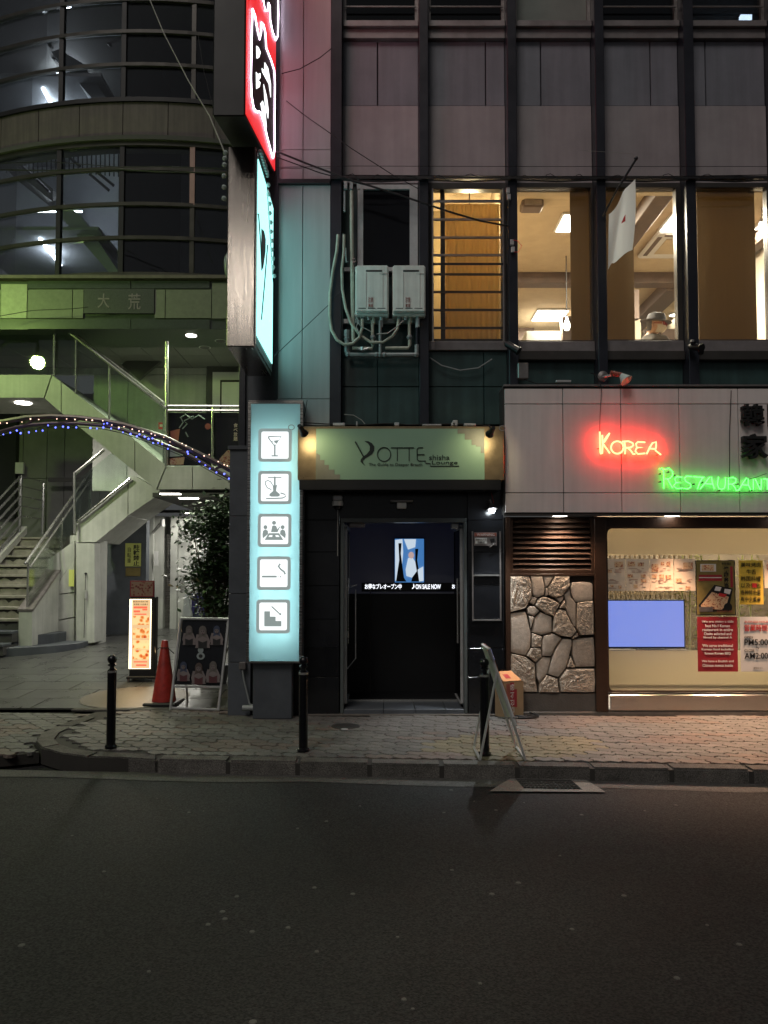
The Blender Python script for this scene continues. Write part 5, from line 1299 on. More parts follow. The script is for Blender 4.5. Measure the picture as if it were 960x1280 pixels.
# stairwell behind the glass
MB().box(XL, XR, 16.5, 16.6, zsill, TOPL).build('inner_wall', 'int_wall', lb)
MB().box(XL, XR, 12.45, 16.49, zsill-.15, zsill-.03).build('floor_slab', 'stucco', lb)
MB().box(XL, XR, 12.6, 16.49, TOPL-.05, TOPL+.1).build('floor_slab', 'stucco', lb)
MB().box(-4.55, -4.45, 12.9, 16.49, zsill, TOPL-.06).build('partition', 'stucco', lb)
MB().box(XR-.05, XR, 12.5, 16.49, zsill-.02, TOPL-.06).build('side_wall', 'stucco', lb)
for zoff in (0, zc2-zr2-.02):
    for pts, y0, m in (([(60, 253), (140, 345), (152, 345), (100, 268), (70, 250)], 13.6, 'int_wall'), ([(-10, 175), (66, 236), (66, 252), (-10, 192)], 14.6, 'stucco')):
        Q = [P(u, v, y0)+Vector((0, 0, zoff)) for u, v in pts]
        MB().prism(Q, (0, 1.0, 0)).build('stair_flight', m, lb)
    rl = MB()
    for k in range(26):
        u = 8+k*5.6; q0 = P(u, 216 if u < 98 else 216+(u-98)*.1, 14.3)+Vector((0, 0, zoff)); q1 = P(u, 187, 14.3)+Vector((0, 0, zoff)); rl.tube([q0, q1], .012, 4)
    rl.tube([P(4, 188, 14.3)+Vector((0, 0, zoff)), P(152, 188, 14.3)+Vector((0, 0, zoff))], .02, 5)
    rl.tube([P(10, 190, 14.25)+Vector((0, 0, zoff)), P(62, 240, 14.25)+Vector((0, 0, zoff))], .03, 5).tube([P(76, 188, 14.25)+Vector((0, 0, zoff)), P(100, 208, 14.25)+Vector((0, 0, zoff))], .03, 5)
    rl.tube([P(112, 218, 14.2)+Vector((0, 0, zoff)), P(136, 238, 14.2)+Vector((0, 0, zoff))], .03, 5).tube([P(122, 216, 14.2)+Vector((0, 0, zoff)), P(142, 232, 14.2)+Vector((0, 0, zoff))], .03, 5)
    rl.build('stair_railing', 'black', lb)
    Q = P(57, 312, 14.0)+Vector((0, 0, zoff))
    MB().box(Q.x-1.4, Q.x+1.2, 13.4, 16.48, Q.z+.10, Q.z+.16).build('landing_soffit', 'int_wall', lb)
    t = thing('fluorescent_lamp', Q, ('lit fluorescent tube in the lower stairwell window' if zoff == 0 else 'lit fluorescent tube in the upper stairwell window'), 'lamp', 'stairwell lamps')
    pa_, pb2 = P(49, 305, 13.9)+Vector((0, 0, zoff)), P(63, 317, 13.9)+Vector((0, 0, zoff))
    pa_ = Vector((Q.x-.10, 14.9, Q.z+.07)); pb2 = Vector((Q.x+.03, 13.7, Q.z+.07))
    MB().tube([pa_, pb2], .03, 8).build('tube', 'e_cool', t); MB().tube([pa_+Vector((0, 0, .03)), pb2+Vector((0, 0, .03))], .02, 4).build('housing', 'white_paint', t)
    MB().tube([Q+Vector((-.6, .9, 1.15)), Q+Vector((.3, .9, 1.15))], .02, 6).build('upper_tube', 'e_cool', t)  # extra tube and point lamp added to brighten the wall above the landing
    light('POINT', 'tube_light', Q+Vector((-.1, .9, 1.05)), 30, (.88, .95, 1), .1, t)
    light('POINT', 'tube_light', Q+Vector((0, .3, -.02)), 18, (.88, .95, 1), .1, t)
# lintel
ZL0, ZLm0, ZLm1, ZL1 = Z(411, 11.9), Z(398, 11.9), Z(361, 11.9), Z(351, 11.9)
li = MB().box(XL, XR, 11.93, 12.9, ZL0, ZL1).build('lintel', 'lintel', lb)
for i, (u0, u1) in enumerate(((-60, 0), (1, 33.5), (34.5, 90), (91, 104), (193.5, 206), (207, 264))):
    pb(u0, 362 if u1 != 33.5 else 355, u1, 397.5, 11.90, .029).build('granite_panel', 'pale_granite2' if i < 2 else 'lintel_p', li)
pb(265, 354, 290, 398, 11.90, .029).build('granite_panel', 'lintel_p', li)
for u0, u1 in ((34.5, 163), (164, 262)):
    pb(u0, 399.5, u1, 411, 11.905, .024).build('granite_strip', 'lintel', li); pb(u0, 351, u1, 360.5, 11.905, .024).build('granite_strip', 'lintel', li)
pl = thing('name_plaque', P(148, 391, 11.9), 'speckled dark stone plaque with two pale carved characters in the lintel', 'plaque')
pb(104.5, 361, 192.5, 391.5, 11.88, .048).build('slab', 'plaque', pl)
ptext('大', 122, 367, 137, 385, 11.876, 'alu', pl, bold=.01); ptext('荒', 160, 367, 176, 387, 11.876, 'alu', pl, bold=.01)

# ceiling with tiles and downlights
CZL = ZL0+.02
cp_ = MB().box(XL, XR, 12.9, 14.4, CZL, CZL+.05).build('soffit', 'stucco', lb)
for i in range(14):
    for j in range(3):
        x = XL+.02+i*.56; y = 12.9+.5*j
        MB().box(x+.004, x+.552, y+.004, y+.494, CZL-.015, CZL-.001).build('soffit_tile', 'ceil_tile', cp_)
for u, v, on, lab in ((239, 419, 1, 'lit round downlight in the tiled soffit over the balcony'), (256, 434, 0, 'unlit round downlight lower in the tiled soffit'), (276, 426, 0, 'unlit round downlight nearest the cyan sign')):
    q = onZ(u, v, CZL-.016); t = thing('downlight', q, lab, 'lamp', 'soffit downlights')
    MB().lathe([(.10, -.006), (.10, 0)], q, 16).build('rim', 'white_paint', t); MB().lathe([(.085, -.010), (.085, -.0065)], q, 16).build('lens', 'e_lamp' if on else 'stucco', t)
    if on: light('SPOT', 'downlight_beam', q-Vector((0, 0, .03)), 260, (.88, 1, .70), .05, t, radians(140), q-Vector((0, 0, 3)))

# upper floor back wall with door
wz = [3.0, Z(468, 14.2), CZL-.02]
for i, (u0, u1) in enumerate(((-40, 8), (8, 60), (60, 117), (117, 160), (160, 212), (212, 258), (258, 300))):
    for k in range(2):
        if i < 3 and k == 0: continue
        MB().box(X(u0, 480, 14.2)+.005, X(u1, 480, 14.2)-.005, 14.2, 14.3, wz[k]+.005, wz[k+1]-.005).build('wall_panel', 'concrete', lb)
dd = MB().box(X(258, 490, 14.1), X(302, 490, 14.1), 14.12, 14.19, Z(520, 14.1), Z(457, 14.1)).build('door_surround', 'stucco', lb)
pb(265.5, 465, 302, 520, 14.09, .03).build('door_frame', 'white_paint', dd); pb(275, 475, 302, 520, 14.06, .03).build('door_gap', 'black', dd); pb(277, 477.5, 302, 520, 14.03, .03).build('door_leaf', 'white_paint', dd)
q = thing('alarm_plate', P(202, 536, 13.7), 'small red plate on the pale wall beside the balcony', 'sign')
pb(198, 528, 206, 536, 13.9, .05).build('plate', 'ink_red', q); pb(199.5, 530.5, 204.5, 533.5, 13.89, .009).build('lettering', 'paper', q)

# staircase
stc = thing('outdoor_staircase', (-5.5, 12.6, 0), 'pale concrete staircase with glass balustrades climbing from the plaza', 'staircase')
Y1, D1 = 12.15, 1.25
def seg(pts, y, d, m='concrete', name='stringer_panel', par=stc, **k): return pg(pts, y, d).build(name, m, par, **k)
seg([(-60, 468.5), (64, 468.5), (54.5, 497), (-60, 497)], Y1, D1, name='landing_panel')
seg([(65.5, 469.5), (76, 477), (76, 515.5), (56, 498)], Y1, D1)
seg([(77, 478), (168, 549.5), (168, 589), (77, 516)], Y1, D1)
seg([(169, 550.5), (207, 582), (195, 611.5), (169, 590)], Y1, D1)
seg([(208.5, 583), (240, 583), (240, 611.5), (197, 611.5)], Y1, 2.0, name='bridge_panel')
seg([(241, 583), (310, 583), (310, 611.5), (241, 611.5)], Y1, 2.0, name='bridge_panel')
# lower flight seen from below
seg([(95.5, 652), (128, 625.5), (159.5, 601), (159.5, 645), (120, 677.5), (95.5, 677.5)], 13.5, 1.2)
seg([(160.5, 600.5), (168, 595), (200, 613), (193, 622), (160.5, 644)], 13.5, 1.2)
zbr = Z(614, Y1)
MB().box(X(196, 612, Y1), -1.45, Y1+2.0, 16.2, zbr-.02, zbr+.25).build('bridge_slab', 'concrete', stc)
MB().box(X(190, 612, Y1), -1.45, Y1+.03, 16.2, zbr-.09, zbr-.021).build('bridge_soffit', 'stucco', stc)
for u, v, lab in ((213, 617, 'slim lit lamp under the bridge slab, left one'), (236, 622.5, 'slim lit lamp under the bridge slab, middle one'), (240, 641, 'small bright lamp above the lift lobby')):
    q = onZ(u, v, zbr-.092); t = thing('soffit_lamp', q, lab, 'lamp', 'lamps under the bridge')
    MB().box(q.x-.15, q.x+.15, q.y-.05, q.y+.05, q.z-.012, q.z).build('lens', 'e_lamp', t)
    light('AREA', 'soffit_light', (q.x, q.y, q.z-.03), 30, (1, .97, .88), .3, t)
q = onZ(29, 503.5, Z(497, Y1)-.002); t = thing('soffit_lamp', q, 'round lit lamp under the upper left landing', 'lamp', 'lamps under the bridge')
MB().lathe([(.13, -.01), (.13, 0)], (q.x, q.y, Z(497, Y1)-.001), 16).build('lens', 'e_lamp', t)
light('AREA', 'soffit_light', (q.x, q.y, q.z-.05), 70, (1, .95, .84), .2, t)
# glass balustrade of the upper flight
def gpane(pts, y, name='glass_pane', m='g_green'): pg(pts, y, .012).build(name, m, stc)
gpane([(-60, 411), (67, 411), (67, 468), (-60, 468)], Y1+.05)
gpane([(69, 411), (82, 411), (94, 421), (94, 490), (69, 470)], Y1+.05)
gpane([(96, 424), (136, 455), (136, 523), (96, 492)], Y1+.05)
gpane([(138, 457), (206, 509), (206, 579), (138, 525)], Y1+.05)
gpane([(210, 516), (264, 516), (264, 582), (210, 582)], Y1+.06, m='film', name='poster_pane')
gpane([(267, 516), (310, 516), (310, 582), (267, 582)], Y1+.06, m='film', name='poster_pane')
def rod(pts, y, r=.02, name='handrail', m='rail', par=stc): ptube(pts, y, r, 8).build(name, m, par, smooth=True)
rod([(80, 410), (207, 510)], Y1-.02, .026); rod([(84, 409), (207, 505)], Y1+.06, .016)
rod([(68, 410), (67.5, 470)], Y1, .02, 'post'); rod([(95, 424), (94.5, 492)], Y1, .014, 'post'); rod([(137, 453), (136.5, 524)], Y1, .018, 'post'); rod([(208.5, 427), (208, 582)], Y1, .03, 'post'); rod([(205, 515), (204.5, 580)], Y1+.1, .02, 'post')
rod([(210, 507.5), (310, 508)], Y1, .02); rod([(210, 513), (310, 513.5)], Y1, .02); rod([(265.5, 508), (265.5, 582)], Y1, .018, 'post')
ps = thing('balcony_poster', P(250, 582, Y1+.03), 'dark printed film on the balcony glass with a red cup and white smoke', 'poster')
yy = Y1+.055
pg([(212.5, 539), (225, 536), (223, 550), (222, 556), (215, 556)], yy, .003).build('red_cup', 'mauve', ps)
for L in ([(224, 535), (229, 528), (226, 522), (232, 518), (240, 524), (248, 519), (256, 524)], [(228, 536), (234, 530), (230, 526), (242, 520)], [(232, 540), (235, 546)]): ptube(L, yy, .010, 5).build('smoke', 'pgrey', ps)
pg([(212, 561), (222, 559), (231, 566), (228, 570), (212, 571)], yy, .003).build('pale_dish', 'pgrey', ps)
MB().lathe([(.05, 0), (.05, .003)], P(260, 533, yy), 14, ax=(0, -1, 0)).build('small_disc', 'mauve', ps)
pg([(212, 573), (231, 571), (229, 581), (212, 581)], yy, .003).build('food_photo', 'food_d', ps); pg([(274, 574), (284, 563), (296, 562), (296, 580), (276, 582)], yy, .003).build('food_photo', 'food_d', ps)
ptext('食\nべ\n放\n題', 292, 529, 297, 551, yy, 'paper', ps)
# crossing upper flight behind
seg([(131, 441), (161, 414), (200, 414), (152, 455)], 13.9, .25, name='upper_flight')
seg([(152, 456), (200, 415), (207, 418), (207, 446), (173, 474)], 13.75, .1, 'stucco', 'flight_underside')
# lower flight balustrade
pg([(94, 602), (160, 550), (160, 598), (94, 650)], 13.48, .012).build('glass_pane', 'g_green', stc)
rod([(93, 655), (163, 598)], 13.46, .022); rod([(93, 590), (93, 668)], 13.4, .02, 'post')
rod([(94, 592), (130, 562)], 13.46, .03)
# wall pier with doors under the flight
seg([(95.5, 679), (118, 679), (118, 803), (95.5, 806)], 13.45, .5, name='pier_panel')
MB().lathe([(.32, 0), (.32, 1.95)], (X(114, 740, 13.9)-.06, 13.9, .2), 24).build('round_pier', 'concrete', stc, smooth=True)
for pts in ([(64, 742), (92.5, 700), (92.5, 740), (66, 743)], [(65, 744), (92.5, 741.5), (92.5, 771), (65, 776)], [(65, 777.5), (92.5, 772.5), (92.5, 806), (65, 800)]): seg(pts, 13.55, .1, name='wall_panel')
seg([(60, 700), (93, 676), (93, 699), (64, 741)], 13.57, .3, 'concrete', 'wall_panel')
ptube([(107, 716), (105, 797)], 13.42, .006, 5).build('door_seam', 'black', stc); pb(106, 738, 108, 748, 13.41, .03).build('door_handle', 'alu_w', stc)
MB().lathe([(.02, 0), (.02, .02)], P(107.5, 717, 13.44), 10, ax=(0, -1, 0)).build('lock', 'black', stc)
t = pb(86, 712, 92.5, 733, 13.50, .02).build('notice', 'note'); tag(t, 'small yellow notice on the pale wall beside the stairs', 'notice')
t['category'] = 'notice'
# straight steps going back
n_st = 11; R0, T0, YS0 = .18, .28, 12.05
zb_ = zp(12)+.04
for i in range(n_st):
    y = YS0+T0*i; z = zb_+R0*(i+1)
    x1 = -5.95
    MB().box(-9.5, x1, y+.02, y+T0+.3, z-R0, z-.045).build('riser', 'riser' if i < 3 else 'step', stc)
    MB().box(-9.5, x1, y-.01, y+T0+.02, z-.044, z).build('tread', 'step' if i > 1 else 'slate', stc, bev=.006)
    if 1 < i < 9:
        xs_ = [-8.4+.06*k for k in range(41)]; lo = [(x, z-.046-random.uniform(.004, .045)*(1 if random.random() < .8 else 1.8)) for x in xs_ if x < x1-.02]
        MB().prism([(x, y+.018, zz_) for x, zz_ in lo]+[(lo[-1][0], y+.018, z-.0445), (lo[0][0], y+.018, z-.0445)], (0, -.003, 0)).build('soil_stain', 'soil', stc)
    if 0: MB().box(-9.4, x1-.02, y+.012, y+.0195, z-R0+.001, z-R0+.035+.02*random.random()).build('tread_shadow_gap', 'black', stc) if False else None
YT = YS0+T0*n_st; ZT = zb_+R0*n_st
MB().box(-9.5, -4.9, YT+.02, 16.4, ZT-.3, ZT).build('landing', 'concrete', stc)
def pyz(L, x0, x1): return MB().hull([(x0, y, z) for y, z in L], [(x1, y, z) for y, z in L])
zz0 = zp(12.3)
pyz([(12.55, zz0-.1), (15.3, zz0-.1), (15.3, ZT+.1), (15.3, ZT+.42), (12.55, zb_+R0*2+.30)], -5.94, -5.72).build('side_stringer', 'concrete', stc)
pyz([(12.54, zb_+R0*2+.305), (15.3, ZT+.425), (15.3, ZT+.46), (12.54, zb_+R0*2+.34)], -5.96, -5.70).build('stringer_cap', 'alu', stc)
pyz([(12.62, zb_+R0*2+.36), (13.85, zb_+R0*2+1.0), (13.85, zb_+R0*2+1.85), (12.62, zb_+R0*2+1.1)], -5.84, -5.828).build('glass_pane', 'g_green', stc)
pyz([(13.9, zb_+R0*2+1.02), (15.2, ZT+.44), (15.2, ZT+1.3), (13.9, zb_+R0*2+1.88)], -5.84, -5.828).build('glass_pane', 'g_green', stc)
MB().tube([(-5.83, 12.5, zb_+R0*2+1.08), (-5.83, 15.25, ZT+1.36)], .025, 8).build('handrail', 'rail', stc, smooth=True)
MB().tube([(-5.75, 12.5, zb_+R0*2+1.02), (-5.75, 15.25, ZT+1.30)], .016, 8).build('handrail', 'rail', stc, smooth=True)
for y in (12.6, 13.88, 15.22):
    f_ = (y-12.55)/(15.3-12.55); zq = (zb_+R0*2+.32)*(1-f_)+(ZT+.42)*f_
    MB().tube([(-5.83, y, zq), (-5.83, y, zq+.78)], .018, 6).build('post', 'rail', stc)
# rounded bottom steps
for rx_, ry_, z0, z1, m in ((1.95, 1.25, 0, .16, 'slate'), (1.55, .95, .16, .32, 'slate')):
    c = (-7.1, 13.2); L = [(c[0]+rx_*cos(radians(a)), c[1]+ry_*sin(radians(a))) for a in range(-180, 1, 9)]
    L += [(c[0]+rx_, 13.5), (c[0]-rx_, 13.5)]
    MB().prism([(x, y, zp(12)-.03+z0) for x, y in L], (0, 0, z1-z0+.02)).build('round_step', m, stc, bev=.008)
# white railing beside the steps
for k in range(6):
    z1_ = Z(595+k*12.4, 14.9)
    MB().tube([(-7.07, 14.9, z1_), (-7.07, 12.4, z1_-2.5*R0/T0)], .022, 8).build('rail', 'rail', stc, smooth=True)
    if k in (0, 1, 2, 3, 4): MB().tube([(-7.07, 14.9, z1_), (-7.07, 15.9, z1_)], .012, 6).build('rail', 'rail', stc)
MB().tube([(-7.07, 14.9, Z(668, 14.9)), (-7.07, 14.9, Z(595, 14.9))], .028, 8).build('post', 'rail', stc); MB().tube([(-7.07, 15.9, Z(668, 15.9)), (-7.07, 15.9, Z(604, 15.9))], .028, 8).build('post', 'rail', stc)
pyz([(12.4, zb_+.5), (15.1, ZT+.08), (15.1, ZT+.22), (12.4, zb_+.64)], -7.12, -7.02).build('side_stringer', 'concrete', stc)
# wall behind the lower landing
for i, (u0, u1) in enumerate(((-30, 28), (28, 58), (58, 80), (80, 125), (125, 180))):
    a, b = X(u0, 600, 16.45)+.006, X(u1, 600, 16.45)-.006
    for z0, z1 in ((.3, ZT), (ZT, Z(598, 16.45)-.006), (Z(598, 16.45)+.006, 5.35)): MB().box(a, b, 16.45, 16.55, z0, z1).build('wall_panel', 'concrete_d', lb)
MB().box(X(-30, 560, 16.3), X(20, 560, 16.3), 16.3, 16.44, Z(648, 16.3), Z(505, 16.3)).build('dark_opening', 'black', lb)
t = pb(19, 578, 29, 592, 16.2, .06).build('poster', 'paper_w'); tag(t, 'small pale checked poster at the dark opening far left', 'poster')
MB().box(X(60, 590, 15.9), X(132, 590, 15.9), 15.9, 15.95, Z(602, 15.9), Z(597, 15.9)).build('dado_line', 'stucco', lb)

# lift lobby
W1 = 15.0
MB().box(X(119, 740, W1), X(182, 740, W1), W1, W1+.2, .2, zbr-.1).build('dark_wall', 'slate', lb)
MB().box(X(95, 740, W1), -1.4, W1+1.3, W1+1.4, .2, zbr-.1).build('lobby_wall', 'concrete', lb)
MB().box(X(182, 630, W1-.3), -1.4, W1-.3, W1-.25, Z(641, W1-.3), zbr-.092).build('dark_header', 'black', lb)
YL = W1+1.15
for u0, u1, m, d in ((184, 191, 'concrete', .3), (193, 204, 'concrete', .2), (213, 221, 'concrete', .28), (223, 238, 'concrete', .2), (239, 262, 'concrete', .25)):
    MB().box(X(u0, 700, YL-d), X(u1, 700, YL-d), YL-d, YL+.13, .25, Z(645, YL-d)).build('marble_pier', m, lb)
ld = MB().box(X(204, 700, YL), X(213, 700, YL), YL, YL+.05, .3, Z(668, YL)).build('lift_door', 'steel', lb)
MB().box(X(222, 700, YL), X(224, 700, YL), YL, YL+.05, .3, Z(668, YL)).build('lift_door', 'steel', lb)
MB().box(X(182, 700, YL-.5), X(192.5, 700, YL-.5), YL-.02, YL, .25, Z(648, YL)).build('dark_recess', 'black', lb)
for u, v in ((203, 652), (236, 657)):
    t = thing('wall_light', P(u, v, YL-.5), ('slanted tubular wall light over the lift door' if u == 203 else 'slanted tubular wall light beside the shrub'), 'lamp', 'lift lobby wall lights')
    MB().tube([P(u-12, v+14, YL-.35), P(u, v, YL-.5)], .03, 8).build('tube', 'rail', t); MB().tube([P(u, v-3, YL-.5), P(u, v+6, YL-.5)], .05, 8).build('cap', 'white_paint', t)
t = pb(192.5, 689, 197.5, 707, YL-.33, .02).build('sign_plate', 'paper_w'); tag(t, 'small white sign plate on the marble pier beside the lift', 'sign')
t = pb(227.5, 708, 233, 718, YL-.33, .02).build('sign_plate', 'paper_w'); tag(t, 'tiny white button plate between the lift and the shrub', 'sign')
nt_ = thing('parking_notice', P(166, 709, W1-.03), 'yellow notice with black vertical characters on the dark wall', 'notice')
pb(156.5, 679, 176, 708, W1-.03, .02).build('board', 'note', nt_)
ptext('駐\n輪\n禁\n止', 166.5, 681, 174.5, 707, W1-.034, 'ink', nt_, bold=.02); ptext('自\n転\n車', 159, 684, 164, 704, W1-.034, 'ink', nt_)
t = pb(157, 709.5, 175.5, 720, W1-.03, .02).build('sign_plate', 'olive'); tag(t, 'small dim olive plate under the yellow notice', 'sign')
# green lamp on the landing
GLP = Vector((-6.75, 9.6, 5.58))
gl_ = thing('street_lamp', (GLP.x-.9, GLP.y, zp(9.6)), 'round greenish street lamp at the left, mirrored in the landing glass', 'street lamp')
MB().ball(GLP, .13, 16).build('globe', 'e_greenl', gl_, smooth=True)
MB().tube([(GLP.x-.9, GLP.y, 0), (GLP.x-.9, GLP.y, 5.7), (GLP.x-.6, GLP.y, 6.0), (GLP.x, GLP.y, 6.0), (GLP.x, GLP.y, 5.72)], .04, 8).build('mast', 'dark_metal', gl_)
MB().lathe([(.12, 0), (.03, .10)], GLP+Vector((0, 0, .10)), 12).build('cap', 'dark_metal', gl_)
# the lintel and parapet catch light from a matching street globe outside
# shrub
sh_ = thing('shrub', (X(262, 790, 10), 10, zp(10)), 'tall dark green leafy shrub between the lift lobby and the slate pillar', 'shrub')
lf = MB(); st_ = MB()
base = Vector((X(268, 800, 10), 10.0, zp(10)))
clumps = []
for k in range(46):
    u = random.uniform(236, 300); vtop = 660-(u-236)*.55 if u < 270 else 642-(u-270)*1.0
    v = random.uniform(max(606, vtop), 775 if u > 250 else 735); c = P(u, v, 10+random.uniform(-.35, .35)); clumps.append(c)
    mid = base.lerp(c, .5)+Vector((random.uniform(-.06, .06), random.uniform(-.06, .06), .1))
    st_.tube([base+Vector((random.uniform(-.05, .05), 0, 0)), mid, c], [.014, .009, .004], 5)
for c in clumps:
    for j in range(150):
        p = c+Vector((random.gauss(0, .10), random.gauss(0, .12), random.gauss(0, .11)))
        a = random.random()*2*pi; e_ = random.uniform(-.9, .5); l_ = random.uniform(.05, .10)
        dx = Vector((cos(a)*cos(e_), sin(a)*cos(e_), sin(e_)))*l_; nx = dx.cross(Vector((random.random()-.5, random.random()-.5, 1))).normalized()*l_*.28
        lf.add([p, p+dx*.45+nx, p+dx, p+dx*.45-nx], [(0,1,2,3)])
st_.build('trunk', 'bark', sh_, kind='stuff'); lf.build('crown', 'leaf', sh_, kind='stuff')
MB().lathe([(.16, 0), (.20, .24), (.18, .24)], base, 16).build('pot', 'slate', sh_)
t = thing('banner', P(246, 790, 11.0), 'dark blue hanging banner half hidden behind the shrub', 'banner'); pb(239, 741, 256, 778, 11.0, .02).build('cloth', mat('navy_cloth', (.03, .03, .13), .8), t); MB().tube([P(239, 740, 11.0), P(239, 795, 11.0)], .012, 6).build('pole', 'rail', t)
t = thing('wrapped_flag', P(233, 790, 10.8), 'pale folded flag standing behind the poster stand', 'flag'); pg([(231, 742), (235, 743), (240, 770), (228, 770)], 10.8, .05).build('cloth', 'cloth', t); MB().tube([P(233, 741, 10.83), P(233, 795, 10.83)], .010, 6).build('pole', 'rail', t)

# arch with string lights
ar = thing('entrance_arch', P(0, 530, 10), 'curved brown steel arch carrying rows of blue and warm light beads', 'arch')
U = crop([(-120,500),(-50,475),(0,458),(100,440),(200,435),(300,440),(400,452),(480,468),(560,492),(640,518),(700,548),(770,580),(850,620),(905,650),(960,685)], 0, 380, 3.097)
Lw = crop([(-120,545),(-50,518),(0,495),(60,478),(120,468),(200,462),(300,462),(400,470),(470,485),(600,530),(660,555),(720,580),(800,625),(900,680),(950,712)], 0, 380, 3.097)
ptube(U, 10, .034, 8).build('arch_tube', 'brown_steel', ar, smooth=True)
ptube(Lw, 10.02, .025, 8).build('arch_tube', 'brown_steel', ar, smooth=True)
def along(pts, n):
    out = []; 
    for i in range(n):
        t = i/(n-1)*(len(pts)-1.001); k = int(t); f_ = t-k; out.append((pts[k][0]*(1-f_)+pts[k+1][0]*f_, pts[k][1]*(1-f_)+pts[k+1][1]*f_))
    return out
for k in range(9): 
    a_ = along(U, 9)[k]; b_ = along(Lw, 9)[k]; ptube([a_, b_], 10.01, .018, 6).build('spacer', 'brown_steel', ar)
sb_ = thing('light_string', P(90, 530, 9.93), 'string of tiny blue light beads under the brown arch', 'string lights', 'arch light strings')
bc = [(13,505),(65,490),(80,500),(112,497),(140,492),(165,490),(186,470),(215,478),(244,475),(264,478),(295,478),(350,480),(375,482),(400,478),(402,464),(415,462),(430,482),(460,482),(476,497),(505,503),(530,512),(560,514),(575,522),(593,538),(612,538),(628,542),(655,547),(726,572),(728,580),(760,592),(772,610),(795,624),(812,637),(838,652),(868,658),(886,676),(40,498),(540,505),(650,560),(590,520)]
for x, y in bc: MB().ball(P(x/3.097, 380+y/3.097, 9.93), random.uniform(.008, .014), 6).build('bead', 'e_blue', sb_)
ptube(crop([(a_, b_+14) for a_, b_ in [(-50,518),(0,495),(60,478),(120,468),(200,462),(300,462),(400,470),(470,485),(600,530),(660,555),(720,580),(800,625),(900,680)]], 0, 380, 3.097), 9.94, .005, 4).build('wire', 'cable', sb_)
sw_ = thing('light_string', P(90, 525, 9.9), 'string of tiny warm light beads along the top of the brown arch', 'string lights', 'arch light strings')
for x, y in [(0,461),(27,461),(85,457),(118,445),(150,447),(220,445),(258,445),(290,447),(334,448),(357,450),(398,452),(433,468),(460,478),(480,475),(512,485),(538,492),(553,494),(586,502),(600,508),(634,516),(658,534),(705,540),(720,548),(745,562),(790,588),(810,583),(845,610),(868,622),(880,626),(893,640)]:
    MB().ball(P(x/3.097, 380+y/3.097, 9.9), random.uniform(.006, .011), 6).build('bead', 'e_led', sw_)
ptube(U[1:-1], 9.93, .005, 4).build('wire', 'cable', sw_)

# =================================================================== WATER HEATERS AND PIPES
YH = 8.02
def heater(u0, u1, lab):
    q = P((u0+u1)/2, 395, YH); t = thing('water_heater', q, lab, 'water heater', 'water heaters on the wall')
    a, b, z0, z1 = X(u0, 362, YH), X(u1, 362, YH), Z(391, YH), Z(331.5, YH)
    MB().box(a, b, YH+.012, YH+.17, z0-.03, z1).build('back_case', 'heater', t, bev=.012)
    MB().box(a+.006, b-.006, YH-.03, YH+.011, z0, z1-.01).build('front_cover', 'heater', t, bev=.012, seg=2)
    w_ = b-a; hh = z1-z0
    MB().box(a+w_*.32, a+w_*.80, YH-.034, YH-.028, z1-hh*.16, z1-hh*.125).build('exhaust_slot', 'black', t, bev=.002)
    MB().box(a+w_*.325, a+w_*.335, YH-.033, YH-.030, z0+hh*.09, z1-hh*.18).box(a+w_*.82, a+w_*.828, YH-.033, YH-.030, z0+hh*.09, z1-hh*.18).build('cover_seam', 'pvc_g', t)
    for p_, q_ in ((.10, .32), (.38, .60), (.66, .9)): MB().box(a+w_*p_, a+w_*q_, YH-.033, YH-.030, z0+.035, z0+.041).build('vent_slit', 'black', t)
    MB().box(a+w_*.38, a+w_*.54, YH-.033, YH-.0305, z0+.045, z0+.16).build('label', 'paper_w', t)
    text('注意', a+w_*.39, a+w_*.53, z0+.10, z0+.155, YH-.0335, 'mauve', t); text('高温', a+w_*.39, a+w_*.53, z0+.05, z0+.085, YH-.0335, 'mauve', t)
    text('ガス給湯器', a+w_*.72, a+w_*.95, z1-hh*.215, z1-hh*.2, YH-.0335, 'pvc_g', t)
    MB().box((a+b)/2-.03, (a+b)/2+.03, YH+.05, YH+.15, z1+.001, z1+.02).build('mount_tab', 'alu', t)
    for f_, m, l_ in ((.22, 'pvc_g', .05), (.40, 'alu_w', .03), (.55, 'pvc', .06), (.78, 'alu_w', .10)):
        MB().lathe([(.018, -l_), (.018, -.01), (.024, -.01), (.024, .0)], (a+w_*f_, YH+.07, z0-.03), 10).build('pipe_fitting', m, t)
    return t
heater(444, 486, 'pale wall water heater, the one nearer the cyan lit wall')
heater(490.5, 532, 'pale wall water heater, the one nearer the barred window')
rk = thing('pipe_rack', P(480, 445, YH+.1), 'tangle of pale pipes and hoses hanging below the water heaters', 'pipework')
hc = lambda L: [(400+x/6.62, 310+y/6.62) for x, y in L]
for v0, v1 in ((334, 339), (398.5, 404)): MB().box(X(423, 366, YH+.2), X(526, 366, YH+.2), YH+.20, YH+.24, Z(v1, YH+.2), Z(v0, YH+.2)).build('mounting_channel', 'alu_w', rk)
def pipe(L, r, m, y=YH+.07, name='pipe'): ptube(hc(L), y, r, 8).build(name, m, rk, smooth=True)
pipe([(262,-470),(264,0),(268,400),(272,600),(276,770)], .021, 'pvc')
pipe([(205,-470),(204,-300)], .012, 'pvc_g'); pipe([(190,-120),(182,200),(178,760)], .012, 'pvc_g', YH+.15)
pipe([(150,-110),(140,20),(105,200),(82,380),(80,560),(96,680),(140,760),(200,800),(270,790),(325,740),(350,660),(350,590)], .017, 'pvc', YH+.02, 'hose')
pipe([(200,-110),(196,40),(180,180),(184,340),(212,500),(260,630),(330,720),(420,780),(520,780),(600,730),(640,670),(650,590)], .015, 'pvc', YH+.04, 'hose')
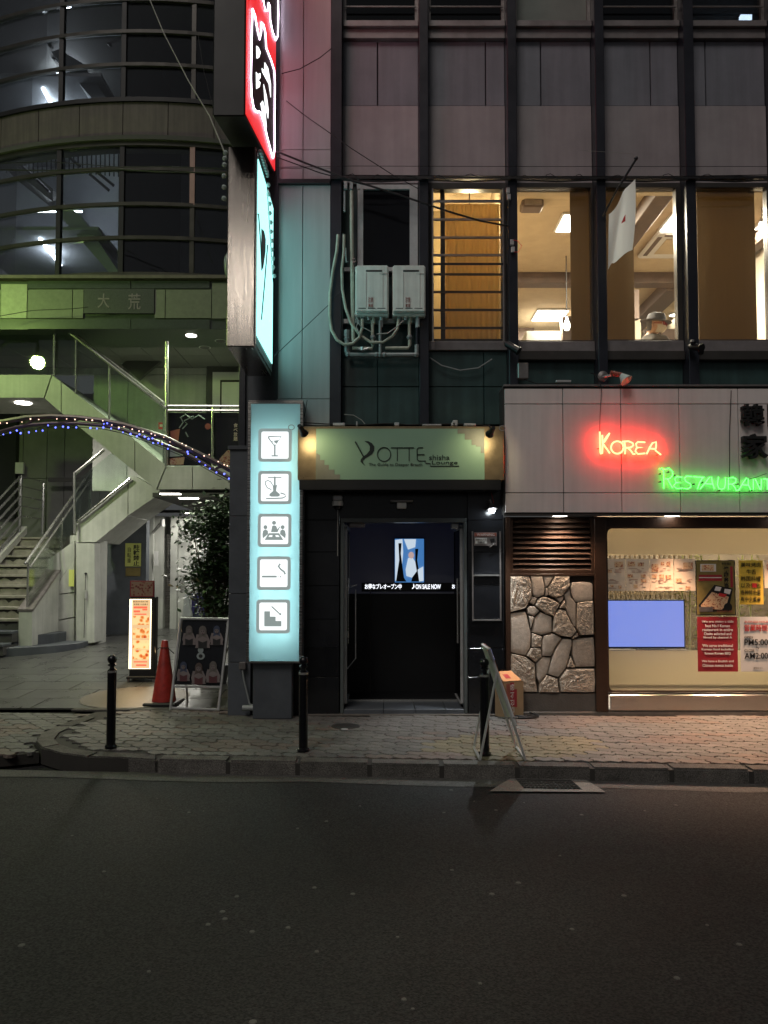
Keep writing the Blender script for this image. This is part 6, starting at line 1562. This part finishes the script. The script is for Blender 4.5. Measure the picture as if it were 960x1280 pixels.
pipe([(222,690),(220,860),(240,882),(340,884),(780,884),(800,870),(802,800)], .024, 'pvc_g'); pipe([(222,680),(222,735)], .030, 'pvc_g')
pipe([(268,830),(430,832),(436,800),(434,600)], .018, 'pvc'); pipe([(540,828),(730,828),(742,805),(740,600)], .018, 'pvc')
pipe([(497,600),(498,880)], .016, 'pvc_g', YH+.05); pipe([(802,590),(802,660)], .018, 'alu_w'); pipe([(802,660),(802,810)], .016, 'dark_metal')
pipe([(470,712),(560,706),(640,650),(690,600)], .006, 'cable_w', YH, 'wire'); pipe([(300,600),(340,650),(420,690)], .005, 'cable_w', YH, 'wire'); pipe([(285,540),(320,610),(300,650),(330,720)], .005, 'cable_w', YH, 'wire')
pipe([(310,830),(350,845),(400,830)], .012, 'alu_w', YH+.03, 'valve'); pipe([(350,820),(350,848)], .020, 'alu_w', YH+.03, 'valve')
for x, y in ((232, 880), (498, 884), (470, 884), (534, 884), (798, 884), (436, 740), (740, 740), (222, 750)): MB().ball(P(*hc([(x, y)])[0], YH+.07), .032, 8).build('pipe_joint', 'pvc_g', rk, smooth=True)
pipe([(215,0),(218,120),(230,110)], .008, 'alu', YH+.03, 'valve'); pipe([(262,100),(290,85),(296,110),(270,125)], .007, 'alu', YH+.02, 'valve')
# hanging loose conduit arc below barred window
t = ptube([(537, 447), (552, 457), (575, 463), (598, 460), (615, 449)], YPF+.1, .008, 6).build('loose_conduit', 'pvc_g'); tag(t, 'loose grey conduit sagging below the barred window', 'cable')

# fittings between windows
def spotcan(u, v, dr_, lab, Yq=YPF-.12):
    q = P(u, v, Yq); t = thing('floodlight', q, lab, 'spotlight'); dv = Vector(dr_).normalized()
    MB().lathe([(.02, -.11), (.036, -.09), (.038, .03), (.046, .07), (.042, .07)], q, 14, ax=dv).build('housing', 'black', t, smooth=True)
    MB().lathe([(.040, .065), (.040, .068)], q, 12, ax=dv).build('lens', 'alu_w', t)
    MB().tube([q-dv*.05, (q.x, YPF-.01, q.z+.02)], .010, 6).build('arm', 'black', t); return t
spotcan(642, 435, (.75, -.3, -.6), 'small black unlit spotlight on the pilaster right of the barred window')
spotcan(871, 434, (.35, -.8, -.3), 'black unlit spotlight on the pilaster nearest the right edge')
for k, (u, v) in enumerate(((866, 428), (876, 440))):
    MB().ball(P(u, v, YPF-.1), .035, 8).build('clutter', 'black', label=('black cable bundle above the rightmost spotlight', 'black cable bundle below the rightmost spotlight')[k], cat='cables')
t = thing('bare_spotlight', P(775, 470, 7.9), 'clear bulb spotlight with red wiring standing on the restaurant fascia', 'spotlight')
q = P(779, 470, 7.92)
MB().lathe([(.055, 0), (.055, .03), (.02, .04)], P(753, 471, 7.98), 14, ax=(0, -1, 0)).build('base', 'alu', t)
MB().tube([P(753, 471, 7.95), P(764, 469, 7.93)], .012, 6).build('arm', 'alu_w', t); MB().tube([P(763, 466, 7.93), P(777, 469, 7.93)], .026, 8).build('body', 'mauve', t)
MB().lathe([(.02, 0), (.06, .08), (.07, .10), (.04, .115)], P(776, 468, 7.93), 14, ax=(.45, -.4, -.75)).build('bulb', 'bulb_glass', t, smooth=True)
ptube([(738, 466), (744, 468), (750, 478), (752, 486)], 7.93, .006, 5).build('cable', 'cable', t)
t = pb(647.5, 453, 661, 473, 8.05, .10).build('ballast_box', 'alu', bev=.008); tag(t, 'small grey metal box on the fascia below the first lit pane', 'electrical box')
t = pb(695, 475, 714, 477.5, 7.99, .03).build('cable_clip', 'alu_w', bev=.003); tag(t, 'short white connector lying on the fascia top', 'connector')
t = ptube([(655, 474), (672, 480), (690, 479), (740, 481), (748, 480)], 8.0, .005, 5).build('cable', 'cable'); tag(t, 'thin cable lying along the fascia top under the windows', 'cable')
# little things on the third pilaster
t = thing('cable_connectors', P(640, 310, YPF-.03), 'small pale cable connectors with red wire on the pilaster by the grille', 'connectors')
for u, v in ((635, 238), (636, 246), (640, 303), (641, 312)): pb(u-2, v-4, u+2.5, v+3, YPF-.04, .03).build('connector', 'alu_w', t, bev=.004)
ptube([(641, 300), (647, 301), (652, 307), (648, 315), (642, 315)], YPF-.04, .004, 5).build('red_wire', 'ink_red', t); ptube([(637, 232), (634, 300), (634, 330)], YPF-.03, .005, 5).build('wire', 'cable', t)

# flag on its slanted pole
fl = thing('flag', P(757, 268, YPF-.05), 'small white flag with a faint red mark on a slanted pole', 'flag')
MB().tube([P(754, 270, YPF-.02), P(772, 236, YPF-.30), P(795, 199, YPF-.55)], .012, 8).build('pole', 'dark_metal', fl); MB().ball(P(795, 198, YPF-.55), .022, 8).build('finial', 'dark_metal', fl)
TL, TR, BR, BL = P(761, 268, YPF-.09), P(793, 223, YPF-.52), P(789, 311, YPF-.50), P(758, 337, YPF-.10)
vs = []; fs = []; N = 10
for i in range(N+1):
    for j in range(N+1):
        a_ = i/N; b_ = j/N; p = TL.lerp(TR, a_).lerp(BL.lerp(BR, a_), b_)
        vs.append(p+Vector((.02*sin(a_*7+b_*2), .03*sin(a_*9+b_*3), .015*b_*sin(a_*11))))
for i in range(N):
    for j in range(N): k = i*(N+1)+j; fs.append((k, k+1, k+N+2, k+N+1))
MB().add(vs, fs).build('cloth', 'cloth', fl, smooth=True)
q = P(777, 282, YPF-.34); MB().prism([(q.x-.02, q.y-.05, q.z), (q.x+.02, q.y-.06, q.z+.02), (q.x+.022, q.y-.06, q.z+.09), (q.x+.005, q.y-.06, q.z+.06)], (0, .004, 0)).build('red_mark', 'ink_red', fl)

# =================================================================== WIRES
def wire(pts, r, lab, m='cable', name='overhead_cable', Y=None):
    t = ptube(pts, Y or 7.9, r, 5).build(name, m); tag(t, lab, 'cable', 'overhead wires'); return t
wire([(185, -6, 9.4), (205, 42, 9.2), (235, 100, 8.8), (262, 145, 8.4), (283, 196, 7.4)], .007, 'pale wire sloping from the top left down to the cyan sign', 'cable_w')
wire([(247, 40, 9.3), (255, 90, 9), (268, 140, 8.5), (283, 200, 7.4)], .003, 'fine dark wire left of the dark red sign body')
wire([(343, 188), (380, 203), (430, 222), (500, 244), (560, 264), (600, 276), (637, 283)], .011, 'thick black cable sloping from the red sign to the grille pilaster', Y=8.0)
wire([(345, 196), (400, 216), (460, 232), (500, 243)], .006, 'thin black cable just under the thick sloping cable', Y=8.02)
wire([(352, 92), (375, 86), (400, 72), (415, 60)], .005, 'short curved wire on the pink lit cladding, upper', Y=8.05)
wire([(358, 126), (378, 142), (412, 166), (440, 186), (490, 218), (523, 236)], .005, 'straight black wire sloping across the pink lit cladding', Y=8.05)
wire([(345, 209), (440, 207.5), (640, 208), (860, 208), (1000, 208)], .003, 'level thin wire crossing the pale spandrel panels', Y=8.06)
wire([(343, 445, 7.9), (375, 415, 8), (411, 381, 8.05), (425, 366, 8.05)], .004, 'thin wire rising across the cyan lit cladding', Y=8.0)
wire([(430, 219), (600, 220), (800, 221), (1000, 218)], .005, 'thin wire just above the black trim bar', Y=8.04)
wire([(725, 188), (760, 190), (790, 192)], .002, 'very fine pale wire above the flag pole', 'cable_w', Y=8.0)
wire([(-20, 212, 11.0), (60, 213, 10.6), (140, 211, 10.2), (200, 215, 9.8), (283, 216, 9.4)], .009, 'black cable sagging across the lower curved windows', Y=10)
wire([(-20, 205, 11.0), (60, 202, 10.6), (100, 205, 10.2), (150, 209, 10), (200, 208, 9.8), (283, 211, 9.4)], .006, 'second thin black cable across the lower curved windows', Y=10)
wire([(0, 395, 11.6), (40, 388, 11.6), (90, 386, 11.6), (110, 384, 11.6)], .006, 'thin drooping wire across the green lintel at the left')
def curls(u0, u1, lab):
    t = thing('cable_loops', P((u0+u1)/2, 224, YPF-.07), lab, 'cable', 'looped cables along the trim bar')
    u = u0
    while u < u1:
        w_ = random.uniform(12, 24); h_ = random.uniform(4, 7)
        ptube([(u, 224), (u+w_*.25, 224-h_*.8), (u+w_*.5, 224-h_), (u+w_*.8, 224-h_*.5), (u+w_, 225)], YPF-.07, .004, 4).build('loop', 'cable', t); u += w_+random.uniform(5, 22)
    ptube([(u0-5, 225), ((u0+u1)/2, 227), (u1+5, 224.5)], YPF-.08, .009, 5).build('bundle', 'cable', t)
for i, (a_, b_) in enumerate(((432, 522), (540, 632), (650, 742), (762, 855), (874, 965))):
    curls(a_, b_, ['looped cable above the dark window over the water heaters', 'looped cable above the barred amber window', 'looped cable above the first lit pane', 'looped cable above the flag window', 'looped cable above the rightmost window'][i])
for k, u in enumerate((430, 437, 446)):
    pb(u, 224, u+4, 236, YPF-.03, .03).build('insulator', 'alu_w', label=['pale insulator clip nearest the first pilaster', 'pale insulator clip in the middle of three', 'pale insulator clip above the dark window edge'][k], cat='insulator', group='insulator clips')

# =================================================================== STREET OBJECTS
def lp_(u, v, z=0): return onZ(u, v, z)
def bollard(u, v, H, lab):
    p = lp_(u, v); t = thing('bollard', p, lab, 'bollard', 'black bollards along the kerb'); r = .038
    MB().lathe([(r+.012, 0), (r+.012, .02), (r, .03), (r, H-.16)], p, 18).build('post', 'black_gloss', t, smooth=True)
    MB().lathe([(r+.003, H-.16), (r+.003, H-.142)], p, 18).build('collar', 'rail', t)
    MB().lathe([(r, H-.141), (.02, H-.125), (.018, H-.11), (.036, H-.10), (.036, H-.09), (.018, H-.08)], p, 18).build('neck', 'black_gloss', t, smooth=True)
    MB().ball(p+Vector((0, 0, H-.048)), .040, 16).build('ball_finial', 'black_gloss', t, smooth=True); return t, p
b0, p0 = bollard(138.5, 935, .80, 'black ball topped bollard standing on the left by the kerb corner')
for (u, v, lab) in ((379, 939, 'black ball topped bollard in front of the pictogram light box'), (606, 944, 'black ball topped bollard behind the leaning folding stand')):
    p = lp_(u, v); copy_tree(b0, None, p-p0, lab)

# menu lightbox on a base
YM = lp_(176, 851, zp(10.3)).y
ml = thing('menu_lightbox', P(173, 853, YM), 'glowing orange food menu light box on the plaza', 'light box')
a, b = X(162, 800, YM), X(192, 800, YM); z0, z1 = Z(840, YM), Z(747, YM)
MB().box(a, b+.02, YM, YM+.12, z0-.06, z1+.01).build('case', 'ink', ml, bev=.005)
MB().box(a-.02, b+.04, YM-.06, YM+.24, zp(YM)+.04, zp(YM)+.07).build('base', 'ink', ml, bev=.006)
for x, y in ((a, YM-.03), (b+.02, YM-.03), (a, YM+.2), (b+.02, YM+.2)): MB().lathe([(.02, 0), (.02, .05)], (x, y, zp(y)-.005), 8).build('foot', 'alu', ml)
pb(161.5, 749, 188.5, 836, YM-.008, .007).build('lit_edge', 'e_menu2', ml)
pb(164.5, 749.5, 187.5, 835.5, YM-.011, .0025).build('lit_panel', 'e_menu', ml)
fm = glow('menu_red_print', (1, .10, .03), 1.1)
for v in (770, 785.5, 800.5, 813): pb(166, v, 186, v+(11 if v != 785.5 else 12), YM-.014, .0025).build('food_photo', 'food_e', ml)
for q_ in ((167, 758, 184, 760.5), (167, 763, 175, 765.5), (178, 761, 184, 763), (168, 767, 183, 768.5), (167, 826.5, 184, 828), (170, 830.5, 183, 832.5)): pb(*q_, YM-.014, .0025).build('print', fm, ml)
ptext('韓国家庭料理', 166, 751, 185, 753, YM-.014, 'ink', ml); ptext('居酒屋 お品書き', 167, 754.3, 185, 756.6, YM-.014, 'ink', ml)
tp = pb(162.5, 726, 192, 746, YM, .05).build('top_board', 'carton_r', ml); pb(163.5, 727, 191, 745, YM-.003, .0025).build('top_photo', 'food_d', ml)
light('AREA', 'panel_light', (X(174, 800, YM), YM-.05, (z0+z1)/2), 5, (1, .66, .32), .5, ml, target=(X(172, 800, YM), YM-2, 0))

# traffic cone
pc_ = lp_(205, 879, .012)
cn = thing('traffic_cone', pc_, 'red traffic cone with a black base beside the poster stand', 'traffic cone')
H = .70
MB().lathe([(.135, .03), (.13, .06), (.035, H), (.028, H+.012), (.0, H+.014)], pc_, 24).build('cone', 'red_cone', cn, smooth=True)
MB().box(pc_.x-.19, pc_.x+.19, pc_.y-.19, pc_.y+.19, pc_.z-.02, pc_.z+.03).build('base', 'ink', cn, bev=.015)
MB().tube([(pc_.x-.08, pc_.y, pc_.z+H*.87), (pc_.x-.05, pc_.y-.05, pc_.z+H*.9), (pc_.x+.05, pc_.y-.05, pc_.z+H*.9), (pc_.x+.11, pc_.y, pc_.z+H*.80)], .005, 5).build('cord', 'cable', cn)

# poster stand with A frame legs
fp = lp_(246, 889); YP = fp.y
psn = thing('poster_stand', fp, 'grey framed folding stand with a dark photo poster of six people', 'sign stand')
def lean(u, v, k=.14): # point on a plane that leans back
    y = YP
    for _ in range(6): y = YP + k*max(0, Z(v, y))
    return P(u, v, y)
def lbar(L, r=.014, m='alu_w', name='frame_bar'): MB().tube([lean(u, v) for u, v in L], r, 6).build(name, m, psn)
lbar([(226, 773), (286, 774)], .017); lbar([(226, 773), (213, 887)], .016); lbar([(286, 774), (273, 888)], .016); lbar([(216, 858), (277, 859)], .013); lbar([(213, 885), (273, 887)], .013)
back = [lean(u, v)+Vector((0, .012, 0)) for u, v in [(228, 775), (283, 776), (275, 857), (218, 856)]]
MB().prism(back, (0, .008, 0)).build('poster_board', 'film', psn)
yk_ = [Vector((.15, .14, .17)), Vector((.2, .2, .2))]
m_sk = mat('print_skin', (.20, .165, .16), .6); m_h = [mat('print_hair_'+n_, c, .6) for n_, c in (('blond', (.13, .115, .10)), ('brown', (.08, .055, .045)), ('blue', (.04, .055, .10)))]
m_eye = 'ink'
m_red = mat('print_dark_red', (.09, .02, .025), .6)
def lpoly(L, dy, m, name='portrait'): MB().prism([lean(u, v)+Vector((0, -dy, 0)) for u, v in L], (0, .001, 0)).build(name, m, psn)
def ell(cx, cy, rx, ry, n=12): return [(cx+rx*cos(2*pi*k/n), cy+ry*sin(2*pi*k/n)) for k in range(n)]
for i, (cx, cy, s_, hc_) in enumerate([(236.5, 787, 1, 0), (253.5, 788, 1.15, 0), (271, 787, 1, 2), (229.5, 832, 1, 2), (248.5, 834, 1.1, 1), (266.5, 832, 1.1, 0)]):
    lpoly(ell(cx, cy, 4.2*s_, 5.2*s_), .004, m_h[hc_])
    if cy < 800 or True:
        lpoly([(cx-4*s_, cy), (cx+4*s_, cy), (cx+4.6*s_, cy+9*s_), (cx-4.6*s_, cy+9*s_)], .005, m_h[hc_])
    lpoly([(cx-8*s_, cy+19*s_), (cx-6*s_, cy+9*s_), (cx, cy+6.5*s_), (cx+6*s_, cy+9*s_), (cx+8*s_, cy+19*s_)], .007, m_sk)
    lpoly([(cx-4.6*s_, cy+19.5*s_), (cx-4.8*s_, cy+11*s_), (cx, cy+13*s_), (cx+4.8*s_, cy+11*s_), (cx+4.6*s_, cy+19.5*s_)], .009, 'ink' if cy < 800 else m_red)
    lpoly(ell(cx, cy+1.2*s_, 2.7*s_, 3.4*s_), .011, m_sk); lpoly([(cx-2.8*s_, cy), (cx-2.6*s_, cy-3*s_), (cx+2.6*s_, cy-3*s_), (cx+2.8*s_, cy), (cx, cy-1.2*s_)], .013, m_h[hc_])
def feat(cx, cy, s_):
    for e_ in (-1, 1):
        lpoly(ell(cx+e_*1.15*s_, cy+.9*s_, .55*s_, .45*s_, 8), .015, 'ink', 'eye'); lpoly([(cx+e_*7*s_, cy+18*s_), (cx+e_*8.4*s_, cy+12*s_), (cx+e_*(5 if e_ > 0 else 6.5)*s_, cy+4*s_), (cx+e_*3.6*s_, cy+4.6*s_), (cx+e_*6*s_, cy+12*s_), (cx+e_*5*s_, cy+18*s_)], .008, m_sk, 'arm')
    lpoly(ell(cx, cy+3*s_, .8*s_, .3*s_, 8), .015, m_red, 'mouth')
for q_ in [(236.5, 787, 1), (253.5, 788, 1.15), (271, 787, 1), (229.5, 832, 1), (248.5, 834, 1.1), (266.5, 832, 1.1)]: feat(*q_)
lpoly(ell(251, 820, 5.2, 4.6), .005, 'pgrey'); lpoly(ell(251, 812.5, 3.6, 4), .006, 'pgrey'); lpoly(ell(251, 820, 2.4, 2.2), .008, 'ink')
for s_ in (-1, 1):
    xa_ = 226 if s_ < 0 else 286
    MB().tube([lean(xa_, 775)+Vector((0, .02, 0)), Vector((lean(xa_, 775).x+(.02*s_), YP+.55, .02))], .012, 6).build('rear_leg', 'alu', psn)

# folding stand seen from the side, on the kerb
f1, f2, f3 = lp_(600, 949), lp_(657, 951), None
fs_ = thing('folding_stand', f2, 'thin folding sign stand seen edge on, leaning at the kerb', 'sign stand')
Yk = lp_(655, 951).y
def sb(L, r, m, name, w_=0): return ptube(L, Yk, r, 6)
depth = .42
for dy_ in (0, depth):
    a_ = P(611, 810, Yk)+Vector((0, dy_, 0)); b_ = P(657, 951, Yk)+Vector((0, dy_, 0)); b_.z = .006
    a_.x = P(611, 810, Yk).x; 
    MB().tube([a_, b_], .011, 6).build('front_leg', 'alu_w', fs_)
    c_ = a_.lerp(b_, .22); d_ = P(600, 948, Yk)+Vector((0, dy_, 0)); d_.z = .006
    MB().tube([c_, d_], .010, 6).build('rear_leg', 'alu_w', fs_)
A_, B_ = P(611, 811, Yk), P(645, 906, Yk)
n_ = (B_-A_).cross(Vector((0, 1, 0))).normalized()*.010
MB().hull([A_-n_, A_+n_, B_+n_, B_-n_], [p+Vector((0, depth, 0)) for p in (A_-n_, A_+n_, B_+n_, B_-n_)]).build('sign_board', 'paper_w', fs_)
MB().hull([p+n_*.4+Vector((0, .03, 0)) for p in (A_+n_, A_+n_*1.3, B_+n_*1.3, B_+n_)], [p+n_*.4+Vector((0, depth-.03, 0)) for p in (A_+n_, A_+n_*1.3, B_+n_*1.3, B_+n_)]).build('poster', 'mauve', fs_)
for s_, e_ in ((P(657, 950, Yk), 'foot_bar'), (P(600, 948, Yk), 'foot_bar')): MB().tube([(s_.x, Yk, .012), (s_.x, Yk+depth, .012)], .012, 6).build('foot_bar', 'alu_w', fs_)
MB().tube([A_+Vector((0, -.01, 0)), A_+Vector((.03, -.01, -.09))], .016, 8).build('top_corner', 'rail', fs_)
q_ = P(622, 897, Yk); MB().tube([q_, q_+Vector((.16, 0, 0))], .006, 6).build('stay', 'rail', fs_)

# cardboard carton
cq = lp_(645, 897); Yc = cq.y
ct = thing('cardboard_carton', (cq.x, Yc+.12, 0), 'open cardboard box with an orange lid flap and dark red print', 'box')
W_, D_, H_ = .22, .20, Z(851, Yc)-.012
an = radians(24); cx_, cy_ = X(654, 890, Yc), Yc
R_ = Matrix.Rotation(an, 3, 'Z')
def cpt(x, y, z): v = R_ @ Vector((x, y, 0)); return Vector((cx_+v.x, cy_+v.y, .012+z))
def cquad(L, m, name, th=.004):
    pts = [cpt(*p) for p in L]; nn = (pts[1]-pts[0]).cross(pts[2]-pts[0]).normalized()*th
    return MB().prism(pts, nn).build(name, m, ct)
Lx, Ly = -.235, .16
cquad([(0,0,0),(Lx,0,0),(Lx,0,H_),(0,0,H_)], 'carton', 'front_side'); cquad([(0,0,0),(0,Ly,0),(0,Ly,H_),(0,0,H_)], 'carton', 'right_side')
cquad([(Lx,0,0),(Lx,Ly,0),(Lx,Ly,H_),(Lx,0,H_)], 'carton', 'left_side'); cquad([(0,Ly,0),(Lx,Ly,0),(Lx,Ly,H_),(0,Ly,H_)], 'carton', 'rear_side'); cquad([(0,0,.01),(Lx,0,.01),(Lx,Ly,.01),(0,Ly,.01)], 'carton', 'bottom')
cquad([(Lx,.0,H_+.004),(-.02,.0,H_+.004),(-.06,.13,H_+.09),(Lx-.01,.13,H_+.09)], 'carton_o', 'lid_flap')
cquad([(Lx+.075,-.005,.12),(Lx+.155,-.005,.10),(Lx+.155,-.005,H_-.08),(Lx+.12,-.005,H_-.08),(Lx+.12,-.005,H_-.01),(Lx+.075,-.005,H_-.01)], 'carton_r', 'red_print', .002)
cquad([(Lx+.03,-.005,.07),(Lx+.07,-.005,.07),(Lx+.07,-.005,H_-.02),(Lx+.03,-.005,H_-.02)], 'mauve', 'pale_print', .002)
cquad([(Lx+.05,.03,H_+.029),(Lx+.11,.03,H_+.029),(Lx+.10,.085,H_+.066),(Lx+.04,.085,H_+.066)], 'ink_red', 'lid_print', .002)
o = text('신선식품', -.15, .15, 0, .045, 0, 'ink_white', ct, name='lettering')
if o:
    o.rotation_euler = (0, -pi/2, an); o.location = cpt(Lx+.118, -.010, H_*.52)-wloc(ct)
hs_ = thing('hose_coil', lp_(660, 899, .01), 'dark flat coil of cable lying beside the cardboard box', 'cable')
for k, r in enumerate((.17, .15, .13)):
    MB().tube([(cx_-.02+r*cos(t)*1.1, cy_+.06+r*sin(t)*.9, .012+.008*k) for t in [2*pi*j/28 for j in range(28)]], .008, 6, True).build('coil_turn', 'cable', hs_)
ptube([(668, 897), (700, 900), (760, 903)], lp_(700, 900).y, .006, 5)
for x_, z_, lab in ((-3.25, 8.35, 'tall street lamp across the road mirrored in the steel sign edge, upper band'), (-3.1, 7.55, 'street lamp across the road mirrored in the steel sign edge, lower band')):
    t = thing('street_lamp', (x_, -3.2, -.11), lab, 'street lamp', 'street lamps across the road')
    MB().tube([(x_-1.2, -3.5, -.11), (x_-1.2, -3.5, z_+.2), (x_-.5, -3.3, z_+.25)], .06, 8).build('mast', 'dark_metal', t)
    MB().box(x_-.6, x_+.6, -3.35, -3.05, z_+.05, z_+.12).build('head', 'alu', t, bev=.02)
    MB().box(x_-.55, x_+.55, -3.26, -3.14, z_-.02, z_+.049).build('lens', glow('street_lamp_lens', (1, .93, .82), 45), t)
bpy.context.view_layer.update()
